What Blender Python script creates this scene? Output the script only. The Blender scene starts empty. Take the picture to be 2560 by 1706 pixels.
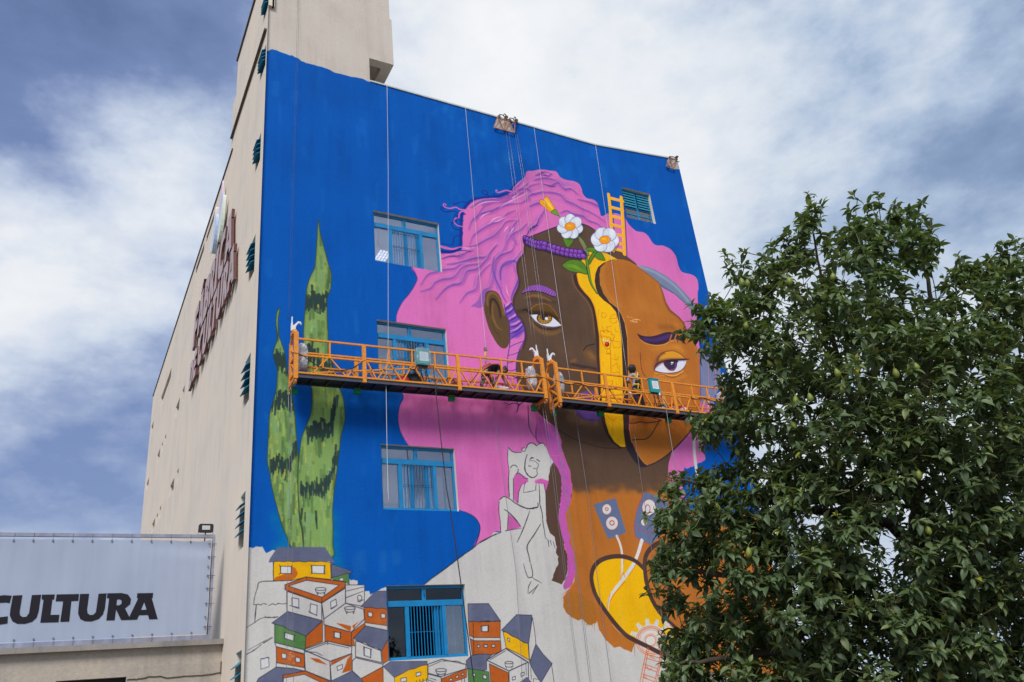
import bpy, bmesh, math, random
import numpy as np
from mathutils import Vector, Matrix

SC = bpy.context.scene
COL = SC.collection
R_ = math.radians

# ------------------------------------------------------------------ camera
CAM_H = 1.65
FPX = 2044.73                      # focal length in photo pixels (photo 2560 x 1706)
CR = np.array([0.88132732, -0.46163284, -0.10078331])
CU = np.array([-0.11891844, -0.4231341, 0.89822934])
CF = np.array([0.45729702, 0.77964906, 0.4278163])
cd = bpy.data.cameras.new('camera')
cd.sensor_width = 36.0
cd.lens = FPX / 2560 * 36.0
cd.clip_start = 0.1
cd.clip_end = 3000
cam = bpy.data.objects.new('camera', cd)
COL.objects.link(cam)
cam.matrix_world = Matrix(((CR[0], CU[0], -CF[0], 0), (CR[1], CU[1], -CF[1], 0), (CR[2], CU[2], -CF[2], CAM_H), (0, 0, 0, 1)))
SC.camera = cam

# ------------------------------------------------------------------ sun and sky
SUN_EL, SUN_AZ = R_(46), R_(-38)          # azimuth measured from -Y (behind the camera) towards -X
sdir = Vector((math.sin(SUN_AZ) * math.cos(SUN_EL), -math.cos(SUN_AZ) * math.cos(SUN_EL), math.sin(SUN_EL)))
sl = bpy.data.lights.new('sun', 'SUN')
sl.energy = 1.5
sl.angle = R_(22)
sl.color = (1.0, 0.965, 0.91)
so = bpy.data.objects.new('sun', sl)
COL.objects.link(so)
so.rotation_euler = sdir.to_track_quat('Z', 'Y').to_euler()
so.location = (0, 0, 60)

SC.render.engine = 'CYCLES'
SC.cycles.use_denoising = True
SC.cycles.max_bounces = 6
SC.cycles.transparent_max_bounces = 12
SC.view_settings.view_transform = 'Standard'
SC.view_settings.look = 'None'
SC.view_settings.exposure = 1.05
SC.view_settings.gamma = 1.0
SC.view_settings.use_curve_mapping = False


class NT:
    """small node-tree helper"""
    def __init__(s, tree):
        s.t = tree

    def n(s, typ, ins=None, **props):
        nd = s.t.nodes.new(typ)
        for k, v in props.items():
            setattr(nd, k, v)
        for k, v in (ins or {}).items():
            sock = nd.inputs[k]
            if isinstance(v, bpy.types.NodeSocket):
                s.t.links.new(v, sock)
            else:
                sock.default_value = v
        return nd

    def math(s, op, a, b=0.0, c=0.0, clamp=False):
        nd = s.n('ShaderNodeMath', operation=op, use_clamp=clamp)
        for i, v in enumerate((a, b, c)):
            if isinstance(v, bpy.types.NodeSocket):
                s.t.links.new(v, nd.inputs[i])
            else:
                nd.inputs[i].default_value = v
        return nd.outputs[0]

    def vmath(s, op, a, b=(0, 0, 0), out=0):
        nd = s.n('ShaderNodeVectorMath', operation=op)
        for i, v in enumerate((a, b)):
            if isinstance(v, bpy.types.NodeSocket):
                s.t.links.new(v, nd.inputs[i])
            else:
                nd.inputs[i].default_value = v
        return nd.outputs[out]

    def mix(s, f, a, b, blend='MIX'):
        nd = s.n('ShaderNodeMix', data_type='RGBA', blend_type=blend)
        for sock, v in ((nd.inputs[0], f), (nd.inputs[6], a), (nd.inputs[7], b)):
            if isinstance(v, bpy.types.NodeSocket):
                s.t.links.new(v, sock)
            else:
                sock.default_value = v
        return nd.outputs[2]

    def ramp(s, fac, stops, interp='LINEAR'):
        nd = s.n('ShaderNodeValToRGB', {0: fac})
        cr = nd.color_ramp
        cr.interpolation = interp
        while len(cr.elements) < len(stops):
            cr.elements.new(0.5)
        for e, (p, c) in zip(cr.elements, stops):
            e.position = p
            e.color = c if len(c) == 4 else (*c, 1)
        return nd.outputs[0]

    def noise(s, vec, scale, detail=3, rough=0.55, dist=0.0):
        nd = s.n('ShaderNodeTexNoise', {'Scale': scale, 'Detail': detail, 'Roughness': rough, 'Distortion': dist})
        if vec is not None:
            s.t.links.new(vec, nd.inputs['Vector'])
        return nd.outputs[0]


def srgb(r, g, b):
    f = lambda v: v / 12.92 if v <= 0.04045 else ((v + 0.055) / 1.055) ** 2.4
    return (f(r / 255), f(g / 255), f(b / 255), 1.0)


def ray(x, y):
    """direction of the view ray through photo pixel (x, y)"""
    return (x - 1280) * CR - (y - 853) * CU + FPX * CF


def atY(x, y, Y):
    d = ray(x, y)
    d = d * (Y / d[1])
    return Vector((d[0], d[1], d[2] + CAM_H))


def atX(x, y, X):
    d = ray(x, y)
    d = d * (X / d[0])
    return Vector((d[0], d[1], d[2] + CAM_H))


def atdist(x, y, dist):
    d = ray(x, y) / FPX * dist
    return Vector((d[0], d[1], d[2] + CAM_H))


def to_px(p):
    q = np.array((p[0], p[1], p[2] - CAM_H))
    z = q @ CF
    return 1280 + FPX * (q @ CR) / z, 853 - FPX * (q @ CU) / z


# world: hazy Nishita sky behind a broken overcast
w = bpy.data.worlds.new('World')
SC.world = w
w.use_nodes = True
N = NT(w.node_tree)
w.node_tree.nodes.clear()
out = N.n('ShaderNodeOutputWorld')
sky = N.n('ShaderNodeTexSky', sky_type='NISHITA', sun_disc=False, sun_elevation=SUN_EL,
          sun_rotation=math.atan2(sdir.x, sdir.y), air_density=1.2, dust_density=1.5)
tc = N.n('ShaderNodeTexCoord')
dirv = N.vmath('NORMALIZE', tc.outputs['Generated'])
sep = N.n('ShaderNodeSeparateXYZ', {0: dirv})
zc = N.math('MAXIMUM', sep.outputs[2], 0.04)
zc = N.math('ADD', zc, 0.42)
px_ = N.math('DIVIDE', sep.outputs[0], zc)
py_ = N.math('DIVIDE', sep.outputs[1], zc)
pl = N.n('ShaderNodeCombineXYZ', {0: px_, 1: py_, 2: 0.0}).outputs[0]
warp = N.n('ShaderNodeTexNoise', {'Vector': pl, 'Scale': 1.1, 'Detail': 3.0})
wv = N.vmath('SCALE', N.vmath('SUBTRACT', warp.outputs[1], (0.5, 0.5, 0.5)))
wv.node.inputs[3].default_value = 0.55
plw = N.vmath('ADD', pl, wv)
big = N.noise(plw, 2.0, 5, 0.5, 0.1)
puff = N.noise(N.vmath('MULTIPLY', dirv, (1.0, 1.0, 1.7)), 3.6, 9, 0.56, 0.0)
puff2 = N.noise(N.vmath('MULTIPLY', dirv, (1.0, 1.0, 1.9)), 10.0, 8, 0.6, 0.0)
cl = N.math('ADD', N.math('ADD', N.math('MULTIPLY', puff, 0.95), N.math('MULTIPLY', puff2, 0.34)), N.math('MULTIPLY', big, 0.25))
cl = N.math('ADD', cl, -0.26)
# broad banks of cloud: (photo pixel of the centre, radius in radians, weight)
BANKS = [(300, 440, .13, .18), (470, 540, .1, .08), (70, 700, .12, .08), (150, 980, .15, .16), (1330, 100, .22, .22), (1180, 200, .12, .06), (1680, 330, .24, .22), (60, 120, .24, -.10),
         (300, 180, .2, -.07), (30, 520, .1, -.06), (60, 1180, .12, -.20), (350, 1230, .12, -.16), (200, 1120, .1, -.1), (150, 1290, .1, .06), (2480, 30, .34, -.12), (1700, 20, .16, -.08), (2250, 420, .22, .02), (2300, 1350, .3, .15)]
for bx, by, rad, wt in BANKS:
    d = ray(bx, by)
    d = d / np.linalg.norm(d)
    dot = N.vmath('DOT_PRODUCT', dirv, tuple(d), out=1)
    k = 1.0 / (1 - math.cos(rad))
    g = N.math('POWER', 2.718, N.math('MULTIPLY', N.math('SUBTRACT', dot, 1.0), k))
    cl = N.math('ADD', cl, N.math('MULTIPLY', g, wt))
cool = N.ramp(cl, [(0.18, srgb(84, 102, 146)), (0.36, srgb(114, 132, 178)), (0.48, srgb(158, 174, 206)), (0.60, srgb(200, 211, 229)), (0.74, srgb(230, 234, 240)), (0.95, srgb(243, 244, 246))])
grey = N.ramp(cl, [(0.22, srgb(104, 124, 156)), (0.36, srgb(134, 154, 186)), (0.48, srgb(172, 190, 215)), (0.60, srgb(208, 218, 231)), (0.74, srgb(230, 234, 240)), (0.95, srgb(243, 244, 246))])
hue = N.n('ShaderNodeMapRange', {0: N.vmath('DOT_PRODUCT', dirv, (0.881, -0.462, -0.101), out=1), 1: -0.45, 2: 0.2}).outputs[0]
BODY = N.mix(hue, cool, grey)
CLOUD_GAIN = 0.50
cb = N.n('ShaderNodeBackground', {'Color': BODY, 'Strength': CLOUD_GAIN})
sb = N.n('ShaderNodeBackground', {'Color': sky.outputs[0], 'Strength': 0.1})
cover = N.ramp(cl, [(0.22, (.72, .72, .72)), (0.5, (1, 1, 1))])
ms = N.n('ShaderNodeMixShader', {0: cover, 1: sb.outputs[0], 2: cb.outputs[0]})
w.node_tree.links.new(ms.outputs[0], out.inputs[0])


# ------------------------------------------------------------------ object helpers
def mesh_obj(name, me, parent=None, label=None, cat=None, group=None, kind=None):
    o = bpy.data.objects.new(name, me)
    COL.objects.link(o)
    if parent is not None:
        o.parent = parent
    tag(o, label, cat, group, kind)
    return o


def tag(o, label=None, cat=None, group=None, kind=None):
    for k, v in (('label', label), ('category', cat), ('group', group), ('kind', kind)):
        if v:
            o[k] = v
    return o


def thing(name, label, cat, loc=(0, 0, 0), group=None):
    o = bpy.data.objects.new(name, None)
    COL.objects.link(o)
    o.location = loc
    o.empty_display_size = 0.2
    return tag(o, label, cat, group)


class MB:
    """collects vertices and faces in world space and links them as one mesh object"""
    def __init__(s):
        s.v, s.f, s.m, s.uv = [], [], [], {}

    def face(s, pts, mat=0):
        i = len(s.v)
        s.v += [tuple(p) for p in pts]
        s.f.append(tuple(range(i, i + len(pts))))
        s.m.append(mat)

    def box(s, lo, hi, mat=0):
        x0, y0, z0 = lo
        x1, y1, z1 = hi
        i = len(s.v)
        s.v += [(x0, y0, z0), (x1, y0, z0), (x1, y1, z0), (x0, y1, z0), (x0, y0, z1), (x1, y0, z1), (x1, y1, z1), (x0, y1, z1)]
        for f in ((0, 3, 2, 1), (4, 5, 6, 7), (0, 1, 5, 4), (1, 2, 6, 5), (2, 3, 7, 6), (3, 0, 4, 7)):
            s.f.append(tuple(i + k for k in f))
            s.m.append(mat)

    def bar(s, a, b, w, h=None, up=(0, 0, 1), mat=0):
        """rectangular bar from a to b, w across, h along up"""
        a, b = Vector(a), Vector(b)
        h = h or w
        d = (b - a).normalized()
        up = Vector(up)
        if abs(d.dot(up)) > 0.97:
            up = Vector((0, 1, 0))
        sx = d.cross(up).normalized() * (w / 2)
        sy = d.cross(sx).normalized() * (h / 2)
        i = len(s.v)
        for p in (a, b):
            s.v += [tuple(p + sx * e + sy * g) for e, g in ((-1, -1), (1, -1), (1, 1), (-1, 1))]
        for f in ((0, 1, 2, 3), (7, 6, 5, 4), (0, 4, 5, 1), (1, 5, 6, 2), (2, 6, 7, 3), (3, 7, 4, 0)):
            s.f.append(tuple(i + k for k in f))
            s.m.append(mat)

    def tube(s, pts, r, n=6, mat=0, cap=True):
        pts = [Vector(p) for p in pts]
        rs = r if isinstance(r, (list, tuple)) else [r] * len(pts)
        i0 = len(s.v)
        ref = None
        for k, p in enumerate(pts):
            d = (pts[min(k + 1, len(pts) - 1)] - pts[max(k - 1, 0)]).normalized()
            if ref is None:
                ref = Vector((1, 0, 0)) if abs(d.x) < 0.8 else Vector((0, 1, 0))
            a = (ref - d * ref.dot(d)).normalized()
            ref = a
            b = d.cross(a)
            for j in range(n):
                t = 2 * math.pi * j / n
                s.v.append(tuple(p + (a * math.cos(t) + b * math.sin(t)) * rs[k]))
        for k in range(len(pts) - 1):
            for j in range(n):
                q = i0 + k * n
                s.f.append((q + j, q + (j + 1) % n, q + n + (j + 1) % n, q + n + j))
                s.m.append(mat)
        if cap:
            s.f.append(tuple(i0 + j for j in range(n - 1, -1, -1)))
            q = i0 + (len(pts) - 1) * n
            s.f.append(tuple(q + j for j in range(n)))
            s.m += [mat, mat]

    def prism(s, poly, to3, depth, mat=0, side=None):
        """polygon (2-D points) extruded: to3(u, v, d) maps to 3-D, d from 0 to depth; triangulated later"""
        i = len(s.v)
        n = len(poly)
        s.v += [tuple(to3(u, v, 0)) for u, v in poly] + [tuple(to3(u, v, depth)) for u, v in poly]
        s.f.append(tuple(range(i, i + n)))
        s.f.append(tuple(range(i + 2 * n - 1, i + n - 1, -1)))
        s.m += [mat, mat if side is None else side]
        for k in range(n):
            s.f.append((i + k, i + n + k, i + n + (k + 1) % n, i + (k + 1) % n))
            s.m.append(mat if side is None else side)

    def lathe(s, prof, origin, n=16, mat=0, axis='Z'):
        i = len(s.v)
        o = Vector(origin)
        for r, z in prof:
            for j in range(n):
                t = 2 * math.pi * j / n
                s.v.append(tuple(o + Vector((r * math.cos(t), r * math.sin(t), z))))
        for k in range(len(prof) - 1):
            for j in range(n):
                q = i + k * n
                s.f.append((q + j, q + (j + 1) % n, q + n + (j + 1) % n, q + n + j))
                s.m.append(mat)

    def mesh(s, name, mats, smooth=False, origin=None, fix=True):
        me = bpy.data.meshes.new(name)
        o = Vector(origin) if origin is not None else Vector((0, 0, 0))
        me.from_pydata([tuple(Vector(v) - o) for v in s.v], [], s.f)
        if not isinstance(mats, (list, tuple)):
            mats = [mats]
        for m in mats:
            me.materials.append(m)
        me.polygons.foreach_set('material_index', s.m)
        if smooth:
            me.polygons.foreach_set('use_smooth', [True] * len(s.f))
        if fix:
            bm = bmesh.new()
            bm.from_mesh(me)
            bmesh.ops.remove_doubles(bm, verts=bm.verts, dist=1e-5)
            bmesh.ops.recalc_face_normals(bm, faces=bm.faces)
            bm.to_mesh(me)
            bm.free()
        me.update()
        return me

    def obj(s, name, mats, parent=None, smooth=False, label=None, cat=None, group=None, kind=None, fix=True):
        """parents here are never rotated; the mesh is stored relative to the parent's place"""
        loc = world_loc(parent) if parent is not None else Vector((0, 0, 0))
        o = mesh_obj(name, s.mesh(name, mats, smooth, loc, fix), parent, label, cat, group, kind)
        return o


def world_loc(o):
    p = Vector((0, 0, 0))
    while o is not None:
        p = p + o.location
        o = o.parent
    return p


# ------------------------------------------------------------------ materials
def mat(name, color, rough=0.6, metal=0.0, spec=0.5, vary=0.0, vscale=8.0, bump=0.0, bscale=60.0, coat=0.0, sheen=0.0):
    m = bpy.data.materials.new(name)
    m.use_nodes = True
    n = NT(m.node_tree)
    b = m.node_tree.nodes['Principled BSDF']
    b.inputs['Roughness'].default_value = rough
    b.inputs['Metallic'].default_value = metal
    b.inputs['Specular IOR Level'].default_value = spec
    b.inputs['Coat Weight'].default_value = coat
    c = color if len(color) == 4 else (*color, 1)
    if vary or bump:
        tcn = n.n('ShaderNodeTexCoord').outputs['Object']
    if vary:
        f = n.noise(tcn, vscale, 4, 0.6)
        dark = tuple(v * (1 - vary) for v in c[:3]) + (1,)
        lite = tuple(min(1, v * (1 + vary * 0.6)) for v in c[:3]) + (1,)
        col = n.ramp(f, [(0.3, dark), (0.72, lite)])
        m.node_tree.links.new(col, b.inputs['Base Color'])
        rr = n.math('ADD', n.math('MULTIPLY', f, 0.25), rough - 0.12, clamp=True)
        m.node_tree.links.new(rr, b.inputs['Roughness'])
    else:
        b.inputs['Base Color'].default_value = c
    if bump:
        f2 = n.noise(tcn, bscale, 5, 0.65)
        bp = n.n('ShaderNodeBump', {'Height': f2, 'Strength': bump, 'Distance': 0.02})
        m.node_tree.links.new(bp.outputs[0], b.inputs['Normal'])
    return m
# ------------------------------------------------------------------ the painted wall: raster the paint in wall coordinates
DW = 24.0                                  # distance of the mural wall (plane y = DW)
XW0, XW1 = 0.1955 * DW, 1.0282 * DW
TX0, TX1, TZ0, TZ1 = XW0 - 0.1, XW1 + 0.1, CAM_H + 0.9, CAM_H + 1.03 * DW
PPM = 84.0
TW, TH = int((TX1 - TX0) * PPM), int((TZ1 - TZ0) * PPM)
IMG = np.empty((TH, TW, 3), np.float32)
rng = np.random.default_rng(11)
ORG = dict(A=(600, 0), B=(1200, 200), C=(600, 427), D=(1240, 600), E=(600, 800), F=(1200, 1000), G=(600, 1279), H=(1200, 1279), I=(900, 400))
ZS = 3.672


def parse(s):
    """'B 10,20 30,40 D 5,6' -> photo pixels; the letter names the detail view the numbers were read in"""
    o, k, r = (0, 0), 1.0, []
    for t in s.split():
        if t.isalpha():
            if t == 'S':
                o, k = (0, 0), 1.0
            else:
                o, k = ORG[t], ZS
        else:
            x, y = t.split(',')
            r.append((o[0] + float(x) / k, o[1] + float(y) / k))
    return np.array(r)


def spline(p, closed, n=6):
    m = len(p)
    if m < 3:
        return p
    idx = np.arange(m)
    g = (lambda i: p[i % m]) if closed else (lambda i: p[np.clip(i, 0, m - 1)])
    p0, p1, p2, p3 = g(idx - 1), g(idx), g(idx + 1), g(idx + 2)
    t = np.linspace(0, 1, n, endpoint=False)[:, None, None]
    q = 0.5 * ((2 * p1) + (-p0 + p2) * t + (2 * p0 - 5 * p1 + 4 * p2 - p3) * t ** 2 + (-p0 + 3 * p1 - 3 * p2 + p3) * t ** 3)
    q = q.transpose(1, 0, 2).reshape(-1, 2)
    return q if closed else np.vstack([q[: (m - 1) * n], p[-1:]])


def tex(p):
    """photo pixels -> texture pixels on the wall"""
    d = (p[:, :1] - 1280) * CR - (p[:, 1:] - 853) * CU + FPX * CF
    k = DW / d[:, 1]
    return np.stack([(d[:, 0] * k - TX0) * PPM, (TZ1 - d[:, 2] * k - CAM_H) * PPM], 1)


def lscale(p):
    c = p.mean(0, keepdims=True)
    q = tex(np.vstack([c, c + (1, 0), c + (0, 1)]))
    a, b = q[1] - q[0], q[2] - q[0]
    return math.sqrt(abs(a[0] * b[1] - a[1] * b[0]))


def coverage(q):
    """anti-aliased coverage of polygon q (texture pixels): array and its corner"""
    x0, y0 = np.floor(q.min(0)).astype(int) - 1
    x1, y1 = np.ceil(q.max(0)).astype(int) + 2
    x0, y0, x1, y1 = max(x0, 0), max(y0, 0), min(x1, TW), min(y1, TH)
    if x1 <= x0 or y1 <= y0:
        return None
    ss = 4
    a, b = q, np.roll(q, -1, 0)
    keep = a[:, 1] != b[:, 1]
    a, b = a[keep], b[keep]
    ys = y0 + (np.arange((y1 - y0) * ss) + 0.5) / ss
    acc = np.zeros(((y1 - y0), (x1 - x0) + 2), np.float32)
    lo, hi = np.minimum(a[:, 1], b[:, 1]), np.maximum(a[:, 1], b[:, 1])
    sgn = np.where(b[:, 1] > a[:, 1], 1.0, -1.0)
    for e in range(len(a)):
        i0, i1 = np.searchsorted(ys, lo[e]), np.searchsorted(ys, hi[e])
        if i1 <= i0:
            continue
        yy = ys[i0:i1]
        xx = a[e, 0] + (yy - a[e, 1]) * (b[e, 0] - a[e, 0]) / (b[e, 1] - a[e, 1])
        xx = np.clip(xx - x0, 0, x1 - x0)
        xi = xx.astype(int)
        fr = xx - xi
        r = np.arange(i0, i1) // ss
        np.add.at(acc, (r, xi), sgn[e] * (1 - fr) / ss)
        np.add.at(acc, (r, xi + 1), sgn[e] * fr / ss)
    cov = np.clip(np.abs(np.cumsum(acc, 1)[:, : x1 - x0]), 0, 1)
    return cov, x0, y0


def blend(cov, x0, y0, col, alpha=1.0, clip=None):
    h, w_ = cov.shape
    a = cov * alpha
    if clip is not None:
        m, mx, my = clip
        full = np.zeros((h, w_), np.float32)
        ax0, ay0, ax1, ay1 = max(x0, mx), max(y0, my), min(x0 + w_, mx + m.shape[1]), min(y0 + h, my + m.shape[0])
        if ax1 <= ax0 or ay1 <= ay0:
            return
        full[ay0 - y0:ay1 - y0, ax0 - x0:ax1 - x0] = m[ay0 - my:ay1 - my, ax0 - mx:ax1 - mx]
        a = a * full
    reg = IMG[y0:y0 + h, x0:x0 + w_]
    reg += (np.array(col, np.float32) - reg) * a[..., None]


def jagged(p, amp, step=5.0):
    out = []
    for i in range(len(p)):
        a, b = p[i], p[(i + 1) % len(p)]
        k = max(1, int(np.hypot(*(b - a)) / step))
        for j in range(k):
            out.append(a + (b - a) * j / k + rng.normal(0, amp, 2))
    return np.array(out)


def fill(s, col, alpha=1.0, smooth=False, clip=None, jag=0, edge=None, ew=5):
    p = parse(s) if isinstance(s, str) else s
    if smooth:
        p = spline(p, True)
    if jag:
        p = jagged(p, jag)
    c = coverage(tex(p))
    if c is None:
        return None
    blend(*c, col, alpha, clip)
    if edge is not None:
        line(np.vstack([p, p[:1]]), ew, edge, smooth=False, clip=clip)
    return c


def line(s, wd, col, alpha=1.0, soft=0.0, smooth=True, clip=None, closed=False, rough=0.0):
    """stroke; wd and soft in detail-view pixels (3.672 per photo pixel); wd may be a list for a taper"""
    p = parse(s) if isinstance(s, str) else np.array(s)
    if closed:
        p = np.vstack([p, p[:1]])
    if smooth:
        p = spline(p, False)
    ls = lscale(p) / ZS
    q = tex(p)
    n = len(q)
    wd = np.interp(np.linspace(0, 1, n), np.linspace(0, 1, len(wd)), wd) if isinstance(wd, (list, tuple)) else np.full(n, wd)
    if rough:
        wd = wd * np.exp(rng.normal(0, rough, n))
    r = wd * ls / 2
    sf = max(soft * ls, 1.0)
    m = r.max() + sf + 2
    x0, y0 = np.floor(q.min(0) - m).astype(int)
    x1, y1 = np.ceil(q.max(0) + m).astype(int)
    x0, y0, x1, y1 = max(x0, 0), max(y0, 0), min(x1, TW), min(y1, TH)
    if x1 <= x0 or y1 <= y0:
        return
    D_ = np.full((y1 - y0, x1 - x0), -1e9, np.float32)
    for i in range(n - 1):
        a, b = q[i], q[i + 1]
        mm = max(r[i], r[i + 1]) + sf + 1
        bx0, by0 = max(int(min(a[0], b[0]) - mm), x0), max(int(min(a[1], b[1]) - mm), y0)
        bx1, by1 = min(int(max(a[0], b[0]) + mm) + 2, x1), min(int(max(a[1], b[1]) + mm) + 2, y1)
        if bx1 <= bx0 or by1 <= by0:
            continue
        X, Y = np.meshgrid(np.arange(bx0, bx1) + 0.5, np.arange(by0, by1) + 0.5)
        v = b - a
        L2 = v @ v + 1e-9
        t = np.clip(((X - a[0]) * v[0] + (Y - a[1]) * v[1]) / L2, 0, 1)
        d = np.hypot(X - a[0] - t * v[0], Y - a[1] - t * v[1])
        s_ = (r[i] + (r[i + 1] - r[i]) * t) - d
        sub = D_[by0 - y0:by1 - y0, bx0 - x0:bx1 - x0]
        np.maximum(sub, s_, out=sub)
    cov = np.clip(D_ / sf + 0.5, 0, 1)
    if soft:
        cov = cov * cov * (3 - 2 * cov)
    blend(cov.astype(np.float32), x0, y0, col, alpha, clip)


def ell(v, cx, cy, rx, ry, col, rot=0, n=28, **k):
    t = np.linspace(0, 2 * math.pi, n, endpoint=False)
    c, s_ = math.cos(rot), math.sin(rot)
    x, y = rx * np.cos(t), ry * np.sin(t)
    o = ORG[v]
    p = np.stack([o[0] + (cx + x * c - y * s_) / ZS, o[1] + (cy + x * s_ + y * c) / ZS], 1)
    ring = k.pop('ring', None)
    if ring:
        line(np.vstack([p, p[:1]]), ring, col, smooth=False, **k)
        return None
    return fill(p, col, **k)


def blob(v, cx, cy, rx, ry, col, alpha=0.6, rot=0.0, clip=None):
    """airbrushed spot"""
    o = ORG[v]
    t = np.linspace(-1, 1, 5) * max(0.0, rx - ry)
    p = np.stack([o[0] + (cx + t * math.cos(rot)) / ZS, o[1] + (cy + t * math.sin(rot)) / ZS], 1)
    line(p, 0.4 * ry, col, alpha, soft=1.6 * ry, smooth=False, clip=clip)


def dabs(s, n, cols, wd, ln, clip, alpha=0.7, soft=3, slant=0.05):
    """vertical brush dabs scattered inside the outline s"""
    p = parse(s) if isinstance(s, str) else s
    lo, hi = p.min(0), p.max(0)
    for _ in range(n):
        c = lo + (hi - lo) * rng.random(2)
        l_ = rng.uniform(*ln) / ZS
        line(np.array([c, c + (slant * l_ * rng.normal(), l_)]), rng.uniform(*wd), cols[rng.integers(len(cols))], alpha * rng.uniform(0.5, 1), soft=soft, smooth=False, clip=clip)


BLUE, PINK, PINKD, PURP, INK = np.array((0, 87, 178)), np.array((224, 116, 186)), np.array((210, 97, 170)), np.array((128, 84, 172)), np.array((44, 44, 60))
WHITE, SKIN, ORNG, YELL, NIGHT = np.array((205, 201, 197)), np.array((96, 73, 59)), np.array((188, 112, 46)), np.array((252, 190, 22)), np.array((66, 50, 47))
RED, ROOF, CHAR = np.array((214, 86, 52)), np.array((100, 104, 130)), np.array((54, 56, 62))
IMG[:] = WHITE
beige_top = 'S 600,-500 1100,-500 1100,300 900,300 600,300'

fill(beige_top, (204, 193, 182))
# --- blue ground
blue = fill('A 200,455 258,470 290,455 335,463 385,485 420,495 455,512 480,510 505,528 530,533 560,560 610,580 650,590 700,605 760,618 800,635 830,645 870,668 900,675 960,690 1020,705 1070,712 1110,720 1150,738 1190,755 '
            'S 967,215 1200,280 1488,362 1670,392 1672,410 1681,424 1696,423 1760,430 1960,1150 1905,1330 1200,1330 G 2205,140 2190,215 2160,300 2130,342 2040,402 1900,510 1760,612 1690,668 '
            '1685,690 1340,690 1240,735 1195,762 1185,728 1150,728 1110,732 1075,722 1080,632 1040,625 1015,628 1000,610 860,560 840,460 300,350 265,372 240,382 220,350 205,320 150,322 120,332 90,328 65,332 30,330 S 600,1100', BLUE, jag=0.35)
# roller marks and thin patches in the blue
for _ in range(420):
    x, y = rng.uniform(650, 1900), rng.uniform(120, 1300)
    up = y < 520 and x > 900
    c = (34, 122, 200) if up or rng.random() < 0.45 else (0, 70, 156)
    line(np.array([(x, y), (x + rng.normal(0, 3), y + rng.uniform(12, 60))]), rng.uniform(10, 60), c, rng.uniform(0.06, 0.24), soft=36, smooth=False, clip=blue)
for x, y, r, a in [(1110, 268, 60, .5), (1150, 275, 40, .5), (1170, 300, 40, .3), (1260, 400, 110, .3), (1290, 380, 80, .3), (1200, 330, 80, .22), (1180, 560, 60, .12), (1340, 310, 100, .25), (1550, 420, 90, .2), (1420, 420, 90, .2)]:
    for _ in range(8):
        dx, dy = rng.normal(0, 14, 2)
        line(np.array([(x + dx, y + dy), (x + dx + rng.normal(0, 12), y + dy + rng.uniform(5, 20))]), r * 0.6, (30, 130, 215), a * 0.35, soft=r * .8, smooth=False, clip=blue)

# --- snake plants with their teal glow
for gx, gy in [(330, 60), (380, 160), (430, 250), (400, 320), (350, 350), (860, 60), (865, 200), (865, 320), (880, 430), (900, 520)]:
    blob('G', gx, gy, 130, 130, (0, 150, 165), 0.5, clip=blue)
LEFT = 'C 372,1255 345,1285 335,1320 330,1400 340,1480 342,1560 E 332,60 340,110 348,170 320,240 305,310 320,380 342,460 340,560 330,650 305,740 275,850 262,1000 255,1150 250,1290 270,1400 300,1568 G 350,0 390,140 430,230 470,320 600,330 590,180 560,60 E 545,1400 535,1260 525,1150 515,1000 505,880 490,770 470,640 435,480 425,400 410,300 380,210 354,130 355,50 C 354,1510 350,1430 352,1360 360,1300'
TALL = 'C 720,455 712,520 708,600 700,720 692,830 685,890 650,960 620,1050 605,1130 600,1230 590,1350 582,1480 E 582,140 582,220 590,330 600,430 640,580 660,650 660,760 645,870 600,990 565,1080 548,1200 538,1290 532,1400 530,1500 G 545,60 565,150 580,290 600,420 845,420 852,290 855,150 850,0 E 865,1568 885,1430 900,1290 918,1160 925,1080 950,980 965,900 955,760 930,660 880,560 850,400 815,330 808,100 C 806,1450 800,1300 800,1170 828,1100 840,1000 835,930 810,850 790,770 760,660 735,560'
for outl, bands in ((LEFT, ['E 330,360 370,380 425,400', 'E 310,760 380,720 440,760 490,740', 'E 285,1390 340,1300 420,1370 520,1180', 'G 640,10 660,20']),
                    (TALL, ['C 610,1230 680,1180 740,1230 800,1170', 'E 600,340 660,320 740,390 860,480', 'E 630,1060 700,1010 760,1000 830,960 880,740', 'E 560,1568 690,1568 800,1500 890,1240', 'G 575,80 690,60'])):
    c = fill(outl, (132, 164, 92), smooth=True)
    dabs(outl, 260, [(166, 180, 92), (92, 128, 74), (134, 170, 116), (78, 106, 62)], (12, 40), (60, 220), c, 0.75, 14)
    p = spline(parse(outl), True)
    line(np.vstack([p, p[:1]]), 22, (72, 96, 60), 0.45, soft=34, smooth=False, clip=c)
    for b in bands:
        q = spline(parse(b), False, 10)
        for x, y in q:
            for _ in range(2):
                h_ = rng.uniform(16, 30)
                x_, y_ = x + rng.normal(0, 2.5), y + rng.normal(0, 8)
                line(np.array([(x_, y_ - h_ / 2), (x_ + rng.normal(0, 1), y_ + h_ / 2)]), [rng.uniform(12, 26), rng.uniform(26, 42), rng.uniform(8, 18)], (48, 68, 64), 0.85, soft=5, smooth=False, clip=c)
    dabs(outl, 120, [(192, 192, 84), (136, 190, 140), (160, 178, 96), (190, 182, 70)], (7, 15), (18, 60), c, 0.8, 3)
    line(np.vstack([p, p[:1]]), 7, (52, 66, 46), 0.8, soft=3, smooth=False)
line('G 540,-20 556,60 566,140 578,220 583,300', [6, 14, 8], (58, 76, 50), 0.9, soft=5)

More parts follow.
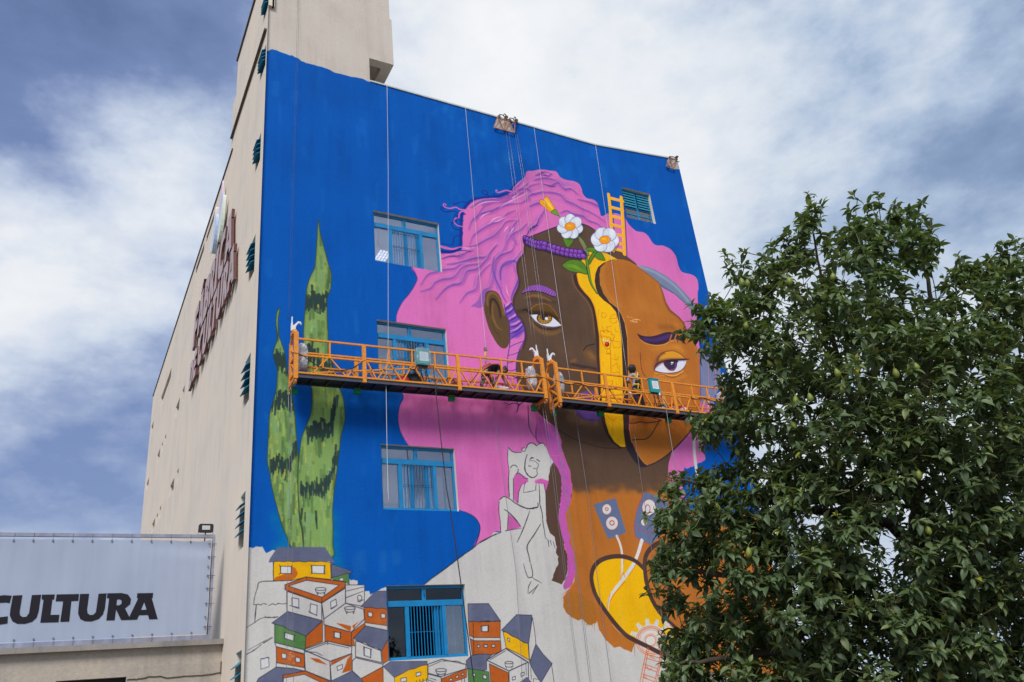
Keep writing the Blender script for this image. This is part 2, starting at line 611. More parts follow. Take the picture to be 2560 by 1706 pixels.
# --- pink hair
hair = fill('I 330,1490 338,1410 385,1310 450,1230 500,1150 522,1090 505,1040 470,985 560,900 700,850 745,852 830,845 920,835 940,790 940,700 945,560 955,480 1000,410 1050,370 1130,355 1220,350 1300,340 1380,290 1430,225 1510,160 1530,108 1590,100 1660,88 1740,98 1800,108 1840,160 1900,185 1960,195 2010,220 2035,270 2045,310 2080,350 2140,365 2180,400 2200,470 2215,515 2260,500 '
            'B 1160,1228 1250,1225 1310,1255 1335,1275 1370,1330 1430,1385 1500,1400 1540,1430 1580,1490 1610,1515 1650,1520 D 1530,52 1600,85 1650,150 1675,240 1710,295 1800,320 1845,360 1858,440 1850,510 1860,760 1870,1000 2000,1500 F 2070,300 2060,480 2065,550 1990,595 1900,632 1870,655 1850,1100 900,1500 700,1400 200,1210 90,1260 0,1310 G 2140,330 2180,230 2200,140 2160,60 2060,0 1900,-40 1700,-60 E 1700,1300 1545,1150 1500,1080 1465,1000 1450,900 1465,790 1500,690 1400,500', PINK, smooth=True)
line('I 330,1490 338,1410 385,1310 450,1230 500,1150 522,1090 505,1040 470,985', [4, 6, 10, 14], (60, 45, 130), 0.7, soft=14)
line('E 1545,1150 1500,1080 1465,1000 1450,900 1465,790 1500,690', 6, (40, 50, 110), 0.7, soft=3)
line('G 2060,0 2140,40 2185,90 2202,145 2190,215 2160,300 2130,345', [5, 7, 12, 8], (36, 44, 80), 0.9, soft=3)
for _ in range(120):
    x, y = rng.uniform(1000, 1330), rng.uniform(740, 1330)
    line(np.array([(x, y), (x + rng.normal(0, 6), y + rng.uniform(15, 40))]), rng.uniform(60, 160), PINKD if y > 980 else (230, 124, 190), rng.uniform(0.08, 0.22), soft=90, smooth=False, clip=hair)
blob('F', 100, 560, 330, 330, PINKD, 0.55, clip=hair)
blob('E', 1900, 1000, 420, 300, PINKD, 0.5, clip=hair)
# rim of blue-violet shadow on the blue around the hair
for s, w_ in (('I 1430,215 1380,285 1300,335 1200,340 1120,350 1050,362 990,405 945,470 930,560 925,700 915,800 850,838 750,850', 22),):
    line(s, w_, (24, 40, 130), 0.75, soft=20)
hair2 = hair
# body of the locks: the crown is greyer violet, the sides pinker
blob('I', 1700, 190, 330, 120, (184, 106, 180), 0.75, 0.15, clip=hair)
blob('I', 1360, 980, 200, 90, (186, 98, 186), 0.7, -1.2, clip=hair)
blob('I', 1150, 800, 300, 150, (212, 108, 186), 0.6, -0.5, clip=hair)
blob('I', 1330, 1150, 150, 70, (206, 104, 188), 0.7, 1.4, clip=hair)
blob('I', 1950, 320, 260, 90, (214, 112, 186), 0.5, 0.6, clip=hair)
blob('I', 1150, 470, 250, 110, (232, 110, 180), 0.6, -0.3, clip=hair)
blob('I', 1450, 500, 230, 90, (226, 92, 168), 0.6, -0.5, clip=hair)
blob('B', 1500, 1480, 120, 60, (220, 116, 184), 0.5, 0.7, clip=hair)
for bx_, by_, bl_, bw_, br_ in ((1000, 930, 150, 46, .5), (760, 960, 150, 40, .1), (900, 1180, 150, 40, .5), (520, 1000, 130, 44, -.5), (1180, 1260, 90, 40, .6), (700, 1100, 110, 36, .3), (380, 1230, 160, 50, -.5), (250, 1400, 160, 50, -.7)):
    blob('B', bx_, by_, bl_, bw_, (176, 106, 184), 0.5, br_, clip=hair)
VIO = (126, 82, 170)
LOCKS = ['I 1000,640 1030,560 1110,500 1210,470 1300,430 1380,410 1480,400', 'I 1010,780 1040,700 1120,640 1210,590 1290,560 1350,500 1420,470', 'I 1060,560 1130,440 1230,390 1330,380 1420,330 1500,300 1570,240 1650,220', 'I 1120,420 1200,375 1290,365 1390,330 1480,270 1540,220',
         'I 980,800 1060,790 1150,740 1230,700 1290,640 1350,570 1450,560', 'I 760,910 850,880 920,890 980,850 1040,830', 'I 800,960 900,950 1000,920 1080,900 1160,890 1240,800', 'I 560,1150 620,1060 700,1030 780,1010 860,1000 920,970 1000,960', 'I 560,1210 650,1180 690,1130 760,1100 860,1080 930,1000 1000,970 1120,950 1190,900',
         'I 700,1280 780,1190 850,1150 930,1130 980,1030 1080,1000 1160,920 1200,850 1260,780', 'I 920,1310 980,1230 1060,1190 1080,1090 1150,1000 1200,960', 'I 1110,1330 1130,1260 1150,1200 1190,1170 1220,1060 1240,960 1290,870 1330,800 1350,690', 'I 1260,1180 1230,1060 1240,940 1290,880 1340,860 1400,830 1430,740', 'I 1300,1180 1280,1060 1310,980 1380,950 1440,900 1480,840',
         'I 1410,1230 1440,1130 1450,1060 1430,980 1450,920 1500,860', 'I 1440,780 1400,700 1400,620 1450,560', 'I 1340,830 1350,760 1400,690 1480,640 1530,590', 'I 1580,330 1640,310 1720,300 1800,310 1850,330 1900,380 1970,410 2040,450 2110,480 2180,520 2250,570', 'I 1700,230 1760,240 1820,210 1880,270 1940,270 2000,320', 'I 1450,280 1540,270 1600,320 1680,290',
         'I 1840,490 1900,470 1960,500 2050,520 2100,560 2180,590 2240,640', 'I 1560,430 1640,400 1700,420', 'I 1480,400 1530,370 1560,330 1640,300', 'I 1560,640 1620,590 1640,550 1680,500 1690,450', 'I 1540,690 1560,640 1620,600 1640,540', 'I 1620,140 1680,120 1720,150 1760,130', 'I 1600,190 1700,170 1800,190', 'B 1200,1240 1120,1180 1020,1130 900,1100', 'I 1180,330 1290,350 1370,310 1440,250 1500,190', 'I 1020,440 1100,390 1180,370 1260,370']
for i, s in enumerate(LOCKS):
    line(s, [8, 34, 50, 30, 8], VIO, 0.5 if i % 3 else 0.66, soft=30, clip=hair)
    line(s, [4, 14, 18, 12, 5], (104, 64, 160), 0.36, soft=12, clip=hair)
    p = parse(s)
    line(p + (0, 4.5), [4, 12, 14, 8], (232, 98, 174), 0.55, soft=14, clip=hair)
    line(p - (1.5, 5), [4, 10, 14, 4], (240, 150, 208), 0.45, soft=10, clip=hair)
for s in ('I 1050,440 1110,400 1200,380 1280,380', 'I 1100,540 1130,510 1190,480', 'I 1180,590 1230,540 1290,520', 'I 1320,660 1340,630 1360,610', 'I 1370,680 1400,640 1410,620', 'I 1230,570 1270,560 1340,520', 'I 1280,440 1340,400 1440,350 1540,300', 'I 930,800 980,810 1060,800', 'I 1340,1150 1350,1210 1370,1250', 'I 1430,330 1400,350 1460,310'):
    line(s, [2, 9, 3], (250, 196, 232), 0.8, soft=5, clip=hair)
# fine ink lines of the crown
for s in ('I 1605,148 1640,140 1665,118 1700,110 1740,122 1760,136', 'I 1650,136 1680,140 1720,150 1745,150', 'I 1680,222 1720,232 1750,245 1790,245', 'I 1545,660 1580,620 1620,600 1640,545', 'I 1530,690 1560,650 1630,600', 'I 1650,520 1690,470', 'I 750,910 800,890 880,885 950,860'):
    line(s, [3, 6, 4], (66, 40, 110), 0.9, soft=2)
# the hanging lock beside the face
line('I 1290,1100 1290,1010 1330,950 1420,930 1455,1000 1460,1080 1435,1150 1400,1230 1390,1290', [10, 18, 12], (86, 70, 180), 0.8, soft=14, clip=hair)
line('I 1230,900 1220,1000 1240,1080 1280,1170 1310,1250 1345,1310', [8, 18, 10], (86, 70, 180), 0.7, soft=16, clip=hair)
fill('I 1100,1360 1060,1350 1020,1345 1080,1290 1110,1220 1150,1180 1210,1170 1180,1200 1155,1250 1150,1330', (150, 92, 178), 0.8, smooth=True)
# stray curls on the blue, each with its violet shadow
for s in ('I 985,460 920,455 880,435 830,445 790,438 768,425 765,408 778,402 790,412 782,422', 'I 990,468 930,475 910,500 905,530 870,540 865,570 890,600 930,610 955,620 965,635 960,650 945,645', 'I 1390,292 1340,280 1290,295 1260,298 1247,285 1252,275 1262,282', 'I 742,790 800,805 850,815 920,800 980,800 1040,810', 'I 742,800 790,815 850,822 900,810'):
    p = parse(s)
    line(p + (-6, 9), [7, 10, 8, 5], (26, 34, 128), 0.8, soft=4)
    line(p, [13, 11, 9, 6], (224, 110, 184), soft=2)
for s in ('I 1180,325 1130,310 1118,290 1140,282 1165,292 1172,315 1155,322 1140,310', 'I 1000,400 940,385 900,395 860,408 856,398', 'I 950,560 900,540 880,500 860,540 880,580', 'I 940,690 880,700 860,720 850,780 800,775 745,768'):
    line(s, [7, 8, 6], (40, 36, 134), 0.85, soft=3)

# --- ear
ear = fill('I 1150,1270 1160,1220 1205,1200 1260,1222 1295,1280 1315,1350 1335,1420 D 80,600 110,680 122,760 128,850 125,930 100,985 60,995 20,965 -20,905 -70,800 -110,640', (100, 75, 52), smooth=True)
line('I 1170,1330 1170,1260 1205,1220 1260,1245 1300,1330 1320,1420', 20, (146, 104, 50), 0.8, soft=18, clip=ear)
line('I 1200,1420 1195,1320 1210,1280 1240,1290 1275,1360 1290,1450', [10, 22, 14], (58, 42, 36), 0.9, soft=12, clip=ear)
line('I 1220,1320 1215,1420 1250,1520 1300,1560', [10, 22, 10], (150, 104, 52), 0.7, soft=20, clip=ear)
line('I 1210,1480 1240,1568 D 20,860 40,900', [6, 12, 4], (70, 52, 42), 0.7, soft=12, clip=ear)
line('I 1150,1270 1160,1220 1205,1200 1260,1222 1295,1280', 5, (60, 42, 50), 0.8, soft=2)

# --- dark half of the face, down to the neck
face = fill('I 1520,715 1600,690 1700,650 1800,615 1850,600 1950,560 2040,588 2100,610 2160,650 2200,700 2300,800 D 1100,80 1200,150 1290,230 1110,180 1000,300 1000,700 1200,1300 F 1350,300 1560,560 1745,470 1728,600 1725,760 1745,950 1745,1300 700,1300 840,830 836,750 822,650 800,590 745,430 748,380 720,300 700,260 640,210 560,140 470,40 '
            'D 335,1560 325,1490 260,1420 205,1310 185,1200 190,1120 205,1040 240,980 265,900 260,830 230,740 175,680 150,600 158,520 190,450 208,380 195,320 185,240 205,180 245,130 255,60', SKIN, smooth=True)
for _ in range(90):
    x, y = rng.uniform(1290, 1500), rng.uniform(620, 1200)
    line(np.array([(x, y), (x + rng.normal(0, 8), y + rng.uniform(10, 40))]), rng.uniform(50, 120), (104, 80, 65) if rng.random() < .5 else (86, 65, 52), rng.uniform(0.1, 0.25), soft=80, smooth=False, clip=face)
line('D 255,60 245,130 205,180 185,240 195,320 208,380 190,450 158,520 150,600 175,680 230,740 260,830 265,900 240,980', 34, (66, 48, 44), 0.75, soft=30, clip=face)
line('I 1520,715 1600,690 1700,650 1800,615 1850,600', 7, (56, 34, 110), 0.95, soft=2)
line('I 2040,588 2100,610 2160,650 2210,700', 9, (50, 36, 90), 0.9, soft=3)
# neck: orange ground sprayed up into the brown
torso = fill('F 835,800 842,880 830,940 800,1010 785,1060 800,1180 820,1300 860,1400 878,1540 H 862,640 830,700 790,740 762,790 768,830 762,870 790,930 850,975 900,995 940,985 1000,1040 1065,1022 1072,1000 1090,1080 1150,1170 1230,1248 1280,1238 1330,1265 1390,1288 1420,1215 1700,1330 1900,1440 3400,1700 3400,160 2300,10 1900,-20 F 1760,960 1740,700 1500,700', ORNG, jag=0.4)
blob('F', 1250, 740, 520, 150, SKIN, 1.0)
fill('F 830,640 1740,560 1735,800 840,800', SKIN, 0.0)
for _ in range(170):
    x, y = rng.uniform(835, 1745), rng.normal(800, 42)
    blob('F', x, y, 60, 46, SKIN if y < 835 else ORNG, 0.4, clip=None if x > 960 and x < 1650 else torso)
line('F 850,700 1100,690 1400,690 1735,700', 150, SKIN, 0.9, soft=70, smooth=False, clip=face)
for _ in range(60):
    x, y = rng.uniform(1420, 1800), rng.uniform(1240, 1640)
    line(np.array([(x, y), (x + rng.normal(0, 8), y + rng.uniform(10, 40))]), rng.uniform(50, 120), (196, 118, 46) if rng.random() < .5 else (176, 100, 40), rng.uniform(0.1, 0.3), soft=60, smooth=False, clip=torso)
fill('H 770,830 762,870 790,930 850,975 900,995 940,985 1000,1040 1065,1022 1060,860 900,740 830,730', (172, 110, 40), 0.6, jag=1.2)
for x, y0_, y1_ in ((905, 990, 1090), (975, 1010, 1120), (985, 1020, 1090), (1048, 1020, 1100), (1028, 1030, 1060), (1416, 1240, 1330), (1150, 1160, 1190), (892, 985, 1040)):
    line(f'H {x},{y0_} {x + 2},{y1_}', [6, 3, 2], (170, 104, 48), 0.9, smooth=False)
line('F 720,275 850,350 1000,405 1150,440 1300,442', 6, (58, 44, 48), 0.9, soft=3)

# --- left eye, brow, nose, lips
blob('D', 300, 640, 140, 40, (60, 44, 38), 0.9, -0.2, clip=face)
blob('D', 420, 560, 160, 40, (66, 48, 40), 0.6, 0.1, clip=face)
line('D 262,530 330,512 420,522 500,560', [6, 26, 10], (160, 108, 46), 0.75, soft=22, clip=face)
line('D 300,720 350,790 420,845 520,858 600,830', [6, 34, 40, 10], (140, 98, 50), 0.7, soft=30, clip=face)
lid = fill('D 298,660 320,620 370,590 440,580 495,600 545,660 585,730 606,785 560,735 510,700 450,690 380,680 312,682', (104, 74, 40), smooth=False)
line('D 305,640 370,595 440,585 495,606 545,666 590,745', 9, (168, 118, 52), 0.7, soft=6, clip=lid)
line('D 320,672 380,668 450,676 510,690 560,722', 34, (62, 44, 32), 0.85, soft=24, clip=lid)
line('D 236,648 270,640 300,662 312,682', [4, 16, 18, 8], (52, 38, 34), soft=4)
eye = fill('D 310,682 345,680 380,678 450,684 510,700 560,738 608,785 570,794 520,798 460,792 410,776 360,742', (226, 226, 236), smooth=False)
line('D 345,735 410,778 470,796 530,800 600,788', 12, (180, 180, 205), 0.7, soft=10, clip=eye)
ell('D', 444, 718, 72, 54, (66, 46, 30), clip=eye)
ell('D', 446, 722, 62, 47, (172, 120, 34), clip=eye)
for k in range(26):
    a_ = k * 0.242
    line(f'D {446 + 30 * math.cos(a_):.0f},{722 + 24 * math.sin(a_):.0f} {446 + 60 * math.cos(a_):.0f},{722 + 46 * math.sin(a_):.0f}', 4, (216, 166, 60) if k % 2 else (112, 78, 26), 0.7, soft=3, smooth=False, clip=eye)
ell('D', 442, 706, 36, 32, (54, 38, 26), clip=eye)
ell('D', 463, 722, 14, 15, (236, 238, 246))
line('D 310,684 380,680 450,686 510,702 560,740 608,787', 8, (48, 36, 40), soft=2)
line('D 310,684 355,742 410,780 470,800 530,802 608,787', [3, 7, 6, 4], (120, 70, 90), 0.9, soft=2)
line('D 330,745 400,800 460,816 530,818 600,796', [4, 16, 16, 4], (58, 42, 36), 0.85, soft=8)
for k in range(14):
    x = 330 + k * 16
    line(f'D {x},{660 + k * 1.4:.0f} {x - 16 + k:.0f},{632 + (k - 5) ** 2 * .5:.0f}', [4, 1], (44, 32, 26), 0.8, smooth=False)
brow = fill('D 230,492 262,452 320,420 390,410 455,428 520,462 552,488 548,520 500,506 430,478 350,466 285,470', (146, 84, 178), smooth=False)
for k in range(22):
    x = 270 + k * 13
    y = 470 + (x - 270) * 0.13
    line(f'D {x},{y:.0f} {x + 10},{y - 16:.0f} {x + 34},{y - 34:.0f}', [3, 8, 3], (196, 108, 196) if k % 2 else (84, 56, 150), 0.8, soft=3, clip=brow)
line('D 236,494 300,474 360,470 440,486 500,512 545,526', 9, (52, 34, 60), 0.8, soft=6)
blob('D', 850, 1060, 130, 95, (142, 96, 48), 0.8, 0.9, clip=face)
blob('D', 880, 1060, 70, 50, (176, 120, 52), 0.7, 0.9, clip=face)
blob('D', 620, 1020, 150, 90, (112, 84, 62), 0.6, 0.6, clip=face)
blob('D', 300, 1100, 90, 60, (110, 82, 60), 0.5, 1.2, clip=face)
blob('D', 620, 300, 150, 110, (108, 82, 64), 0.5, 0.4, clip=face)
line('D 802,1015 822,985 850,968 905,955', 8, (44, 36, 46), 0.9, soft=4)
blob('D', 710, 1110, 50, 30, (160, 104, 44), 0.85, -0.4, clip=face)
line('D 690,1140 740,1150 800,1165 880,1180 940,1200', [18, 30, 36], (58, 46, 50), 0.8, soft=22, clip=face)
line('D 780,1195 840,1190 930,1212', [6, 22, 16], (128, 84, 44), 0.7, soft=16, clip=face)
line('D 560,1160 520,1300 500,1420', 60, (84, 62, 50), 0.4, soft=60, clip=face)
lips = fill('D 730,1440 760,1410 810,1390 860,1386 905,1400 930,1470 900,1520 F 1115,140 1108,185 1060,198 985,190 920,160 880,110 860,60', (104, 72, 148), smooth=True)
line('D 740,1450 800,1420 900,1425', 26, (134, 90, 176), 0.7, soft=20, clip=lips)
line('F 870,110 960,185 1090,200', 40, (66, 52, 100), 0.7, soft=30, clip=lips)

# --- yellow strip of the split face, with the dark edges that give it depth
EDGE_L = 'D 700,300 720,400 760,470 830,540 875,620 895,720 905,820 915,900 920,1050 930,1200 940,1400 945,1490 F 1105,130 1115,200 1150,300 1200,385 1270,435'
fill('D 700,300 735,300 760,250 780,190 830,115 900,95 1000,110 1110,178 1170,180 1160,640 1220,900 1230,1490 F 1370,130 1365,260 1390,380 1440,490 1500,570 1540,605 1480,610 1430,560 1370,480 1345,440 1270,440 1200,390 1150,305 1112,200 1100,120 D 945,1490 920,1050 905,820 895,720 875,620 830,540 760,470 720,400', NIGHT, smooth=False)
yel = fill('D 742,315 765,230 790,180 835,115 900,98 985,105 1110,176 1050,185 985,212 935,250 912,310 905,380 918,450 940,505 985,552 1050,600 1100,660 1130,760 1150,900 1158,1100 1165,1300 1162,1480 F 1312,140 1318,300 1336,432 1292,430 1232,384 1182,304 1152,205 1138,120 D 972,1490 966,1400 960,1200 952,1050 950,900 940,820 925,720 905,620 868,540 808,472 762,404', YELL, smooth=False)
blob('D', 880, 170, 110, 70, (255, 168, 44), 0.8, clip=yel)
blob('D', 1010, 130, 80, 36, (255, 186, 80), 0.8, 0.4, clip=yel)
blob('D', 800, 300, 60, 60, (255, 200, 60), 0.5, clip=yel)
line('D 930,800 945,1000 955,1300', 30, (244, 170, 20), 0.6, soft=26, clip=yel)
line('D 742,315 762,404 808,472 868,540 905,620 925,720 940,820 950,900 952,1050 960,1200 966,1400', 9, (252, 160, 30), 0.9, soft=4)
line('D 735,300 700,330 720,420 790,510 850,590 885,690 900,830 908,900', [6, 14, 14, 6], (146, 100, 60), 0.6, soft=10, clip=face)
line(EDGE_L, 6, (120, 86, 60), 0.5, soft=6)
# red chalk drawing on the strip: letters and a curly-haired figure blowing a red nose
CH = (206, 92, 26)
for s in ('D 968,670 972,712 1000,712 1015,690 1005,672 968,668', 'D 1045,722 1108,718 1104,690 1078,684 1050,700 1042,735 1060,762 1096,764 1108,740', 'D 975,790 990,850 1010,846', 'D 1020,795 1030,842', 'D 1090,800 1100,845 1122,840', 'D 1010,800 1060,792', 'D 1065,935 1080,990 1110,985', 'D 1100,932 1138,930 1140,985 1120,990', 'D 1062,925 1095,930', 'D 1050,1060 1062,1220 1130,1215 1138,1150',
          'D 1070,1160 1110,1130 1120,1180', 'D 1060,1090 1110,1100 1125,1070', 'D 1085,1045 1095,1080', 'D 1050,1060 1052,1240', 'D 980,1120 985,1165', 'D 1030,1300 1070,1290 1055,1350 1020,1330', 'D 1100,1310 1120,1370', 'D 990,1420 1020,1400 1030,1450', 'D 1000,1480 1010,1440', 'D 1080,1400 1110,1480', 'F 1165,140 1215,195 1270,150', 'F 1216,195 1220,330', 'D 1068,1300 1075,1440', 'D 940,640 938,690', 'D 1050,1000 1055,1060'):
    line(s, 3.5, CH, 0.75, soft=2, smooth=False)
HEAD = 'D 965,870 955,850 962,835 980,832 985,845 1000,830 1020,828 1025,845 1045,840 1060,850 1055,868 1078,872 1085,892 1072,905 1080,918 1060,925 1045,915 1050,898 1030,890 1020,900 1005,882 990,888 975,880 965,895 955,885'
line(HEAD, 4, (190, 84, 22), 0.9, soft=2, closed=True)
line('D 970,890 975,940 990,975 1015,1000 1045,992 1052,960 1055,910', 4, (150, 80, 40), 0.9, soft=2)
for x, y in ((992, 920), (1030, 932)):
    ell('D', x, y, 15, 7, (230, 232, 236), 0.3)
    ell('D', x + 4, y, 4, 4, (90, 90, 110))
ell('D', 1018, 958, 22, 24, (176, 40, 22))
ell('D', 1014, 950, 9, 9, (226, 96, 60))
line('D 1020,1000 1015,1035 1045,1045 1050,1000', 4, CH, 0.8)
line('D 1012,1050 1030,1038 1050,1052', 4, (190, 60, 60), 0.8)

# --- orange half of the face
of = fill('D 1110,176 1170,180 1230,200 1290,235 1380,300 1450,345 1490,385 1515,430 1540,500 1560,570 1600,640 1680,705 1728,760 1745,815 1790,900 1840,970 1862,1040 1868,1200 1874,1400 1876,1500 F 1975,235 1900,325 1800,432 1700,520 1600,580 1542,600 1500,572 1440,485 1392,382 1370,255 1372,140 D 1215,1500 1212,1200 1203,900 1180,765 1150,685 1110,622 1042,572 985,490 955,410 950,320 960,255 1010,205', ORNG, smooth=False)
for _ in range(110):
    x, y = rng.uniform(1510, 1750), rng.uniform(660, 1150)
    line(np.array([(x, y), (x + rng.normal(0, 8), y + rng.uniform(10, 40))]), rng.uniform(50, 130), (200, 122, 50) if rng.random() < .5 else (178, 104, 42), rng.uniform(0.1, 0.3), soft=70, smooth=False, clip=of)
line('D 1110,176 1010,205 960,255 950,320 955,410 985,490 1042,572 1110,622 1150,685 1180,765 1203,900 1212,1200 1215,1500', 9, (238, 158, 78), 0.9, soft=4, clip=of)
line('D 1000,240 975,300 985,420 1040,520 1130,600', 40, (204, 132, 56), 0.5, soft=40, clip=of)
line('D 1290,235 1380,300 1490,385 1515,430 1540,500 1560,570 1600,640 1680,705 1728,760 1745,815', [6, 22, 40, 40], (112, 70, 48), 0.75, soft=30, clip=of)
blob('D', 1560, 800, 110, 50, (132, 82, 48), 0.7, 0.1, clip=of)
blob('D', 1660, 780, 60, 40, (224, 150, 60), 0.5, 0.4, clip=of)
blob('D', 1400, 640, 230, 160, (200, 126, 54), 0.55, clip=of)
blob('D', 1120, 330, 130, 80, (204, 134, 62), 0.5, 1.2, clip=of)
blob('D', 1780, 1330, 120, 70, (206, 128, 52), 0.6, 1.2, clip=of)
blob('D', 1320, 1350, 120, 80, (170, 98, 42), 0.55, 0.8, clip=of)
for s in ('D 1205,700 1225,715', 'D 1230,740 1265,752 1300,755', 'D 1250,738 1290,728 1325,738', 'D 1240,708 1250,716', 'D 1290,728 1285,750'):
    line(s, [6, 10, 5], (244, 190, 120), 0.8, soft=3)
line('F 1370,250 1392,382 1440,485 1500,572 1542,600', 7, (232, 148, 66), 0.9, soft=2)
line('F 1542,600 1600,580 1700,520 1800,432 1900,325 1975,235', [9, 12, 8], (62, 44, 66), 0.9, soft=3)
fill('F 1540,605 1500,575 1440,490 1392,390 1345,440 1400,540 1450,600 1490,620', (54, 44, 54), 0.9, smooth=True)
# right brow
rb = fill('D 1296,862 1330,876 1400,886 1470,876 1550,850 1600,846 1660,868 1710,908 1742,962 1700,930 1650,914 1600,924 1540,955 1460,963 1380,946 1330,915', (60, 42, 66), smooth=True)
line('D 1360,910 1440,920 1520,905 1590,880', 30, (84, 54, 124), 0.8, soft=26, clip=rb)
line('D 1330,920 1380,950 1460,968 1540,960 1600,930 1650,918', 8, (236, 160, 70), 0.8, soft=4)
for s in ('D 1590,935 1612,870', 'D 1635,920 1655,868'):
    line(s, 12, (190, 112, 46), soft=2, smooth=False)
for k in range(5):
    line(f'D {1330 + 8 * k},{885 + 4 * k} {1296 + 6 * k},{862 + 2 * k}', [5, 2], (64, 40, 60), smooth=False)
# right eye
blob('D', 1480, 1130, 90, 46, (86, 54, 70), 0.9, -1.2, clip=of)
blob('D', 1560, 990, 170, 40, (214, 140, 48), 0.7, -0.1, clip=of)
blob('D', 1680, 1000, 90, 50, (222, 148, 48), 0.7, 0.5, clip=of)
rlid = fill('D 1476,1110 1490,1072 1520,1040 1575,1022 1630,1020 1690,1046 1722,1074 1745,1096 1680,1106 1600,1100 1540,1110', (222, 152, 44), smooth=True)
line('D 1478,1112 1500,1060 1540,1034', 24, (120, 74, 60), 0.8, soft=20, clip=rlid)
line('D 1500,1112 1600,1096 1740,1098', 22, (136, 84, 52), 0.8, soft=18, clip=rlid)
line('D 1476,1112 1490,1072 1520,1040 1575,1022 1630,1020 1690,1046 1745,1096', 5, (80, 46, 50), 0.9, soft=2)
rw = fill('D 1452,1192 1480,1160 1520,1132 1570,1112 1640,1106 1738,1102 1734,1150 1700,1192 1650,1213 1570,1220 1500,1212', (222, 224, 236), smooth=True)
line('D 1452,1180 1500,1140 1570,1112 1640,1108 1735,1104', 16, (128, 116, 190), 0.8, soft=12, clip=rw)
ir = fill('D 1528,1100 1535,1135 1560,1170 1595,1198 1630,1200 1655,1170 1662,1130 1655,1100', (62, 48, 78), smooth=True, clip=rw)
line('D 1532,1120 1550,1165 1590,1198 1626,1200', 5, (226, 140, 90), 0.9, soft=2, clip=rw)
line('D 1600,1192 1640,1180 1650,1120', 5, (190, 90, 150), 0.8, soft=2, clip=rw)
line('D 1520,1110 1590,1108 1660,1112', 24, (44, 32, 52), 0.8, soft=12, clip=rw)
ell('D', 1616, 1126, 14, 6, (236, 238, 246))
ell('D', 1612, 1140, 8, 4, (226, 230, 240))
ell('D', 1500, 1168, 10, 4, (240, 240, 246))
ell('D', 1708, 1120, 12, 4, (240, 240, 246))
line('D 1452,1196 1470,1145 1520,1118 1600,1102 1680,1100 1740,1096 1775,1092', [7, 9, 12, 12, 5], (58, 40, 52), soft=2)
line('D 1452,1196 1500,1214 1570,1223 1650,1216 1705,1194 1740,1150', 5, (92, 52, 92), 0.9, soft=2)
line('D 1455,1222 1500,1236 1550,1238 1600,1250 1660,1242 1720,1200', [6, 18, 22, 8], (246, 176, 74), 0.85, soft=12)
line('D 1470,1236 1540,1238 1590,1256 1650,1256 1700,1226', [3, 8, 9, 3], (96, 58, 56), 0.85, soft=5)
line('D 1450,1250 1520,1275 1620,1290 1740,1240', [20, 40, 20], (224, 146, 60), 0.5, soft=36, clip=of)
line('D 1322,1035 1328,1120 1336,1190 1350,1225 1370,1250', 6, (98, 44, 50), 0.9, soft=2)
# mouth of the orange half
for s in ('F 1372,212 1420,212 1470,200 1530,210 1600,202 1665,186', 'F 1395,368 1450,362 1510,360 1560,330 1600,270 1640,200 1650,186', 'F 1580,165 1665,186'):
    line(s, 8, (70, 46, 52), 0.95, soft=2)

# --- headphones: band and ear cup
hb = fill('D 1290,230 1350,238 1450,268 1560,330 1650,398 1730,480 1800,560 1850,640 1870,780 1840,725 1750,600 1640,500 1515,432 1490,385 1380,300', (122, 132, 160), smooth=False)
line('D 1300,240 1440,290 1560,360 1660,440 1760,560', 26, (156, 166, 188), 0.7, soft=20, clip=hb)
line('D 1380,310 1520,420 1640,500 1750,600', 16, (84, 92, 120), 0.7, soft=14, clip=hb)
cup = fill('D 1866,1000 1950,1055 2035,1130 2058,1180 2065,1320 2040,1380 2010,1430 1995,1490 1990,1500 1880,1500 1876,1300', (124, 130, 166), smooth=False)
for x in (1945, 2010):
    line(f'D {x},1100 {x + 4},1240 {x + 2},1420', 4, (226, 140, 130), 0.8, soft=2)
line('D 1868,1020 1874,1250 1878,1480', 6, (40, 70, 130), 0.8, soft=2)
fill('F 2065,550 1990,595 1900,632 1870,655 1860,760 1880,900 1960,1010 2700,1040 2900,700 2300,200 2150,250 2100,400', BLUE, jag=0.8)
line('F 1990,210 1975,290 1965,380 1966,470 1975,560 1985,640 2000,700', [20, 28, 30, 26], (214, 212, 208), soft=2)
fill('D 1880,1500 1990,1500 2010,1568 1875,1568', (196, 106, 176))
line('D 1955,1430 1945,1568', 14, (226, 180, 170), 0.8, soft=3)

# --- yellow ladder, flowers, stem
LAD = (255, 178, 36)
for s, w_ in (('B 1180,1050 1196,1200 1210,1400 1222,1568', 28), ('B 1296,1078 1308,1250 1318,1420 1326,1600', 30)):
    p = parse(s)
    line(p + (2.5, 1), w_ + 4, (50, 44, 120), 0.6, soft=4)
    line(p, w_, LAD, soft=1)
    line(p - (3, 0), 5, (250, 214, 160), 0.8, soft=3)
for y in (1100, 1182, 1262, 1340, 1420, 1496, 1556):
    line(f'B 1195,{y - 14} 1310,{y + 14}', 26, LAD, smooth=False)
    line(f'B 1200,{y - 26} 1300,{y}', 4, (250, 214, 160), 0.8, soft=2, smooth=False)
line('B 880,1430 930,1475 960,1530 985,1600 D 770,0 812,70 830,170 848,290 872,400 926,492', [24, 30, 34, 32, 30, 26, 14], (52, 84, 40), soft=3)
line('B 885,1428 935,1475 965,1530 988,1600 D 772,0 814,70 832,170 850,290 874,400 924,485', [16, 20, 22, 20, 18, 14, 6], (112, 158, 62), soft=4)
line('B 905,1450 950,1510 975,1580 D 768,10 805,80 822,190', [5, 10, 8], (158, 90, 130), 0.8, soft=4)
line('B 690,1210 740,1270', 12, (96, 130, 56), soft=2)
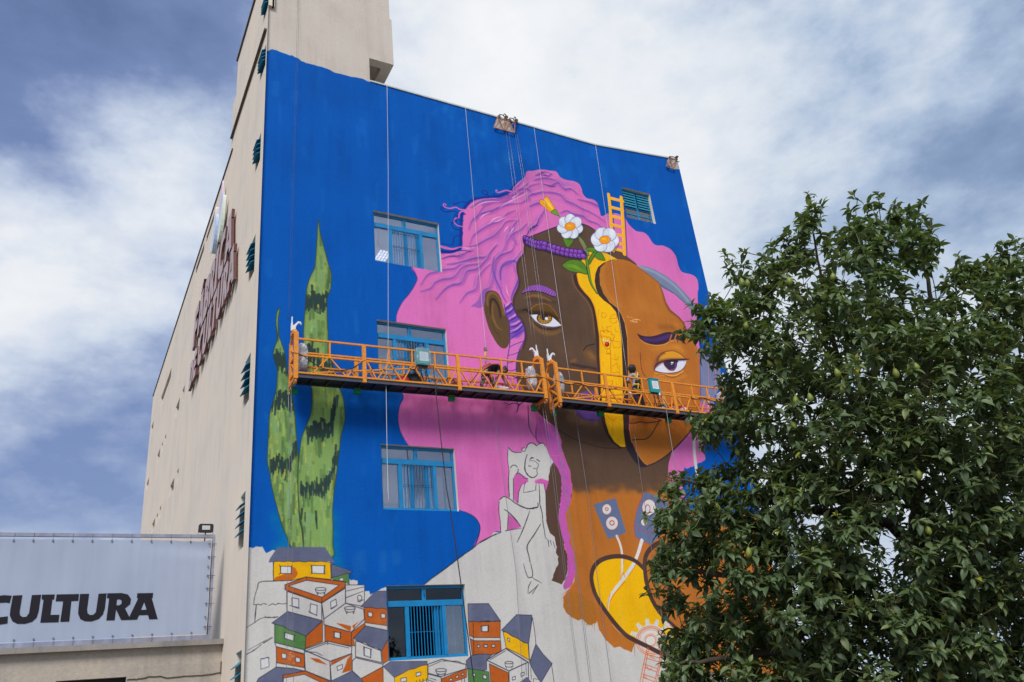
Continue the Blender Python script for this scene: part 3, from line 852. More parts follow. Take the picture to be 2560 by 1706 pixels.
for s, mid in (('B 762,1445 800,1440 862,1450 845,1500 808,1538 775,1500', 'B 850,1455 810,1525'), ('D 608,232 650,195 700,180 770,192 815,230 838,312 770,302 690,290 640,265', 'D 620,235 720,245 830,305'), ('D 828,75 870,68 930,82 900,120 880,112 840,95', 'D 835,80 920,88'),
               ('D 940,90 900,110 865,150 850,200 858,225 885,180 905,150', 'D 930,95 860,210'), ('D 905,148 930,112 965,118 990,160 998,188 940,180', 'D 915,140 990,185')):
    c = fill(s, (92, 138, 44), smooth=True, edge=np.array((44, 70, 34)), ew=5)
    line(mid, [5, 26, 4], (170, 196, 60), 0.7, soft=18, clip=c)
    line(mid, 4, (52, 86, 36), 0.8, soft=2)


def flower(cx, cy, rx, ry, rot, n=7):
    ell('B', cx + 12, cy + 22, rx * 1.0, ry * 1.0, (54, 40, 70), alpha=0.35)
    for k in range(n):
        a_ = rot + 2 * math.pi * k / n
        x, y = cx + math.cos(a_) * rx * 0.60, cy + math.sin(a_) * ry * 0.60
        c = ell('B', x, y, rx * 0.46, rx * (0.44 if n > 6 else .52), (222, 226, 238), rot=a_, edge=np.array((120, 130, 176)), ew=4)
        line(f'B {cx + math.cos(a_) * rx * .3:.0f},{cy + math.sin(a_) * ry * .3:.0f} {cx + math.cos(a_) * rx * .62:.0f},{cy + math.sin(a_) * ry * .62:.0f}', [34, 4], (150, 162, 206), 0.6, soft=16, clip=c, smooth=False)
        line(f'B {cx + math.cos(a_) * rx * .6:.0f},{cy + math.sin(a_) * ry * .6:.0f} {cx + math.cos(a_) * rx * .98:.0f},{cy + math.sin(a_) * ry * .98:.0f}', 44, (246, 248, 252), 0.6, soft=34, clip=c, smooth=False)
    c = ell('B', cx, cy, rx * 0.42, ry * 0.34, (250, 160, 30), rot=-0.1, edge=np.array((206, 104, 20)), ew=5)
    blob('B', cx - 8, cy - 8, rx * .25, ry * .16, (255, 222, 90), 0.9, clip=c)


flower(826, 1346, 114, 106, 0.25)
flower(1146, 1468, 122, 104, 0.1, 6)
c = fill('B 545,1118 560,1098 582,1104 590,1078 620,1078 655,1125 690,1190 668,1212 640,1210 590,1170 560,1145', (250, 176, 30), smooth=True, edge=np.array((150, 84, 40)), ew=4)
line('B 600,1095 640,1150 670,1195', [6, 22, 8], (255, 224, 110), 0.8, soft=12, clip=c)
line('B 560,1115 600,1150 640,1195', [6, 14, 6], (232, 130, 20), 0.8, soft=10, clip=c)
fill('B 650,1215 690,1188 712,1215 722,1245 690,1240', (112, 160, 54), smooth=True, edge=np.array((52, 84, 40)), ew=4)

# --- braid over the forehead and the long braid beside the ear
pth = spline(parse('B 425,1470 470,1492 520,1510 580,1520 640,1540 700,1560 D 430,45 500,70 580,95 660,115 740,125 800,128'), False, 4)
line(pth + (0, 6), 64, (46, 32, 40), 0.7, soft=20, smooth=False)
line(pth, 70, (58, 34, 104), soft=3, smooth=False)
for k in range(0, len(pth) - 1):
    x, y = pth[k]
    for sd in (-1, 1):
        q = ((x - 1240) * ZS + (10 if sd > 0 else -4), (y - 600) * ZS + sd * 19)
        if k % 2 == (sd > 0):
            c = ell('D', q[0], q[1], 29, 22, (128, 70, 176), rot=0.5, edge=np.array((56, 32, 100)), ew=5)
            if c:
                blob('D', q[0] - 5, q[1] - 6, 20, 15, (200, 120, 214), 0.95, clip=c)
br = fill('D 75,590 140,575 165,640 195,700 235,760 258,800 262,900 240,960 215,1010 190,1100 185,1200 200,1320 240,1420 200,1480 120,1420 105,1300 105,1100 120,1000 128,900 120,760 90,680', (220, 118, 188), smooth=True)
for s in ('D 75,640 110,615 150,570', 'D 85,690 130,665 165,625', 'D 110,750 165,720 200,690', 'D 122,800 180,790 240,745', 'D 130,860 190,840 255,780', 'D 130,915 185,870 258,830', 'D 120,985 170,960 245,930', 'D 110,1060 160,1050 205,1030', 'D 108,1130 150,1120 195,1100', 'D 100,1200 150,1200 190,1180', 'D 105,1270 150,1280 190,1260', 'D 120,1350 160,1360 205,1330', 'D 150,1430 190,1430 230,1400'):
    up = parse(s)[0][1] < 600 + 900 / ZS
    if up:
        line(parse(s) + (0, 7), [26, 56, 40], (112, 72, 184), 0.9, soft=34, clip=br)
        line(parse(s) - (0, 7), [4, 14, 6], (244, 160, 214), 0.8, soft=12, clip=br)
    line(s, [8, 12, 7] if up else 5, (62, 44, 140), 0.95, soft=2, clip=br)
line('D 75,590 90,680 120,760 128,900 120,1000 105,1100 105,1300 120,1420', 7, (66, 48, 150), 0.9, soft=3)
line('D 140,575 165,640 195,700 235,760 258,800 264,900 240,960 215,1010 190,1100 185,1200 200,1320 240,1420', 8, (66, 48, 150), 0.9, soft=3)
for s in ('F 220,20 260,40 310,30 350,45', 'F 340,10 350,60 335,112', 'F 380,30 350,60 340,110', 'F 330,20 360,40 400,20'):
    line(s, [4, 9, 5], (58, 44, 90), 0.9, soft=2)

# --- lower hair strands, girl in charcoal, hill
line('F 440,50 445,180 455,260 505,345', [8, 10, 5], CHAR, 0.9, soft=3)
line('F 520,210 512,300 520,370 560,400 585,398', [6, 10, 6], CHAR, 0.9, soft=3)
fill('F 660,560 712,622 742,700 752,820 736,960 718,1060 730,1170 755,1290 800,1420 800,1568 H 805,412 800,570 750,668 655,632 680,560 720,480 716,410 690,400 705,330 660,215 620,160 604,0 F 596,860 625,750 632,650', (92, 68, 58), jag=0.7)
strand = fill('F 520,140 600,190 700,262 722,300 748,380 745,430 775,520 800,590 826,650 830,690 822,730 838,770 845,830 832,880 836,930 800,1012 785,1060 800,1130 800,1180 825,1240 820,1300 855,1390 868,1450 878,1540 H 875,560 855,640 830,690 775,718 760,685 802,572 806,412 742,182 718,60 F 718,1060 736,960 752,820 742,700 712,622 640,520 600,440 560,400 520,370 515,250', (200, 92, 176), smooth=False)
for x, y in ((650, 340), (760, 600), (700, 260), (780, 700), (790, 830), (740, 450)):
    blob('F', x, y, 60, 40, (150, 92, 186), 0.7, 0.8, clip=strand)
line('F 524,150 540,230 580,320 600,420 640,500 720,510 770,480', [5, 4, 3], (240, 140, 90), 0.7, soft=2)
line('F 745,430 800,590 826,650 838,770 845,830 836,930 785,1060 825,1240 860,1400 878,1540', 4, (230, 120, 90), 0.55, soft=2)
line('H 850,650 800,740 740,800', [8, 6, 2], (222, 110, 70), 0.9, soft=2)
line('H 850,690 770,750 745,770', [5, 4, 2], (222, 110, 70), 0.9, soft=2)
# white hill and figure
fill('F 0,1310 60,1275 130,1240 190,1216 178,1050 175,925 190,895 220,886 270,895 262,760 265,660 255,560 255,432 275,452 300,475 380,482 400,440 415,440 440,408 475,393 510,412 545,400 582,396 605,430 630,500 672,570 642,620 640,660 628,700 630,742 560,718 505,732 498,762 560,758 582,775 600,860 602,960 606,1110 640,1220 684,1255 700,1350 696,1400 716,1440 705,1500 680,1568 H 655,632 750,668 765,690 740,800 762,870 800,950 900,1000 1000,1060 1100,1300 1400,1320 1400,1568 0,1568 G 0,1568 0,1700 1500,1700 1690,668 1760,612 1900,510 2040,402 2130,342 2200,300', WHITE)
for s in ('F 310,700 345,668 395,692 440,722 442,750 380,785 356,850 350,955 312,922 305,800', 'F 512,748 560,722 630,746 600,850 582,772 520,764', 'F 256,1040 330,1105 382,1166 300,1188 248,1200'):
    fill(s, (206, 96, 170), smooth=False)
line('G 2350,205 F 0,1310 60,1275 130,1240 190,1216', 6, CHAR, 0.85, soft=3, rough=.15)
line('G 1690,668 1760,612 1900,510 2040,402 2130,342 2220,270 2350,205', [7, 10, 12, 7, 6], (40, 50, 70), 0.85, soft=4, rough=.15)
for s, w_ in (('F 260,438 275,455 300,475 340,482 380,480', [9, 5]), ('F 256,450 254,560 266,640 262,730 270,890', 5), ('F 425,440 440,408 475,394 520,420', 8), ('F 520,420 545,402 580,398 600,430', [4, 8, 3]), ('F 432,500 415,560 412,640 440,690 470,710 500,708 525,680 520,640 535,600 520,575 490,558 450,560', [5, 11, 10, 6, 5, 4, 3]), ('F 455,548 475,530 495,535', [4, 12, 4]), ('F 520,545 545,562', 9), ('F 445,605 465,607', 9),
                ('F 490,630 515,628', 5), ('F 280,620 300,600 325,600 340,615', 7), ('F 350,635 345,665 325,685', [8, 5]), ('F 262,700 262,800 270,890', 6), ('F 305,720 306,920', 7), ('F 355,670 385,690 405,715 440,722', [8, 5]), ('F 415,755 405,800 398,850', [6, 3]), ('F 380,785 355,850 348,940', [4, 7]), ('F 540,765 545,840 548,930', [4, 9]), ('F 515,760 510,820', [4, 6]), ('F 400,850 450,842 520,825', [2, 6, 2]),
                ('F 180,915 215,888 260,900 330,950 400,985 450,998 500,990 530,980 530,945', [8, 8, 10, 12, 8]), ('F 176,930 172,1020 184,1110 190,1216', 6), ('F 220,1005 255,1025 320,1090 370,1155', [5, 9, 12, 5]), ('F 260,1030 255,1110 250,1190', [3, 7, 4]), ('F 235,1200 300,1188 380,1178', [8, 6, 3]), ('F 455,1020 420,1120 380,1220 340,1305', [5, 9, 4]), ('F 555,1140 500,1230 440,1320 432,1370 445,1420 460,1490', [6, 9, 10, 8, 7]),
                ('F 550,890 548,950 570,1040 575,1110', [5, 8, 6]), ('F 588,770 605,880 608,990', [5, 5, 4]), ('F 575,1110 590,1200 600,1260 620,1282', [8, 6, 4]), ('F 610,1100 625,1160 640,1210', [5, 7, 3]), ('F 625,1290 632,1345', [10, 4]), ('F 645,1290 655,1330', [8, 4]), ('F 670,1300 690,1365', [6, 8, 3]), ('H 400,480 415,540 440,600 475,600 482,560 465,480', [5, 8, 7]), ('H 482,605 500,620 540,640 565,658', [5, 6, 3]), ('H 470,640 445,690 440,750', [4, 7, 4]), ('H 535,670 500,705 450,750', 6), ('H 525,685 480,755', 5)):
    line(s, w_, CHAR, 0.95, soft=3, rough=.12)
ell('F', 400, 455, 19, 17, (70, 74, 80), ring=5)

# --- speakers on stems
for s in ('F 1040,960 1140,928 1242,898 1290,1050 1342,1216 1260,1248 1175,1277 1110,1130', 'F 1500,845 1590,868 1660,905 1720,932 1742,1060 1725,1180 1640,1260 1560,1332 1490,1290 1425,1260 1412,1200 1410,1140 1440,1000'):
    fill(s, (104, 116, 150))
for cx, cy, rx, ry in ((1163, 1003, 42, 48), (1210, 1130, 55, 61), (1550, 986, 62, 73), (1505, 1118, 28, 36)):
    ell('F', cx, cy, rx, ry, (222, 220, 220))
    ell('F', cx, cy, rx, ry, RED, ring=4, alpha=0.8)
ell('F', 1163, 1001, 13, 13, RED, ring=7)
ell('F', 1210, 1128, 20, 20, RED, ring=9)
ell('F', 1538, 1000, 22, 38, (204, 62, 66), ring=7)
for s in ('F 1410,1158 1480,1190 1560,1222', 'F 1412,1150 1425,1260 1490,1292 1560,1330', 'F 1500,860 1440,1000 1412,1140', 'F 1680,965 1640,1080 1575,1220'):
    line(s, 5, (206, 66, 76), 0.9, soft=2, smooth=False)

# --- yellow ribbon, cables, cog wheels
rib_out = 'H 1500,520 1420,450 1310,412 1200,415 1110,445 1050,500 1025,570 1025,640 1055,750 1110,850 1210,990 1330,1125 1420,1180 1480,1210 1640,1290 1850,1400 2100,1500'
rib = fill('H 1500,540 1420,460 1310,415 1200,415 1110,445 1050,500 1025,570 1025,640 1055,750 1110,850 1210,990 1330,1125 1420,1180 1640,1290 1850,1400 2100,1500 2100,1250 1900,1150 1760,1040 1640,930 1560,800 1505,640', (247, 186, 12))
line(rib_out, 38, (80, 58, 54), soft=2)
line('H 1680,270 1600,310 1540,370 1512,450 1515,560 1530,660 1570,790 1640,910 1740,1020 1850,1110 2000,1200', 40, (80, 58, 54), soft=2)
line('H 1210,1035 1260,1090 1325,1138', 5, (232, 170, 150), 0.9, soft=2)
line('H 1255,225 1285,300 1302,380 1304,480 1300,600 1298,640', [26, 22, 22, 18, 14], (224, 218, 214), soft=2)
line('H 1485,265 1455,370 1410,480 1350,570 1280,660 1210,750 1180,820 1172,900', [36, 34, 34, 30, 26, 22, 12], (224, 218, 214), soft=2)
for s in ('H 1500,275 1470,375 1425,490 1365,585', 'H 1268,225 1298,300 1316,380 1318,480', 'H 1290,620 1310,560 1330,600', 'H 1330,640 1230,760 1190,830', 'H 1290,408 1320,410', 'H 1195,750 1175,830 1168,900'):
    line(s, 4, (214, 74, 52), 0.9, soft=2)


def cog(cx, cy, r0, r1, teeth, a0, a1):
    p = []
    for k in range(teeth):
        t0 = a0 + (a1 - a0) * k / teeth
        st = (a1 - a0) / teeth
        for f_, rr in ((0.0, r0), (0.18, r0), (0.3, r1), (0.62, r1), (0.74, r0)):
            p.append((cx + rr * math.cos(t0 + st * f_), cy + rr * 1.0 * math.sin(t0 + st * f_)))
    o = ORG['H']
    return np.array([(o[0] + x / ZS, o[1] + y / ZS) for x, y in p])


for cx, cy, r0, r1 in ((1565, 1175, 140, 195), (1830, 1270, 72, 108)):
    fill(cog(cx, cy, r0, r1, 12, 0.1, 0.1 + 2 * math.pi), (222, 216, 208), clip=rib)
    fill(cog(cx, cy, r0 * .98, r0, 12, 0.1, 6.4), (222, 216, 208))
    for rr, w_ in ((0.95, 7), (0.84, 9), (0.72, 4), (0.44, 4), (0.34, 8)):
        ell('H', cx, cy + 8, r0 * rr, r0 * rr * 1.0, (224, 112, 66), ring=w_, alpha=0.85)
line(rib_out, 38, (80, 58, 54), soft=2)
line('H 1690,1010 1740,1050 1800,1110 1880,1160', 30, (222, 214, 206), soft=2)
for s in ('H 1740,1040 1800,1090 1900,1130', 'H 1760,1075 1830,1140 1900,1165', 'H 1535,1245 1500,1400 1465,1568', 'H 1548,1250 1520,1400 1490,1568', 'H 1660,1280 1640,1400 1600,1568', 'H 1676,1285 1650,1420 1615,1568', 'H 1530,1310 1650,1345', 'H 1525,1345 1640,1378', 'H 1510,1400 1625,1440', 'H 1510,1430 1620,1470', 'H 1495,1490 1610,1530', 'H 1490,1520 1600,1560', 'H 1530,1420 1550,1450 1575,1440', 'H 1560,1330 1600,1350', 'H 1500,1500 1530,1530'):
    line(s, [7, 9, 6], (216, 98, 52), 0.9, soft=2, smooth=False)

# --- the hillside of little houses
OR2, YE2, GR2, WH2 = np.array((190, 94, 36)), np.array((238, 178, 16)), np.array((86, 130, 72)), np.array((206, 202, 198))
HOUSE = [
    ('G 345,325 780,325 835,410 872,465 835,470 820,455 780,460 740,455 690,460 640,455 590,462 540,455 490,460 440,452 400,460 350,455 310,462 262,466 275,430', ROOF, 0),
    ('G 305,460 350,455 400,460 440,452 490,460 540,455 590,462 640,455 690,460 740,455 780,460 835,468 835,622 610,600 470,632 308,635', YE2, 5),
    ('G 840,480 940,515 1037,550 1000,568 950,575 900,592 840,602', ROOF, 4), ('G 838,606 900,592 950,575 1000,568 1002,668 960,642 860,626', GR2, 4), ('G 915,612 950,606 948,636 912,632', WH2, 3),
    ('G 310,632 325,602 400,575 450,540 480,502 510,520 532,570 505,610 468,630', (200, 104, 30), 0),
    ('G 430,730 750,838 752,1000 432,915', WH2, 7), ('G 750,838 968,700 968,842 770,988', WH2, 7), ('G 413,670 605,598 968,645 965,692 750,838 413,715', OR2, 6), ('G 445,682 610,630 912,674 752,785', WH2, 5),
    ('G 968,672 1143,672 1140,870 970,840', WH2, 5),
    ('G 770,985 970,840 1135,895 1142,985 1020,1105 770,1036', WH2, 6), ('G 880,1022 940,1030 1020,1050 1015,1098 960,1070', OR2, 0), ('G 1030,1045 1138,985 1100,1005 1060,1040 1045,1085', OR2, 0),
    ('G 778,1040 1020,1105 1028,1230 900,1215 800,1190 780,1190', OR2, 5), ('G 1022,1105 1146,1020 1146,1055 1042,1160 1052,1232 1026,1230', OR2, 4),
    ('G 1245,728 1345,728 1350,895 1300,885 1250,890 1200,878 1150,880 1108,872', ROOF, 4), ('G 1140,880 1200,878 1250,890 1300,885 1350,895 1352,1047 1145,1018', OR2, 4), ('G 1145,1018 1352,1047 1352,1090 1150,1047', WH2, 4),
    ('G 1060,1185 1100,1195 1200,1240 1292,1275 1302,1385 1060,1330', WH2, 6), ('G 1152,1048 1357,1090 1357,1172 1302,1277 1250,1245 1200,1240 1150,1200 1100,1195 1042,1160', ROOF, 5), ('G 1300,1277 1357,1175 1368,1362 1312,1397', OR2, 4),
    ('G 318,1030 400,1050 450,1085 520,1105 605,1142 600,1270 318,1200', GR2, 5), ('G 435,916 757,1000 605,1142 520,1105 450,1085 400,1050 330,1035 292,1022', ROOF, 5), ('G 605,1142 757,1005 757,1192 600,1252', OR2, 5),
    ('G 318,1200 600,1270 598,1305 332,1238', WH2, 5), ('G 333,1238 592,1310 592,1432 335,1386', OR2, 5), ('G 335,1386 592,1432 598,1462 330,1428', WH2, 5),
    ('G 590,1270 825,1372 832,1552 600,1460', WH2, 6), ('G 828,1412 1027,1305 1027,1462 840,1560', WH2, 6), ('G 835,1372 930,1312 1022,1310 880,1382 835,1412', OR2, 0), ('G 985,1352 1022,1312 1022,1456 935,1482 962,1420 975,1390', OR2, 0), ('G 640,1340 720,1350 800,1405 700,1380', OR2, 0),
    ('G 585,1265 805,1188 1027,1240 1022,1302 825,1372', WH2, 6),
    ('G 335,1425 500,1440 592,1462 398,1500 390,1570 150,1570 170,1530', ROOF, 6), ('G 390,1500 600,1462 820,1556 770,1580 590,1492 400,1530', OR2, 5), ('G 400,1528 590,1492 770,1580 400,1620', WH2, 4), ('G 820,1562 1030,1460 1142,1580 800,1600', ROOF, 4),
    ('G 1030,1372 1060,1340 1312,1400 1312,1422 1110,1532 1030,1460', WH2, 6), ('G 1110,1532 1312,1422 1315,1580 1145,1580', OR2, 5),
    ('G 1380,1375 1718,1372 1718,1405 1660,1415 1600,1440 1550,1450 1480,1490 1415,1520 1315,1420', ROOF, 4), ('G 1418,1520 1480,1490 1550,1450 1600,1440 1660,1415 1720,1405 1722,1540 1560,1600 1420,1600', YE2, 4),
    ('G 1725,1400 1850,1355 2072,1400 2072,1442 1845,1512 1725,1482', WH2, 6), ('G 1850,1532 2080,1440 2078,1520 1850,1600', OR2, 4), ('G 1725,1490 1845,1520 1848,1600 1725,1600', WH2, 5),
    ('G 2090,845 2280,843 H 190,1005 150,998 110,1008 70,1000 30,1010 0,1003 G 2300,1010 2250,1004 2200,1012 2150,1005 2095,1012', ROOF, 5), ('G 2095,1012 2150,1005 2200,1012 2250,1004 2300,1010 H 30,1010 70,1000 110,1008 185,1005 185,1157 0,1155 G 2145,1155 2105,1135', OR2, 5),
    ('G 2105,1135 2145,1155 H 185,1157 188,1185 0,1185 G 2150,1185 2112,1165', WH2, 4), ('G 2112,1165 2150,1185 H 188,1185 195,1282 110,1312 0,1310 G 2130,1310', OR2, 5),
    ('G 2125,1320 2200,1305 H 110,1312 60,1362 60,1450 0,1462 G 2085,1440 2075,1370', ROOF, 5), ('G 2090,1440 H 0,1455 80,1470 90,1600 G 2100,1600', GR2, 5),
    ('H 210,1100 250,1110 290,1140 340,1160 400,1200 440,1208 452,1362 345,1300 240,1250', YE2, 5), ('H 335,945 475,950 470,1060 445,1212 400,1200 340,1160 290,1140 250,1110 196,1088', ROOF, 5),
    ('H 512,1215 580,1310 662,1395 610,1480 560,1570 500,1480 455,1390 480,1300', ROOF, 5), ('H 480,970 500,1090 512,1212 480,1310 455,1380 445,1212', WH2, 5),
    ('H 60,1362 235,1255 442,1380 265,1462', WH2, 7), ('H 85,1395 260,1478 265,1600 98,1560', OR2, 5), ('H 265,1462 442,1380 445,1600 268,1600', WH2, 7), ('H 350,1580 430,1520 500,1600', ROOF, 4),
]
for s, col, ew in HOUSE:
    c = fill(s, col, edge=INK if ew else None, ew=ew)
    if c is not None and col is not WH2:
        p = parse(s)
        for _ in range(7):
            q = p.min(0) + (p.max(0) - p.min(0)) * rng.random(2)
            line(np.array([q, q + (rng.uniform(10, 30), rng.normal(0, 4))]), rng.uniform(20, 50), np.clip(np.array(col) * rng.uniform(0.86, 1.1), 0, 255), 0.3, soft=26, smooth=False, clip=c)
WIN = ['G 368,500 474,502 470,568 374,566', 'G 655,494 778,496 776,570 658,564', 'G 475,790 540,800 540,880 478,866', 'G 648,845 708,860 704,950 640,925', 'G 830,830 880,800 888,860 838,895', 'G 1175,920 1214,926 1214,966 1177,960', 'G 1295,932 1334,940 1332,978 1296,974', 'G 860,1102 924,1112 920,1165 862,1152', 'G 410,1108 500,1135 494,1188 408,1160', 'G 382,1296 425,1306 422,1350 384,1342', 'G 510,1332 553,1344 550,1386 510,1376', 'G 1135,1240 1204,1262 1200,1340 1138,1318',
       'G 890,1420 940,1402 942,1438 895,1458', 'G 190,1350 262,1338 268,1420 192,1446', 'G 1475,1530 1526,1520 1530,1552 1478,1566', 'G 1615,1480 1658,1470 1660,1500 1618,1512', 'G 2212,1050 2280,1045 2280,1100 2216,1100', 'G 2178,1225 2200,1222 2200,1246 2180,1248', 'G 2238,1222 2268,1220 2266,1242 2240,1244', 'G 2310,1222 2335,1220 2335,1244 2312,1244', 'H 10,1050 74,1045 72,1100 12,1100', 'H 36,1222 68,1222 66,1242 38,1244', 'H 108,1218 136,1220 134,1244 108,1242', 'H 252,1158 272,1166 272,1192 254,1184',
       'H 295,1520 324,1510 324,1538 296,1546', 'H 374,1482 404,1472 404,1500 376,1512', 'G 2132,1480 2158,1484 2158,1512 2134,1508', 'G 2230,1496 2262,1504 2260,1538 2230,1530', 'H 28,1495 60,1505 58,1538 28,1528', 'G 1980,1510 2004,1500 2004,1522 1982,1530', 'G 1922,1536 1948,1526 1948,1546 1924,1556', 'G 2034,1486 2054,1478 2054,1498 2036,1504']
for i, s in enumerate(WIN):
    fill(s, (214, 212, 212), edge=INK, ew=5 if i != 13 else 4)
for s in ('G 360,490 375,505 372,562 358,578', 'G 482,492 470,505 470,562 478,574', 'G 648,492 660,500 662,560 652,570', 'G 785,490 772,500 770,562 782,572', 'G 455,860 545,890', 'G 630,915 708,955', 'G 832,890 890,858', 'G 405,1104 415,1110 410,1168', 'G 508,1134 496,1140 494,1190', 'G 858,1098 868,1106 866,1160', 'G 928,1108 918,1116 916,1166', 'G 1130,1236 1142,1246 1140,1322', 'G 1210,1260 1198,1266 1198,1342', 'G 2212,1046 2222,1054 2222,1104', 'G 2284,1042 2274,1052 2274,1104'):
    line(s, 5, INK, 0.9, soft=2, smooth=False)
for x, y in ((740, 705), (1008, 880), (1845, 1450)):
    fill(f'G {x - 50},{y + 4} {x - 40},{y + 34} {x},{y + 44} {x + 40},{y + 34} {x + 50},{y + 4}', WH2, edge=INK, ew=5)
    ell('G', x, y + 4, 50, 14, WH2, edge=INK, ew=5)
    line(f'G {x - 32},{y + 40} {x - 30},{y + 56} {x - 20},{y + 44}', 5, INK, smooth=False)
    line(f'G {x + 30},{y + 40} {x + 32},{y + 56} {x + 40},{y + 40}', 5, INK, smooth=False)
ell('H', 265, 1385, 38, 11, WH2, edge=INK, ew=5)
for s in ('H 228,1390 232,1420 265,1428 300,1420 303,1390', 'H 240,1425 242,1440', 'H 292,1424 292,1440', 'G 600,1285 700,1290 755,1320', 'G 620,1270 800,1205 1000,1250', 'G 805,1190 805,1220', 'G 612,600 612,632', 'G 752,790 752,838', 'G 970,730 1140,690', 'G 970,790 1130,730', 'G 1860,1370 2000,1372 2050,1400', 'G 1735,1420 1850,1370', 'H 245,1265 420,1372', 'H 90,1360 235,1275', 'H 420,1390 425,1500', 'H 655,1400 680,1570', 'H 465,1420 470,1540', 'H 540,1540 490,1530 490,1570', 'G 1735,1545 1840,1590', 'G 1740,1525 1800,1545', 'G 2140,1020 2145,1300', 'G 1650,1540 1650,1568', 'G 1680,1535 1680,1568', 'G 1710,1530 1712,1568', 'G 1620,1550 1620,1568', 'G 2035,1535 2035,1568', 'G 2060,1525 2060,1568'):
    line(s, 5, INK, 0.9, soft=2, smooth=False, rough=.15)
ell('G', 1098, 790, 20, 24, INK, ring=5)
line('G 1080,815 1090,828 1130,808', 7, INK, 0.9, soft=2)
for s, w_ in (('G 480,630 330,636 185,645 160,700 135,780 125,850', [6, 7, 4]), ('G 125,850 150,855 165,848 190,855 215,842 240,850', 6), ('G 265,862 300,845 325,856 350,842 390,846 425,842', 6), ('G 150,855 142,930 135,1018', [8, 12, 5]), ('G 60,1062 130,1020 180,985 230,968', [4, 6, 3]), ('G 230,968 300,970 350,965', [12, 9, 6]), ('G 60,1308 130,1270 200,1215', [6, 8, 4]), ('G 215,1205 300,1155', [9, 5]), ('G 75,1270 200,1200 295,1150', [3, 4, 2]), ('G 192,1350 215,1350 255,1335 268,1345', 5), ('G 310,460 304,560 312,632', 6), ('G 830,470 836,620', 6)):
    line(s, w_, (48, 52, 54), 0.9, soft=3, rough=.2)
for _ in range(26):
    x, y = rng.normal(460, 18), rng.normal(1345, 40)
    line(f'G {x:.0f},{y:.0f} {x + rng.uniform(8, 20):.0f},{y + rng.normal(0, 5):.0f}', 4, (220, 196, 180), 0.6, smooth=False)

# faint grime on the unpainted plaster, drips and runs
for _ in range(90):
    x, y = rng.uniform(620, 1800), rng.uniform(1380, 1700)
    line(np.array([(x, y), (x + rng.normal(0, 2), y + rng.uniform(15, 60))]), rng.uniform(20, 80), (186, 180, 174), rng.uniform(0.03, 0.1), soft=60, smooth=False)
for _ in range(30):
    x = rng.uniform(1040, 1330)
    y = rng.uniform(990, 1050)
    line(np.array([(x, y), (x + 4, y + rng.uniform(20, 80))]), rng.uniform(4, 10), (180, 70, 140), 0.10, soft=6, smooth=False, clip=hair)
# bare plaster left round the roof bracket at the far corner
fill('S 1672,392 1667,402 1672,412 1681,424 1690,420 1697,424 1702,392', (203, 196, 190), jag=0.8)

for s_ in ('B 122,438 158,345 232,366 222,466', 'B 226,370 268,374 322,490 318,492 222,466'):
    fill(s_, (212, 204, 198), jag=0.4)

px = np.ones((TH, TW, 4), np.float32)
px[..., :3] = np.clip(IMG[::-1] / 255.0, 0, 1)
mural_img = bpy.data.images.new('mural_paint', TW, TH, alpha=False)
mural_img.pixels.foreach_set(px.ravel())
mural_img.update()
mural_img.pack()
# ------------------------------------------------------------------ materials of the setting
BEIGE = srgb(226, 213, 198)


def plaster(name, base, streak=0.12, bump=0.25, image=None, warm=(1.05, 1.0, 0.93), gscale=26.0, crack=False):
    """rendered wall: mottled, rain-streaked, grainy"""
    m = bpy.data.materials.new(name)
    m.use_nodes = True
    n = NT(m.node_tree)
    b = m.node_tree.nodes['Principled BSDF']
    b.inputs['Specular IOR Level'].default_value = 0.12
    b.inputs['Roughness'].default_value = 0.85
    geo = n.n('ShaderNodeNewGeometry')
    pos = geo.outputs['Position']
    if image is not None:
        uv = n.n('ShaderNodeUVMap', uv_map='paint').outputs[0]
        col = n.n('ShaderNodeTexImage', {0: uv}, image=image, extension='EXTEND', interpolation='Cubic').outputs[0]
    else:
        rgb = n.n('ShaderNodeRGB')
        rgb.outputs[0].default_value = base
        col = rgb.outputs[0]
    mp = n.n('ShaderNodeMapping', {'Vector': pos, 'Scale': (1.0, 1.0, 0.06)})
    st = n.noise(mp.outputs[0], 2.6, 5, 0.62)
    st2 = n.noise(mp.outputs[0], 9.0, 4, 0.6)
    big = n.noise(pos, 0.5, 4, 0.55)
    f = n.math('ADD', n.math('ADD', n.math('MULTIPLY', st, 0.38), n.math('MULTIPLY', st2, 0.12)), n.math('MULTIPLY', big, 0.5))
    lo, hi = 1 - streak * 1.5, 1 + streak * 0.8
    tint = n.ramp(f, [(0.34, (lo / warm[0], lo * 0.99, lo)), (0.5, (1, 1, 1)), (0.66, (hi * warm[0] * .98, hi, hi * warm[2]))])
    col = n.mix(1.0, col, tint, 'MULTIPLY')
    gr = n.noise(pos, gscale, 5, 0.7)
    gt = n.ramp(gr, [(0.3, (1 - streak * .8,) * 3), (0.7, (1 + streak * .5,) * 3)])
    col = n.mix(1.0, col, gt, 'MULTIPLY')
    m.node_tree.links.new(col, b.inputs['Base Color'])
    h = n.math('ADD', n.math('MULTIPLY', gr, 0.7), n.math('MULTIPLY', n.noise(pos, 5.0, 3, 0.5), 0.5))
    bp = n.n('ShaderNodeBump', {'Height': h, 'Strength': bump, 'Distance': 0.03})
    m.node_tree.links.new(bp.outputs[0], b.inputs['Normal'])
    return m


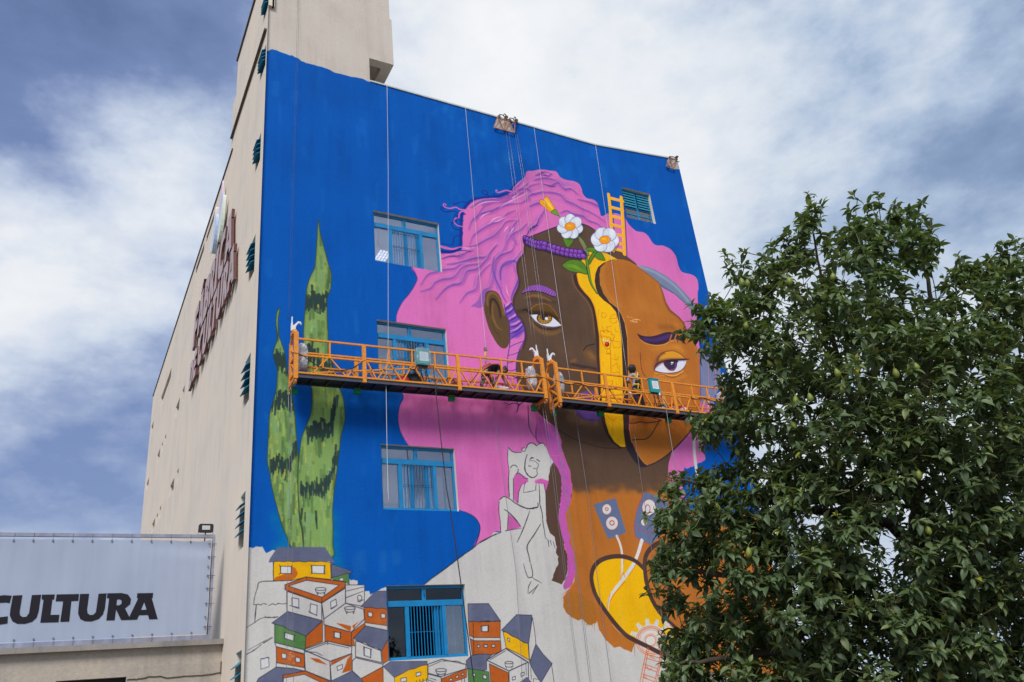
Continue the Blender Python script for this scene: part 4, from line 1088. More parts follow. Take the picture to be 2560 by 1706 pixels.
M_MURAL = plaster('painted_plaster', BEIGE, 0.11, 0.4, mural_img, warm=(1.0, 1.0, 1.0), gscale=13.0)
M_BEIGE = plaster('beige_render', BEIGE, 0.065, 0.4)
M_TRIM = mat('weathered_trim', srgb(96, 84, 74), 0.8, vary=0.3, vscale=3)
M_COPE = mat('pale_flashing', srgb(196, 204, 200), 0.5, vary=0.2, vscale=2)
M_BLUEF = mat('blue_window_paint', srgb(6, 128, 188), 0.42, vary=0.14, vscale=5)
M_TEAL = mat('teal_louvre_paint', srgb(24, 132, 164), 0.45, vary=0.2, vscale=6)
M_DARKBAR = mat('dark_guard_bar', srgb(44, 48, 56), 0.5)
M_ROOM = mat('room_paint', srgb(190, 188, 196), 0.9)
M_ROOMD = mat('unlit_room_tone', srgb(38, 37, 38), 0.9)  # darkness of the unlit lowest room is put into this wall colour
M_ROOFT = mat('roof_felt', srgb(110, 108, 104), 0.9, vary=0.2)


def glass_mat(name, tint, refl, rough=0.02):
    m = bpy.data.materials.new(name)
    m.use_nodes = True
    n = NT(m.node_tree)
    m.node_tree.nodes.remove(m.node_tree.nodes['Principled BSDF'])
    o = m.node_tree.nodes['Material Output']
    t = n.n('ShaderNodeBsdfTransparent', {'Color': tint})
    g = n.n('ShaderNodeBsdfGlossy', {'Color': (.95, .97, 1, 1), 'Roughness': rough})
    fr = n.n('ShaderNodeFresnel', {'IOR': 1.5})
    k = n.math('ADD', n.math('MULTIPLY', fr.outputs[0], 1.0), refl, clamp=True)
    mx = n.n('ShaderNodeMixShader', {0: k, 1: t.outputs[0], 2: g.outputs[0]})
    m.node_tree.links.new(mx.outputs[0], o.inputs[0])
    return m


M_GLASS = glass_mat('window_glass', (.9, .91, .95, 1), 0.16)
M_GLASSD = glass_mat('clear_window_glass', (.8, .82, .84, 1), 0.0)


def emit_mat(name, col, s):
    m = bpy.data.materials.new(name)
    m.use_nodes = True
    b = m.node_tree.nodes['Principled BSDF']
    b.inputs['Base Color'].default_value = col
    b.inputs['Emission Color'].default_value = col
    b.inputs['Emission Strength'].default_value = s
    return m


M_LAMP = emit_mat('lit_tube_lamp', (.92, .96, 1, 1), 0.42)
M_LAMP2 = emit_mat('unseen_room_lamp', (.92, .95, 1, 1), 11.0)  # panels kept out of sight, strength set to brighten the ceilings

# ground, street, pavement
M_ASPH = mat('asphalt', (.05, .05, .052, 1), 0.9, vary=0.35, vscale=3, bump=0.3, bscale=120)
M_PAVE = mat('concrete_paving', (.26, .25, .24, 1), 0.85, vary=0.2, vscale=2, bump=0.2, bscale=60)
M_DIRT = mat('yard_ground', (.17, .15, .12, 1), 0.95, vary=0.3, vscale=0.6, bump=0.3, bscale=20)
b = MB()
b.face([(-900, -900, 0), (900, -900, 0), (900, 900, 0), (-900, 900, 0)])
b.obj('ground', M_DIRT, kind='structure', fix=False)
b = MB()
b.face([(-300, -6, .006), (300, -6, .006), (300, 3.2, .006), (-300, 3.2, .006)])
b.obj('road', M_ASPH, kind='structure', fix=False)
b = MB()
b.box((-300, 3.2, 0.0), (300, 6.0, 0.13))
b.obj('pavement', M_PAVE, kind='structure')

# ------------------------------------------------------------------ the building with the mural
K = DW / 18.5
BLD = thing('mural_building', 'tall beige building whose end wall carries a blue, pink and brown mural of a face', 'building', (XW0, DW, 0))
ZR = CAM_H + np.array([1.0059, 1.0014, 1.0230]) * DW          # roof line: left, kink, right
XK = 0.8211 * DW
XT1, XT2 = atY(924, 175, DW).x, atY(984.5, 163, DW).x       # tower: supporting wall, cantilevered edge
ZSOF = atY(984.5, 163, DW).z
YS_END = 60.2                                               # far end of the side wall
ZSIDE = CAM_H + 18.88 * K
YT = 23.5 * K                                               # depth of the tower
ZT = CAM_H + 22.95 * K
ZA = CAM_H + 0.995 * DW

FW = [(0.3650, 0.4748, 0.6535, 0.7450), (0.3645, 0.4742, 0.4632, 0.5544), (0.3645, 0.4733, 0.2755, 0.3652), (0.3656, 0.4741, 0.0902, 0.1788)]
FW = [(a * DW, c * DW, CAM_H + d * DW, CAM_H + e * DW) for a, c, d, e in FW]
LV = (0.8660 * DW, 0.9333 * DW, CAM_H + 0.8446 * DW, CAM_H + 0.9146 * DW)
holes = FW + [LV]


def cells(us, vs, holes, put):
    us, vs = sorted(set(us)), sorted(set(vs))
    for i in range(len(us) - 1):
        for j in range(len(vs) - 1):
            u, v = (us[i] + us[i + 1]) / 2, (vs[j] + vs[j + 1]) / 2
            if any(a < u < c and d < v < e for a, c, d, e in holes):
                continue
            put(us[i], us[i + 1], vs[j], vs[j + 1])


fb = MB()
cells([XW0, XT1, XK, XW1] + [h[0] for h in holes] + [h[1] for h in holes], [0, ZA] + [h[2] for h in holes] + [h[3] for h in holes], holes,
      lambda a, c, d, e: fb.face([(a, DW, d), (c, DW, d), (c, DW, e), (a, DW, e)]))
fb.face([(XT1, DW, ZA), (XK, DW, ZA), (XK, DW, ZR[1]), (XT1, DW, ZR[0])])
fb.face([(XK, DW, ZA), (XW1, DW, ZA), (XW1, DW, ZR[2]), (XK, DW, ZR[1])])
fb.face([(XW0, DW, ZA), (XT1, DW, ZA), (XT1, DW, ZSOF), (XW0, DW, ZSOF)])
ZJ = atY(600 + 1390 / ZS, 182 / ZS, DW).z
fb.face([(XW0, DW, ZSOF), (XT2, DW, ZSOF), (XT2, DW, ZJ), (XW0, DW, ZJ)])
fb.face([(XW0, DW, ZJ), (XT2, DW, ZJ), (XT2, DW + .03, ZJ + .03), (XW0, DW + .03, ZJ + .03)])
fb.face([(XW0, DW + .03, ZJ + .03), (XT2 - .07, DW + .03, ZJ + .03), (XT2 - .07, DW + .03, ZT), (XW0, DW + .03, ZT)])
fw = fb.obj('painted_wall', M_MURAL, BLD, fix=False)
uvl = fw.data.uv_layers.new(name='paint')
o0 = world_loc(BLD)
for lp in fw.data.loops:
    v = fw.data.vertices[lp.vertex_index].co + o0
    uvl.data[lp.index].uv = ((v.x - TX0) / (TX1 - TX0), (v.z - TZ0) / (TZ1 - TZ0))

# side wall: louvred windows near the corner, small slots far along
SLOT = [
    ('S 428.8,427.9', None)]


def zpx(s, ox, oy, k):
    return [(ox + float(a) / k, oy + float(b_) / k) for a, b_ in (t.split(',') for t in s.split())]


def side_rect(pts):
    q = [atX(x, y, XW0) for x, y in pts]
    ys, zs = sorted(p.y for p in q), sorted(p.z for p in q)
    return (ys[0] + ys[1]) / 2, (ys[2] + ys[3]) / 2, (zs[0] + zs[1]) / 2, (zs[2] + zs[3]) / 2


k5 = 5.8725
SL = [zpx(s, 330, 920, k5) for s in ('580,5 425,440 420,555 570,150', '772,268 742,330 733,490 765,430', '703,440 645,575 635,745 690,600', '318,780 285,870 278,985 310,890', '503,970 480,1020 475,1140 495,1080', '455,1085 435,1130 430,1255 450,1190', '413,1180 372,1290 365,1395 407,1310')]
SL += [zpx(s, 330, 1180, k5) for s in ('683,-60 655,20 652,180 680,110', '620,90 558,215 550,385 612,250', '250,90 215,170 207,270 243,195', '428,495 402,540 395,705 415,670', '380,600 358,650 352,790 372,740', '338,682 295,770 285,915 328,830')]
SL += [zpx(s, 330, 427, k5) for s in ('1235,540 1095,970 1085,1060 1225,660', '1065,1040 940,1445 930,1530 1055,1180')]
SR = [side_rect(p) for p in SL]
# louvred windows beside the corner: top-near, top-far, bottom pixel of the opening
NEAR = [(672.8, -30, 661, 20, 659, 52), (665.5, 109, 653, 150, 650, 203), (652.8, 330, 641.5, 364, 639.5, 428), (639, 586, 626, 616, 622, 708), (627, 881, 613.5, 907, 609, 1022), (614, 1226, 601.5, 1245, 598, 1378), (604.5, 1626, 590, 1633, 588, 1790)]
NR = []
for x0, y0, x1, y1, x2, y2 in NEAR:
    a, c, d = atX(x0, y0, XW0), atX(x1, y1, XW0), atX(x2, y2, XW0)
    NR.append((a.y, c.y, d.z, (a.z + c.z) / 2))
sholes = SR + NR
sb_ = MB()
put = lambda a, c, d, e: sb_.face([(XW0, a, d), (XW0, a, e), (XW0, c, e), (XW0, c, d)])
ally = [h[0] for h in sholes] + [h[1] for h in sholes]
allz = [h[2] for h in sholes] + [h[3] for h in sholes]
cells([DW, YT, YS_END] + ally, [0, ZSIDE] + [z for z in allz if z < ZSIDE], sholes, put)
cells([DW, YT] + [v for v in ally if v < YT], [ZSIDE, ZT] + [z for z in allz if ZSIDE < z < ZT], sholes, put)
# reveals of every slot
for k, (a, c, d, e) in enumerate(sholes):
    dp = 0.16 if k < len(SR) else 0.24
    x1 = XW0 + dp
    sb_.face([(XW0, a, e), (XW0, c, e), (x1, c, e), (x1, a, e)])
    sb_.face([(XW0, a, d), (XW0, c, d), (x1, c, d), (x1, a, d)])
    sb_.face([(XW0, a, d), (XW0, a, e), (x1, a, e), (x1, a, d)])
    sb_.face([(XW0, c, d), (XW0, c, e), (x1, c, e), (x1, c, d)])
# remaining walls, tower faces, soffit, roof
sb_.face([(XW1, DW, 0), (XW1, YS_END, 0), (XW1, YS_END, ZSIDE), (XW1, DW, ZR[2])])
sb_.face([(XW0, YS_END, 0), (XW1, YS_END, 0), (XW1, YS_END, ZSIDE), (XW0, YS_END, ZSIDE)])
sb_.face([(XT1, DW, ZR[0] - .5), (XT1, YT, ZR[0] - .5), (XT1, YT, ZSOF), (XT1, DW, ZSOF)])
sb_.face([(XT2, DW, ZSOF), (XT2, YT, ZSOF), (XT2, YT, ZJ), (XT2, DW, ZJ)])
sb_.face([(XT2 - .07, DW + .03, ZJ), (XT2 - .07, YT, ZJ), (XT2 - .07, YT, ZT), (XT2 - .07, DW + .03, ZT)])
sb_.face([(XW0, YT, ZSIDE - .6), (XT2, YT, ZSIDE - .6), (XT2, YT, ZT), (XW0, YT, ZT)])
sb_.face([(XW0, DW, ZT), (XT2, DW, ZT), (XT2, YT, ZT), (XW0, YT, ZT)])
# soffit of the cantilever with its sunk panel
m1, m2, q1, q2 = XT1, XT2 - .42, DW + .38, YT - .5
sb_.face([(XT1, DW, ZSOF), (XT2, DW, ZSOF), (XT2, q1, ZSOF), (XT1, q1, ZSOF)])
sb_.face([(m2, q1, ZSOF), (XT2, q1, ZSOF), (XT2, YT, ZSOF), (m2, YT, ZSOF)])
sb_.face([(m1, q1, ZSOF), (m2, q1, ZSOF), (m2, q1, ZSOF + .35), (m1, q1, ZSOF + .35)])
sb_.face([(m2, q1, ZSOF), (m2, YT, ZSOF), (m2, YT, ZSOF + .35), (m2, q1, ZSOF + .35)])
sb_.face([(m1, q1, ZSOF + .35), (m2, q1, ZSOF + .35), (m2, YT, ZSOF + .35), (m1, YT, ZSOF + .35)])
sb_.obj('side_wall', M_BEIGE, BLD, fix=False)
b = MB()
b.face([(XW0, DW + .3, ZA - .25), (XW1, DW + .3, ZA - .25), (XW1, YS_END, ZSIDE - .25), (XW0, YS_END, ZSIDE - .25)])
b.obj('roof', M_ROOFT, BLD, fix=False)
# coping along the mural's top edge, dark eaves line along the side, ledge on the tower
b = MB()
for (xa, za), (xb, zb) in (((XT1, ZR[0]), (XK, ZR[1])), ((XK, ZR[1]), (XW1, ZR[2]))):
    n_ = max(2, int((xb - xa) / 1.9))
    for k in range(n_):
        t0, t1 = k / n_, (k + 1) / n_
        pa = (xa + (xb - xa) * t0 + .004, DW + .12, za + (zb - za) * t0 + .035 + rng.normal(0, .004))
        pb = (xa + (xb - xa) * t1 - .004, DW + .12, za + (zb - za) * t1 + .035 + rng.normal(0, .004))
        b.bar(pa, pb, 0.32, 0.07)
b.obj('coping', M_COPE, BLD)
b = MB()
b.box((XW0 - .05, YT + .02, ZSIDE - .02), (XW0 + .25, YS_END, ZSIDE + .06))
b.box((XW0 - .07, DW + .02, ZT - .02), (XW0 + .3, YT + .1, ZT + .08))
b.obj('eaves', M_TRIM, BLD)
zl = (atX(677, 51.7, XW0).z + atX(582.4, 335, XW0).z) / 2
b = MB()
b.box((XW0 - .10, DW - .0, zl - .04), (XW0 + .02, YT + .4, zl + .04))
b.obj('ledge', M_TRIM, BLD)  # dark trim tone also carries the shade of the ledge's underside
b = MB()
b.box((XW0 + .004, YT + .004, ZSIDE - .55), (XW0 + 1.2, YT + .75, atX(590, 238, XW0).z))
b.obj('tower_buttress', M_BEIGE, BLD)


def window(k, x0, x1, z0, z1):
    """front window k (0 = top floor): blue steel frame, two top lights, guarded sliding leaf between side panes"""
    W_, H_ = x1 - x0, z1 - z0
    yf = DW + 0.13
    X = lambda u: x0 + W_ * u
    Z = lambda v: z1 - H_ * v
    rb_ = MB()
    yb = DW + 0.34
    for f in ([(x0, DW, z1), (x1, DW, z1), (x1, yb, z1), (x0, yb, z1)], [(x0, DW, z0), (x1, DW, z0), (x1, yb, z0), (x0, yb, z0)], [(x0, DW, z0), (x0, DW, z1), (x0, yb, z1), (x0, yb, z0)], [(x1, DW, z0), (x1, DW, z1), (x1, yb, z1), (x1, yb, z0)]):
        rb_.face(f)
    f = MB()
    d = 0.045

    def bx(u0, u1, v0, v1, y0=0.0, y1=0.07):
        f.box((X(u0), yf + y0, Z(v1)), (X(u1), yf + y1, Z(v0)))

    bx(0, .028, .0, 1)
    bx(.972, 1, .0, 1)
    bx(.028, .972, .0, .042)
    bx(.028, .972, .955, 1)
    bx(.028, .972, .205, .285, -.02, .07)
    bx(.455, .505, .042, .205)
    bx(.235, .285, .285, .955, -.012, .068)
    bx(.70, .745, .285, .955, -.012, .068)
    win = f.obj('window', M_BLUEF, BLD)
    rv = rb_.obj('reveal', M_BEIGE, win, fix=False)
    # sliding leaves behind the guard bars
    s1, s2 = ((.47, .53), (.40, .445), (.405, .45), (.605, .655))[k], ((.655, .70), (.60, .64), (.60, .65), (.68, .70))[k]
    for nm, (u0, u1) in (('sash_stile', s1), ('sash_stile', s2)):
        q = MB()
        q.box((X(u0), yf + .075, Z(.955)), (X(u1), yf + .12, Z(.30)))
        q.obj(nm, M_BLUEF, win)
    if k in (1, 2, 3):
        q = MB()
        q.box((X(.845), yf + .075, Z(.955)), (X(.87), yf + .12, Z(.285)))
        q.obj('sash_stile', M_BLUEF, win)
    panes = [(.028, .455, .042, .205), (.505, .972, .042, .205), (.028, .235, .285, .955), (.745, .972, .285, .955)]
    panes += [((.285, .70, .29, .955),), ((.285, .41, .29, .955), (.61, .70, .29, .955)), ((.285, .41, .29, .955), (.61, .70, .29, .955)), ((.61, .70, .29, .955),)][k]
    for u0, u1, v0, v1 in panes:
        q = MB()
        yy = yf + (.1 if .28 < u0 < .72 and v0 > .2 else .04)
        q.box((X(u0), yy, Z(v1)), (X(u1), yy + .006, Z(v0)))
        q.obj('pane', M_GLASS if k < 3 or (v0 > .2 and u0 > .7) else M_GLASSD, win)
    for j in range(11):
        u = .31 + .375 * j / 10
        q = MB()
        q.tube([(X(u), yf - .005, Z(.955)), (X(u), yf - .005, Z(.285))], 0.013, 6)
        q.obj('guard_bar', M_BLUEF, win)
    for v in ((.60, .625) if k < 3 else (.635,)):
        q = MB()
        q.tube([(X(.285), yf + .012, Z(v)), (X(.70), yf + .012, Z(v))], 0.009, 6)
        q.obj('cross_bar', M_DARKBAR if k < 3 else M_BLUEF, win)
    q = MB()
    q.tube([(X(.48), yf - .03, Z(.10)), (X(.48), yf - .045, Z(.16))], 0.012, 6)
    q.obj('latch', M_DARKBAR, win)
    # the room behind: light ceiling and walls, a lit lamp in the upper floors
    rx0, rx1, ry1 = x0 - 1.6, x1 + (.12 if k == 0 else 1.4), yb + 8.5
    rz0, rz1 = z0 - 1.0, z1 + .5
    q = MB()
    q.face([(rx0, yb, rz1), (rx1, yb, rz1), (rx1, ry1, rz1), (rx0, ry1, rz1)])
    q.face([(rx0, yb, rz0), (rx1, yb, rz0), (rx1, ry1, rz0), (rx0, ry1, rz0)])
    q.face([(rx0, yb, rz0), (rx0, ry1, rz0), (rx0, ry1, rz1), (rx0, yb, rz1)])
    q.face([(rx1, yb, rz0), (rx1, ry1, rz0), (rx1, ry1, rz1), (rx1, yb, rz1)])
    q.face([(rx0, ry1, rz0), (rx1, ry1, rz0), (rx1, ry1, rz1), (rx0, ry1, rz1)])
    for a, c, d_, e in ((rx0, x0, rz0, rz1), (x1, rx1, rz0, rz1), (x0, x1, z1, rz1), (x0, x1, rz0, z0)):
        q.face([(a, yb, d_), (c, yb, d_), (c, yb, e), (a, yb, e)])
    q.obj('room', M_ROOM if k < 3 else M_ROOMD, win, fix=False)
    if k < 3:
        if k == 0:
            dv = ray(ORG['C'][0] + 1312 / ZS, ORG['C'][1] + 782 / ZS)
            t = (rz1 - .08 - CAM_H) / dv[2]
            cx, cy = dv[0] * t, dv[1] * t
        else:
            cx, cy = (x0 + x1) / 2, ry1 - 1.2
        q = MB()
        for i in range(4):
            for j in range(4):
                a, c = (cx - .24 + i * .13, cy - .36 + j * .2) if k == 0 else (cx - .42 + i * .22, cy - .62 + j * .32)
                q.box((a, c, rz1 - .09), (a + (.085 if k == 0 else .17), c + (.14 if k == 0 else .26), rz1 - .06))
        q.obj('ceiling_lamp', M_LAMP if k == 0 else M_LAMP2, win)
        if k == 0:
            q = MB()
            q.box((x0, ry1 - 1.8, rz1 - .3), (x1, ry1 - .6, rz1 - .25))
            q.obj('ceiling_lamp', M_LAMP2, win)  # unseen extra panel added to brighten the room around the visible lamp
    return win


for k, (x0, x1, z0, z1) in enumerate(FW):
    window(k, x0, x1, z0, z1)
# dim curtain edge and open leaf in the lowest window
# louvred window high on the right
x0, x1, z0, z1 = LV
f = MB()
yf, yb = DW + .16, DW + .4
for fc in ([(x0, DW, z1), (x1, DW, z1), (x1, yb, z1), (x0, yb, z1)], [(x0, DW, z0), (x1, DW, z0), (x1, yb, z0), (x0, yb, z0)], [(x0, DW, z0), (x0, DW, z1), (x0, yb, z1), (x0, yb, z0)], [(x1, DW, z0), (x1, DW, z1), (x1, yb, z1), (x1, yb, z0)]):
    f.face(fc)
rv_mesh = f
f = MB()
W_, H_ = x1 - x0, z1 - z0
for u0, u1, v0, v1 in ((0, .045, 0, 1), (.955, 1, 0, 1), (.045, .955, 0, .04), (.045, .955, .96, 1), (.045, .955, .55, .60), (.48, .53, .04, .96), (.045, .48, .76, .79), (.53, .955, .76, .79)):
    f.box((x0 + W_ * u0, yf + (.006 if u0 == .48 else 0), z1 - H_ * v1), (x0 + W_ * u1, yf + .06, z1 - H_ * v0))
lw = f.obj('louvre_window', M_BLUEF, BLD)
rv_mesh.obj('reveal', M_BEIGE, lw, fix=False)
for j in range(6):
    z = z1 - H_ * (.09 + .085 * j)
    q = MB()
    for xa, xb in ((x0 + .06, x0 + W_ * .475), (x0 + W_ * .535, x1 - .06)):
        q.face([(xa, yf - .06, z - .075), (xb, yf - .06, z - .075), (xb, yf - .03, z + .03), (xa, yf - .03, z + .03)])
        q.face([(xa, yf - .03, z + .03), (xb, yf - .03, z + .03), (xb, yf + .05, z + .04), (xa, yf + .05, z + .04)])
        q.face([(xa, yf - .06, z - .075), (xb, yf - .06, z - .075), (xb, yf + .03, z + .015), (xa, yf + .03, z + .015)])
    q.obj('slat', M_TEAL, lw)
for u0, u1, v0, v1 in ((.045, .48, .60, .76), (.53, .955, .60, .76), (.045, .48, .79, .96), (.53, .955, .79, .96)):
    q = MB()
    q.box((x0 + W_ * u0, yf + .03, z1 - H_ * v1), (x0 + W_ * u1, yf + .036, z1 - H_ * v0))
    q.obj('pane', M_GLASS, lw)
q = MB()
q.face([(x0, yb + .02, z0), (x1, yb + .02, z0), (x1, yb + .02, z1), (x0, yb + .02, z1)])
q.obj('shade_sheet', mat('shade_sheet_black', (.02, .02, .022, 1), 0.9), lw, fix=False)  # black sheet painted for the shade of the room behind the slats
q = MB()
q.face([(x0, yb + .005, z0), (x1, yb + .005, z0), (x1, yb + .005, z1 - H_ * .58), (x0, yb + .005, z1 - H_ * .58)])
q.obj('bright_room_sheet', mat('bright_room_grey', srgb(150, 150, 162), 0.8), lw, fix=False)  # pale sheet standing in for the light room behind the lower panes
# side slots: dim glass at the back; corner windows: teal slats tipped outwards
M_DIMGL = mat('dim_glass', srgb(128, 130, 138), 0.15)
for a, c, d, e in SR:
    q = MB()
    q.box((XW0 + .15, a, d), (XW0 + .155, c, e))
    q.obj('slot_window', M_DIMGL, BLD)
M_REFL = mat('pale_louvre_glass', srgb(150, 152, 172), 0.2)
for i, (a, c, d, e) in enumerate(NR):
    f = MB()
    for y0, y1, z0_, z1_ in ((a, a + .06, d, e), (c - .06, c, d, e), (a + .06, c - .06, d, d + .06), (a + .06, c - .06, e - .06, e)):
        f.box((XW0 + .15, y0, z0_), (XW0 + .22, y1, z1_))
    cw = f.obj('louvre_window', M_TEAL, BLD)
    q = MB()
    q.face([(XW0 + .215, a, d), (XW0 + .215, c, d), (XW0 + .215, c, e), (XW0 + .215, a, e)])
    q.obj('pane', M_DIMGL, cw, fix=False)
    hh = e - d
    for j in range(4):
        z = e - hh * (.2 + .165 * j)
        q = MB()
        lo, hi = Vector((XW0 - .13, 0, z - .10)), Vector((XW0 + .13, 0, z + .11))
        up = Vector((.01, 0, .012))
        for t in (Vector((0, 0, 0)), up):
            q.face([Vector((lo.x, a + .05, lo.z)) + t, Vector((lo.x, c - .04, lo.z)) + t, Vector((hi.x, c - .04, hi.z)) + t, Vector((hi.x, a + .05, hi.z)) + t])
        q.bar((lo.x, a + .05, lo.z), (lo.x, c - .04, lo.z), .018)
        q.bar((lo.x, a + .05, lo.z), (hi.x, a + .05, hi.z), .018)
        q.bar((lo.x, c - .04, lo.z), (hi.x, c - .04, hi.z), .018)
        q.obj('slat', M_TEAL, cw)

# ------------------------------------------------------------------ lettering: one alphabet for the wall sign and the banner
GL = {
    'C': ['107,773 88,840 50,835 0,838 -40,870 -60,915 -50,955 -10,972 72,962 68,1027 0,1038 -70,1036 -125,1000 -140,940 -125,860 -80,800 -20,775 40,768'],
    'U': ['118,772 205,768 180,920 183,952 208,970 242,966 266,935 292,768 377,764 354,920 335,975 295,1012 230,1031 160,1031 112,1006 90,955 95,900'],
    'L': ['385,764 502,762 496,808 480,808 463,950 545,948 537,1016 370,1020 400,810 382,806'],
    'T': ['520,762 725,758 718,820 655,822 635,1010 553,1013 580,824 511,824'],
    'V': ['735,758 818,756 799,900 803,934 825,951 856,949 880,925 905,756 978,752 962,890 945,945 905,987 840,1009 780,1007 737,987 717,940 720,890'],
    'R': ['985,752 1120,750 1175,764 1202,803 1195,850 1147,890 1187,968 1187,995 1112,997 1065,900 1052,998 976,1000 1002,798 982,796', '1074,808 1100,806 1118,820 1114,850 1094,862 1068,862'],
    'A': ['1260,752 1405,749 1400,795 1392,795 1448,988 1370,990 1358,950 1275,952 1258,992 1187,995 1187,968 1270,795 1256,795', '1323,832 1345,902 1293,904'],
    'F': ['118,772 330,766 322,832 205,834 200,876 300,874 292,934 192,936 178,1026 90,1028 122,815 112,812'],
    'B': ['118,772 260,768 325,785 338,830 318,870 290,888 325,912 328,960 298,1005 240,1024 85,1028 118,815 108,812', '205,832 240,831 252,848 240,868 200,869', '193,920 232,918 246,940 232,964 186,966'],
    'I': ['118,772 232,768 226,812 212,812 186,982 198,982 192,1026 80,1030 86,986 100,986 124,816 112,814'],
    'D': ['118,772 250,768 330,795 362,860 350,950 300,1005 220,1026 85,1029 118,815 108,812', '204,836 240,836 266,866 258,930 230,960 186,962'],
    'E': ['118,772 340,766 332,830 205,834 200,870 300,868 292,922 192,924 186,964 310,960 302,1024 85,1029 118,815 108,812'],
    "'": ['1330,690 1420,680 1350,735 1290,738'],
}


def glyph(ch):
    """loops in a frame with the baseline at 0 and cap height 1, starting at 0; and the advance"""
    loops = []
    for s in GL[ch]:
        l_ = []
        for t in s.split():
            x, y = map(float, t.split(','))
            yb, yt = 1030 - .0276 * x, 774 - .0178 * x
            l_.append((x / 250.0, (yb - y) / (yb - yt)))
        loops.append(l_)
    m = min(p[0] for p in loops[0])
    return [[(x - m, y) for x, y in l_] for l_ in loops], max(p[0] for p in loops[0]) - m


from mathutils.geometry import tessellate_polygon


def letter(loops, to3, depth, mb, mat_f=0, mat_s=0):
    """extruded letter with counters; to3(u, v, d)"""
    tri = tessellate_polygon([[Vector((x, y, 0)) for x, y in l_] for l_ in loops])
    flat = [p for l_ in loops for p in l_]
    for t in tri:
        mb.face([to3(*flat[i], 0) for i in t], mat_f)
        mb.face([to3(*flat[i], depth) for i in reversed(t)], mat_f)
    for l_ in loops:
        n_ = len(l_)
        for i in range(n_):
            a, c = l_[i], l_[(i + 1) % n_]
            mb.face([to3(*a, 0), to3(*c, 0), to3(*c, depth), to3(*a, depth)], mat_s)


M_LFACE = mat('sign_face_paint', srgb(188, 166, 164), 0.5, vary=0.12, vscale=3)
M_LSIDE = mat('sign_return_paint', srgb(98, 58, 54), 0.55, vary=0.15, vscale=3)
SIGN = thing('wall_sign', 'big mauve and brown raised letters FÁBRICA DE CULTURA running along the beige side wall', 'sign', (XW0, 35, 20))
XF = XW0 - 0.19


def sign_line(text, a0, a1, ztop, zbot, tall=1.0):
    """text along the side wall from y=a0 (far) to a1 (near)"""
    gl = [glyph(c) for c in text]
    tot = sum(g[1] for g in gl) + 0.045 * (len(gl) - 1)
    cur = 0.0
    for c, (loops, adv) in zip(text, gl):
        mb = MB()

        def to3(u, v, d_):
            return Vector((XF + d_, a0 + (a1 - a0) * (cur + u) / tot, zbot + (ztop - zbot) * v))
        letter(loops, to3, 0.12, mb, 0, 1)
        if c == 'A' and text.startswith('FA') and cur < tot * .35:
            acc, _ = glyph("'")
            letter([[(x + .28, y) for x, y in acc[0]]], to3, 0.12, mb, 0, 1)
        mb.obj('letter', [M_LFACE, M_LSIDE], SIGN, fix=False)
        cur += adv + 0.045


pA, pB = atX(476, 888, XF), atX(573, 640, XF)
zmid = (pA.z + pB.z) / 2
tA, tB = atX(491, 760, XF), atX(573.5, 556, XF)
bA, bB = atX(479, 948, XF), atX(583, 706, XF)
print('sign', pA, pB, tA, tB, bA, bB)
zt, zbm = (tA.z + tB.z) / 2, (bA.z + bB.z) / 2
sign_line('FABRICA', pA.y - .5, pB.y - .3, zt, zmid + .1)
yD0 = pA.y - .2
yD1 = yD0 - 2.2
sign_line('DE', yD0, yD1, zmid - .55, zmid - 1.9)
sign_line('CULTVRA', yD1 - .35, atX(586, 640, XF).y, zmid - .1, zbm)
# pastel emblem above the letters: five overlapping petals
EMB = thing('wall_emblem', 'pastel pink, lilac, mint and sky blue petal emblem fixed above the raised letters', 'emblem', (XW0, 33, 26))
for nm, col, cx, cy, ln, wd, rot, off in (('pink_petal', (232, 212, 228), 548.5, 520, 9.5, 2.6, -.25, 0), ('lilac_petal', (206, 202, 228), 551, 540, 8.5, 2.0, -.2, .03), ('mint_petal', (222, 234, 222), 555, 545, 8.2, 2.6, -.16, .06), ('cream_petal', (236, 228, 220), 538, 575, 8.0, 2.2, -.22, .09), ('sky_petal', (194, 214, 234), 541, 585, 6.8, 2.4, -.15, .12)):
    p = atX(cx, cy, XF)
    a_, c_ = atX(cx - rot * 0, cy - 48 * ln / 9.5, XF), atX(cx, cy + 48 * ln / 9.5, XF)
    hz = abs(a_.z - c_.z) / 2
    t = np.linspace(0, 2 * math.pi, 24, endpoint=False)
    mb = MB()
    poly = [(math.sin(a) * wd * .24 * (1 - .35 * math.cos(a)), math.cos(a)) for a in t]
    mb.prism(poly, lambda u, v, d_: Vector((XF - off + d_, p.y - u * 0.55 - v * hz * .32, p.z + v * hz * .95)), 0.07 + off)
    mb.obj('petal', mat(nm, srgb(*col), 0.3), EMB, label=nm.replace('_', ' '))
# ------------------------------------------------------------------ low building on the left with its banner and floodlight
YL = 21.0 * K
LOW = thing('low_building', 'low beige building with concrete ledge and dark opening beside the tall side wall', 'building', (0, YL, 0))
M_LOWW = plaster('rough_beige_render', srgb(178, 168, 157), 0.14, 0.75, gscale=9.0)
M_LEDGE = plaster('weathered_concrete', srgb(150, 144, 140), 0.2, 0.25)
zl1, zl0 = atY(440, 1602, YL - .2).z, atY(440, 1615.5, YL - .2).z
dx0, dx1, dz = atY(140, 1700, YL).x, atY(316, 1694, YL).x, atY(240, 1697, YL).z
LX0 = -14.0
q = MB()
for a, c, d, e in ((LX0, XW0, dz, zl0 + .02), (LX0, dx0, 0, dz), (dx1, XW0, 0, dz)):
    nx = max(1, int((c - a) / .6))
    for i in range(nx):
        q.face([(a + (c - a) * i / nx, YL, d), (a + (c - a) * (i + 1) / nx, YL, d), (a + (c - a) * (i + 1) / nx, YL, e), (a + (c - a) * i / nx, YL, e)])
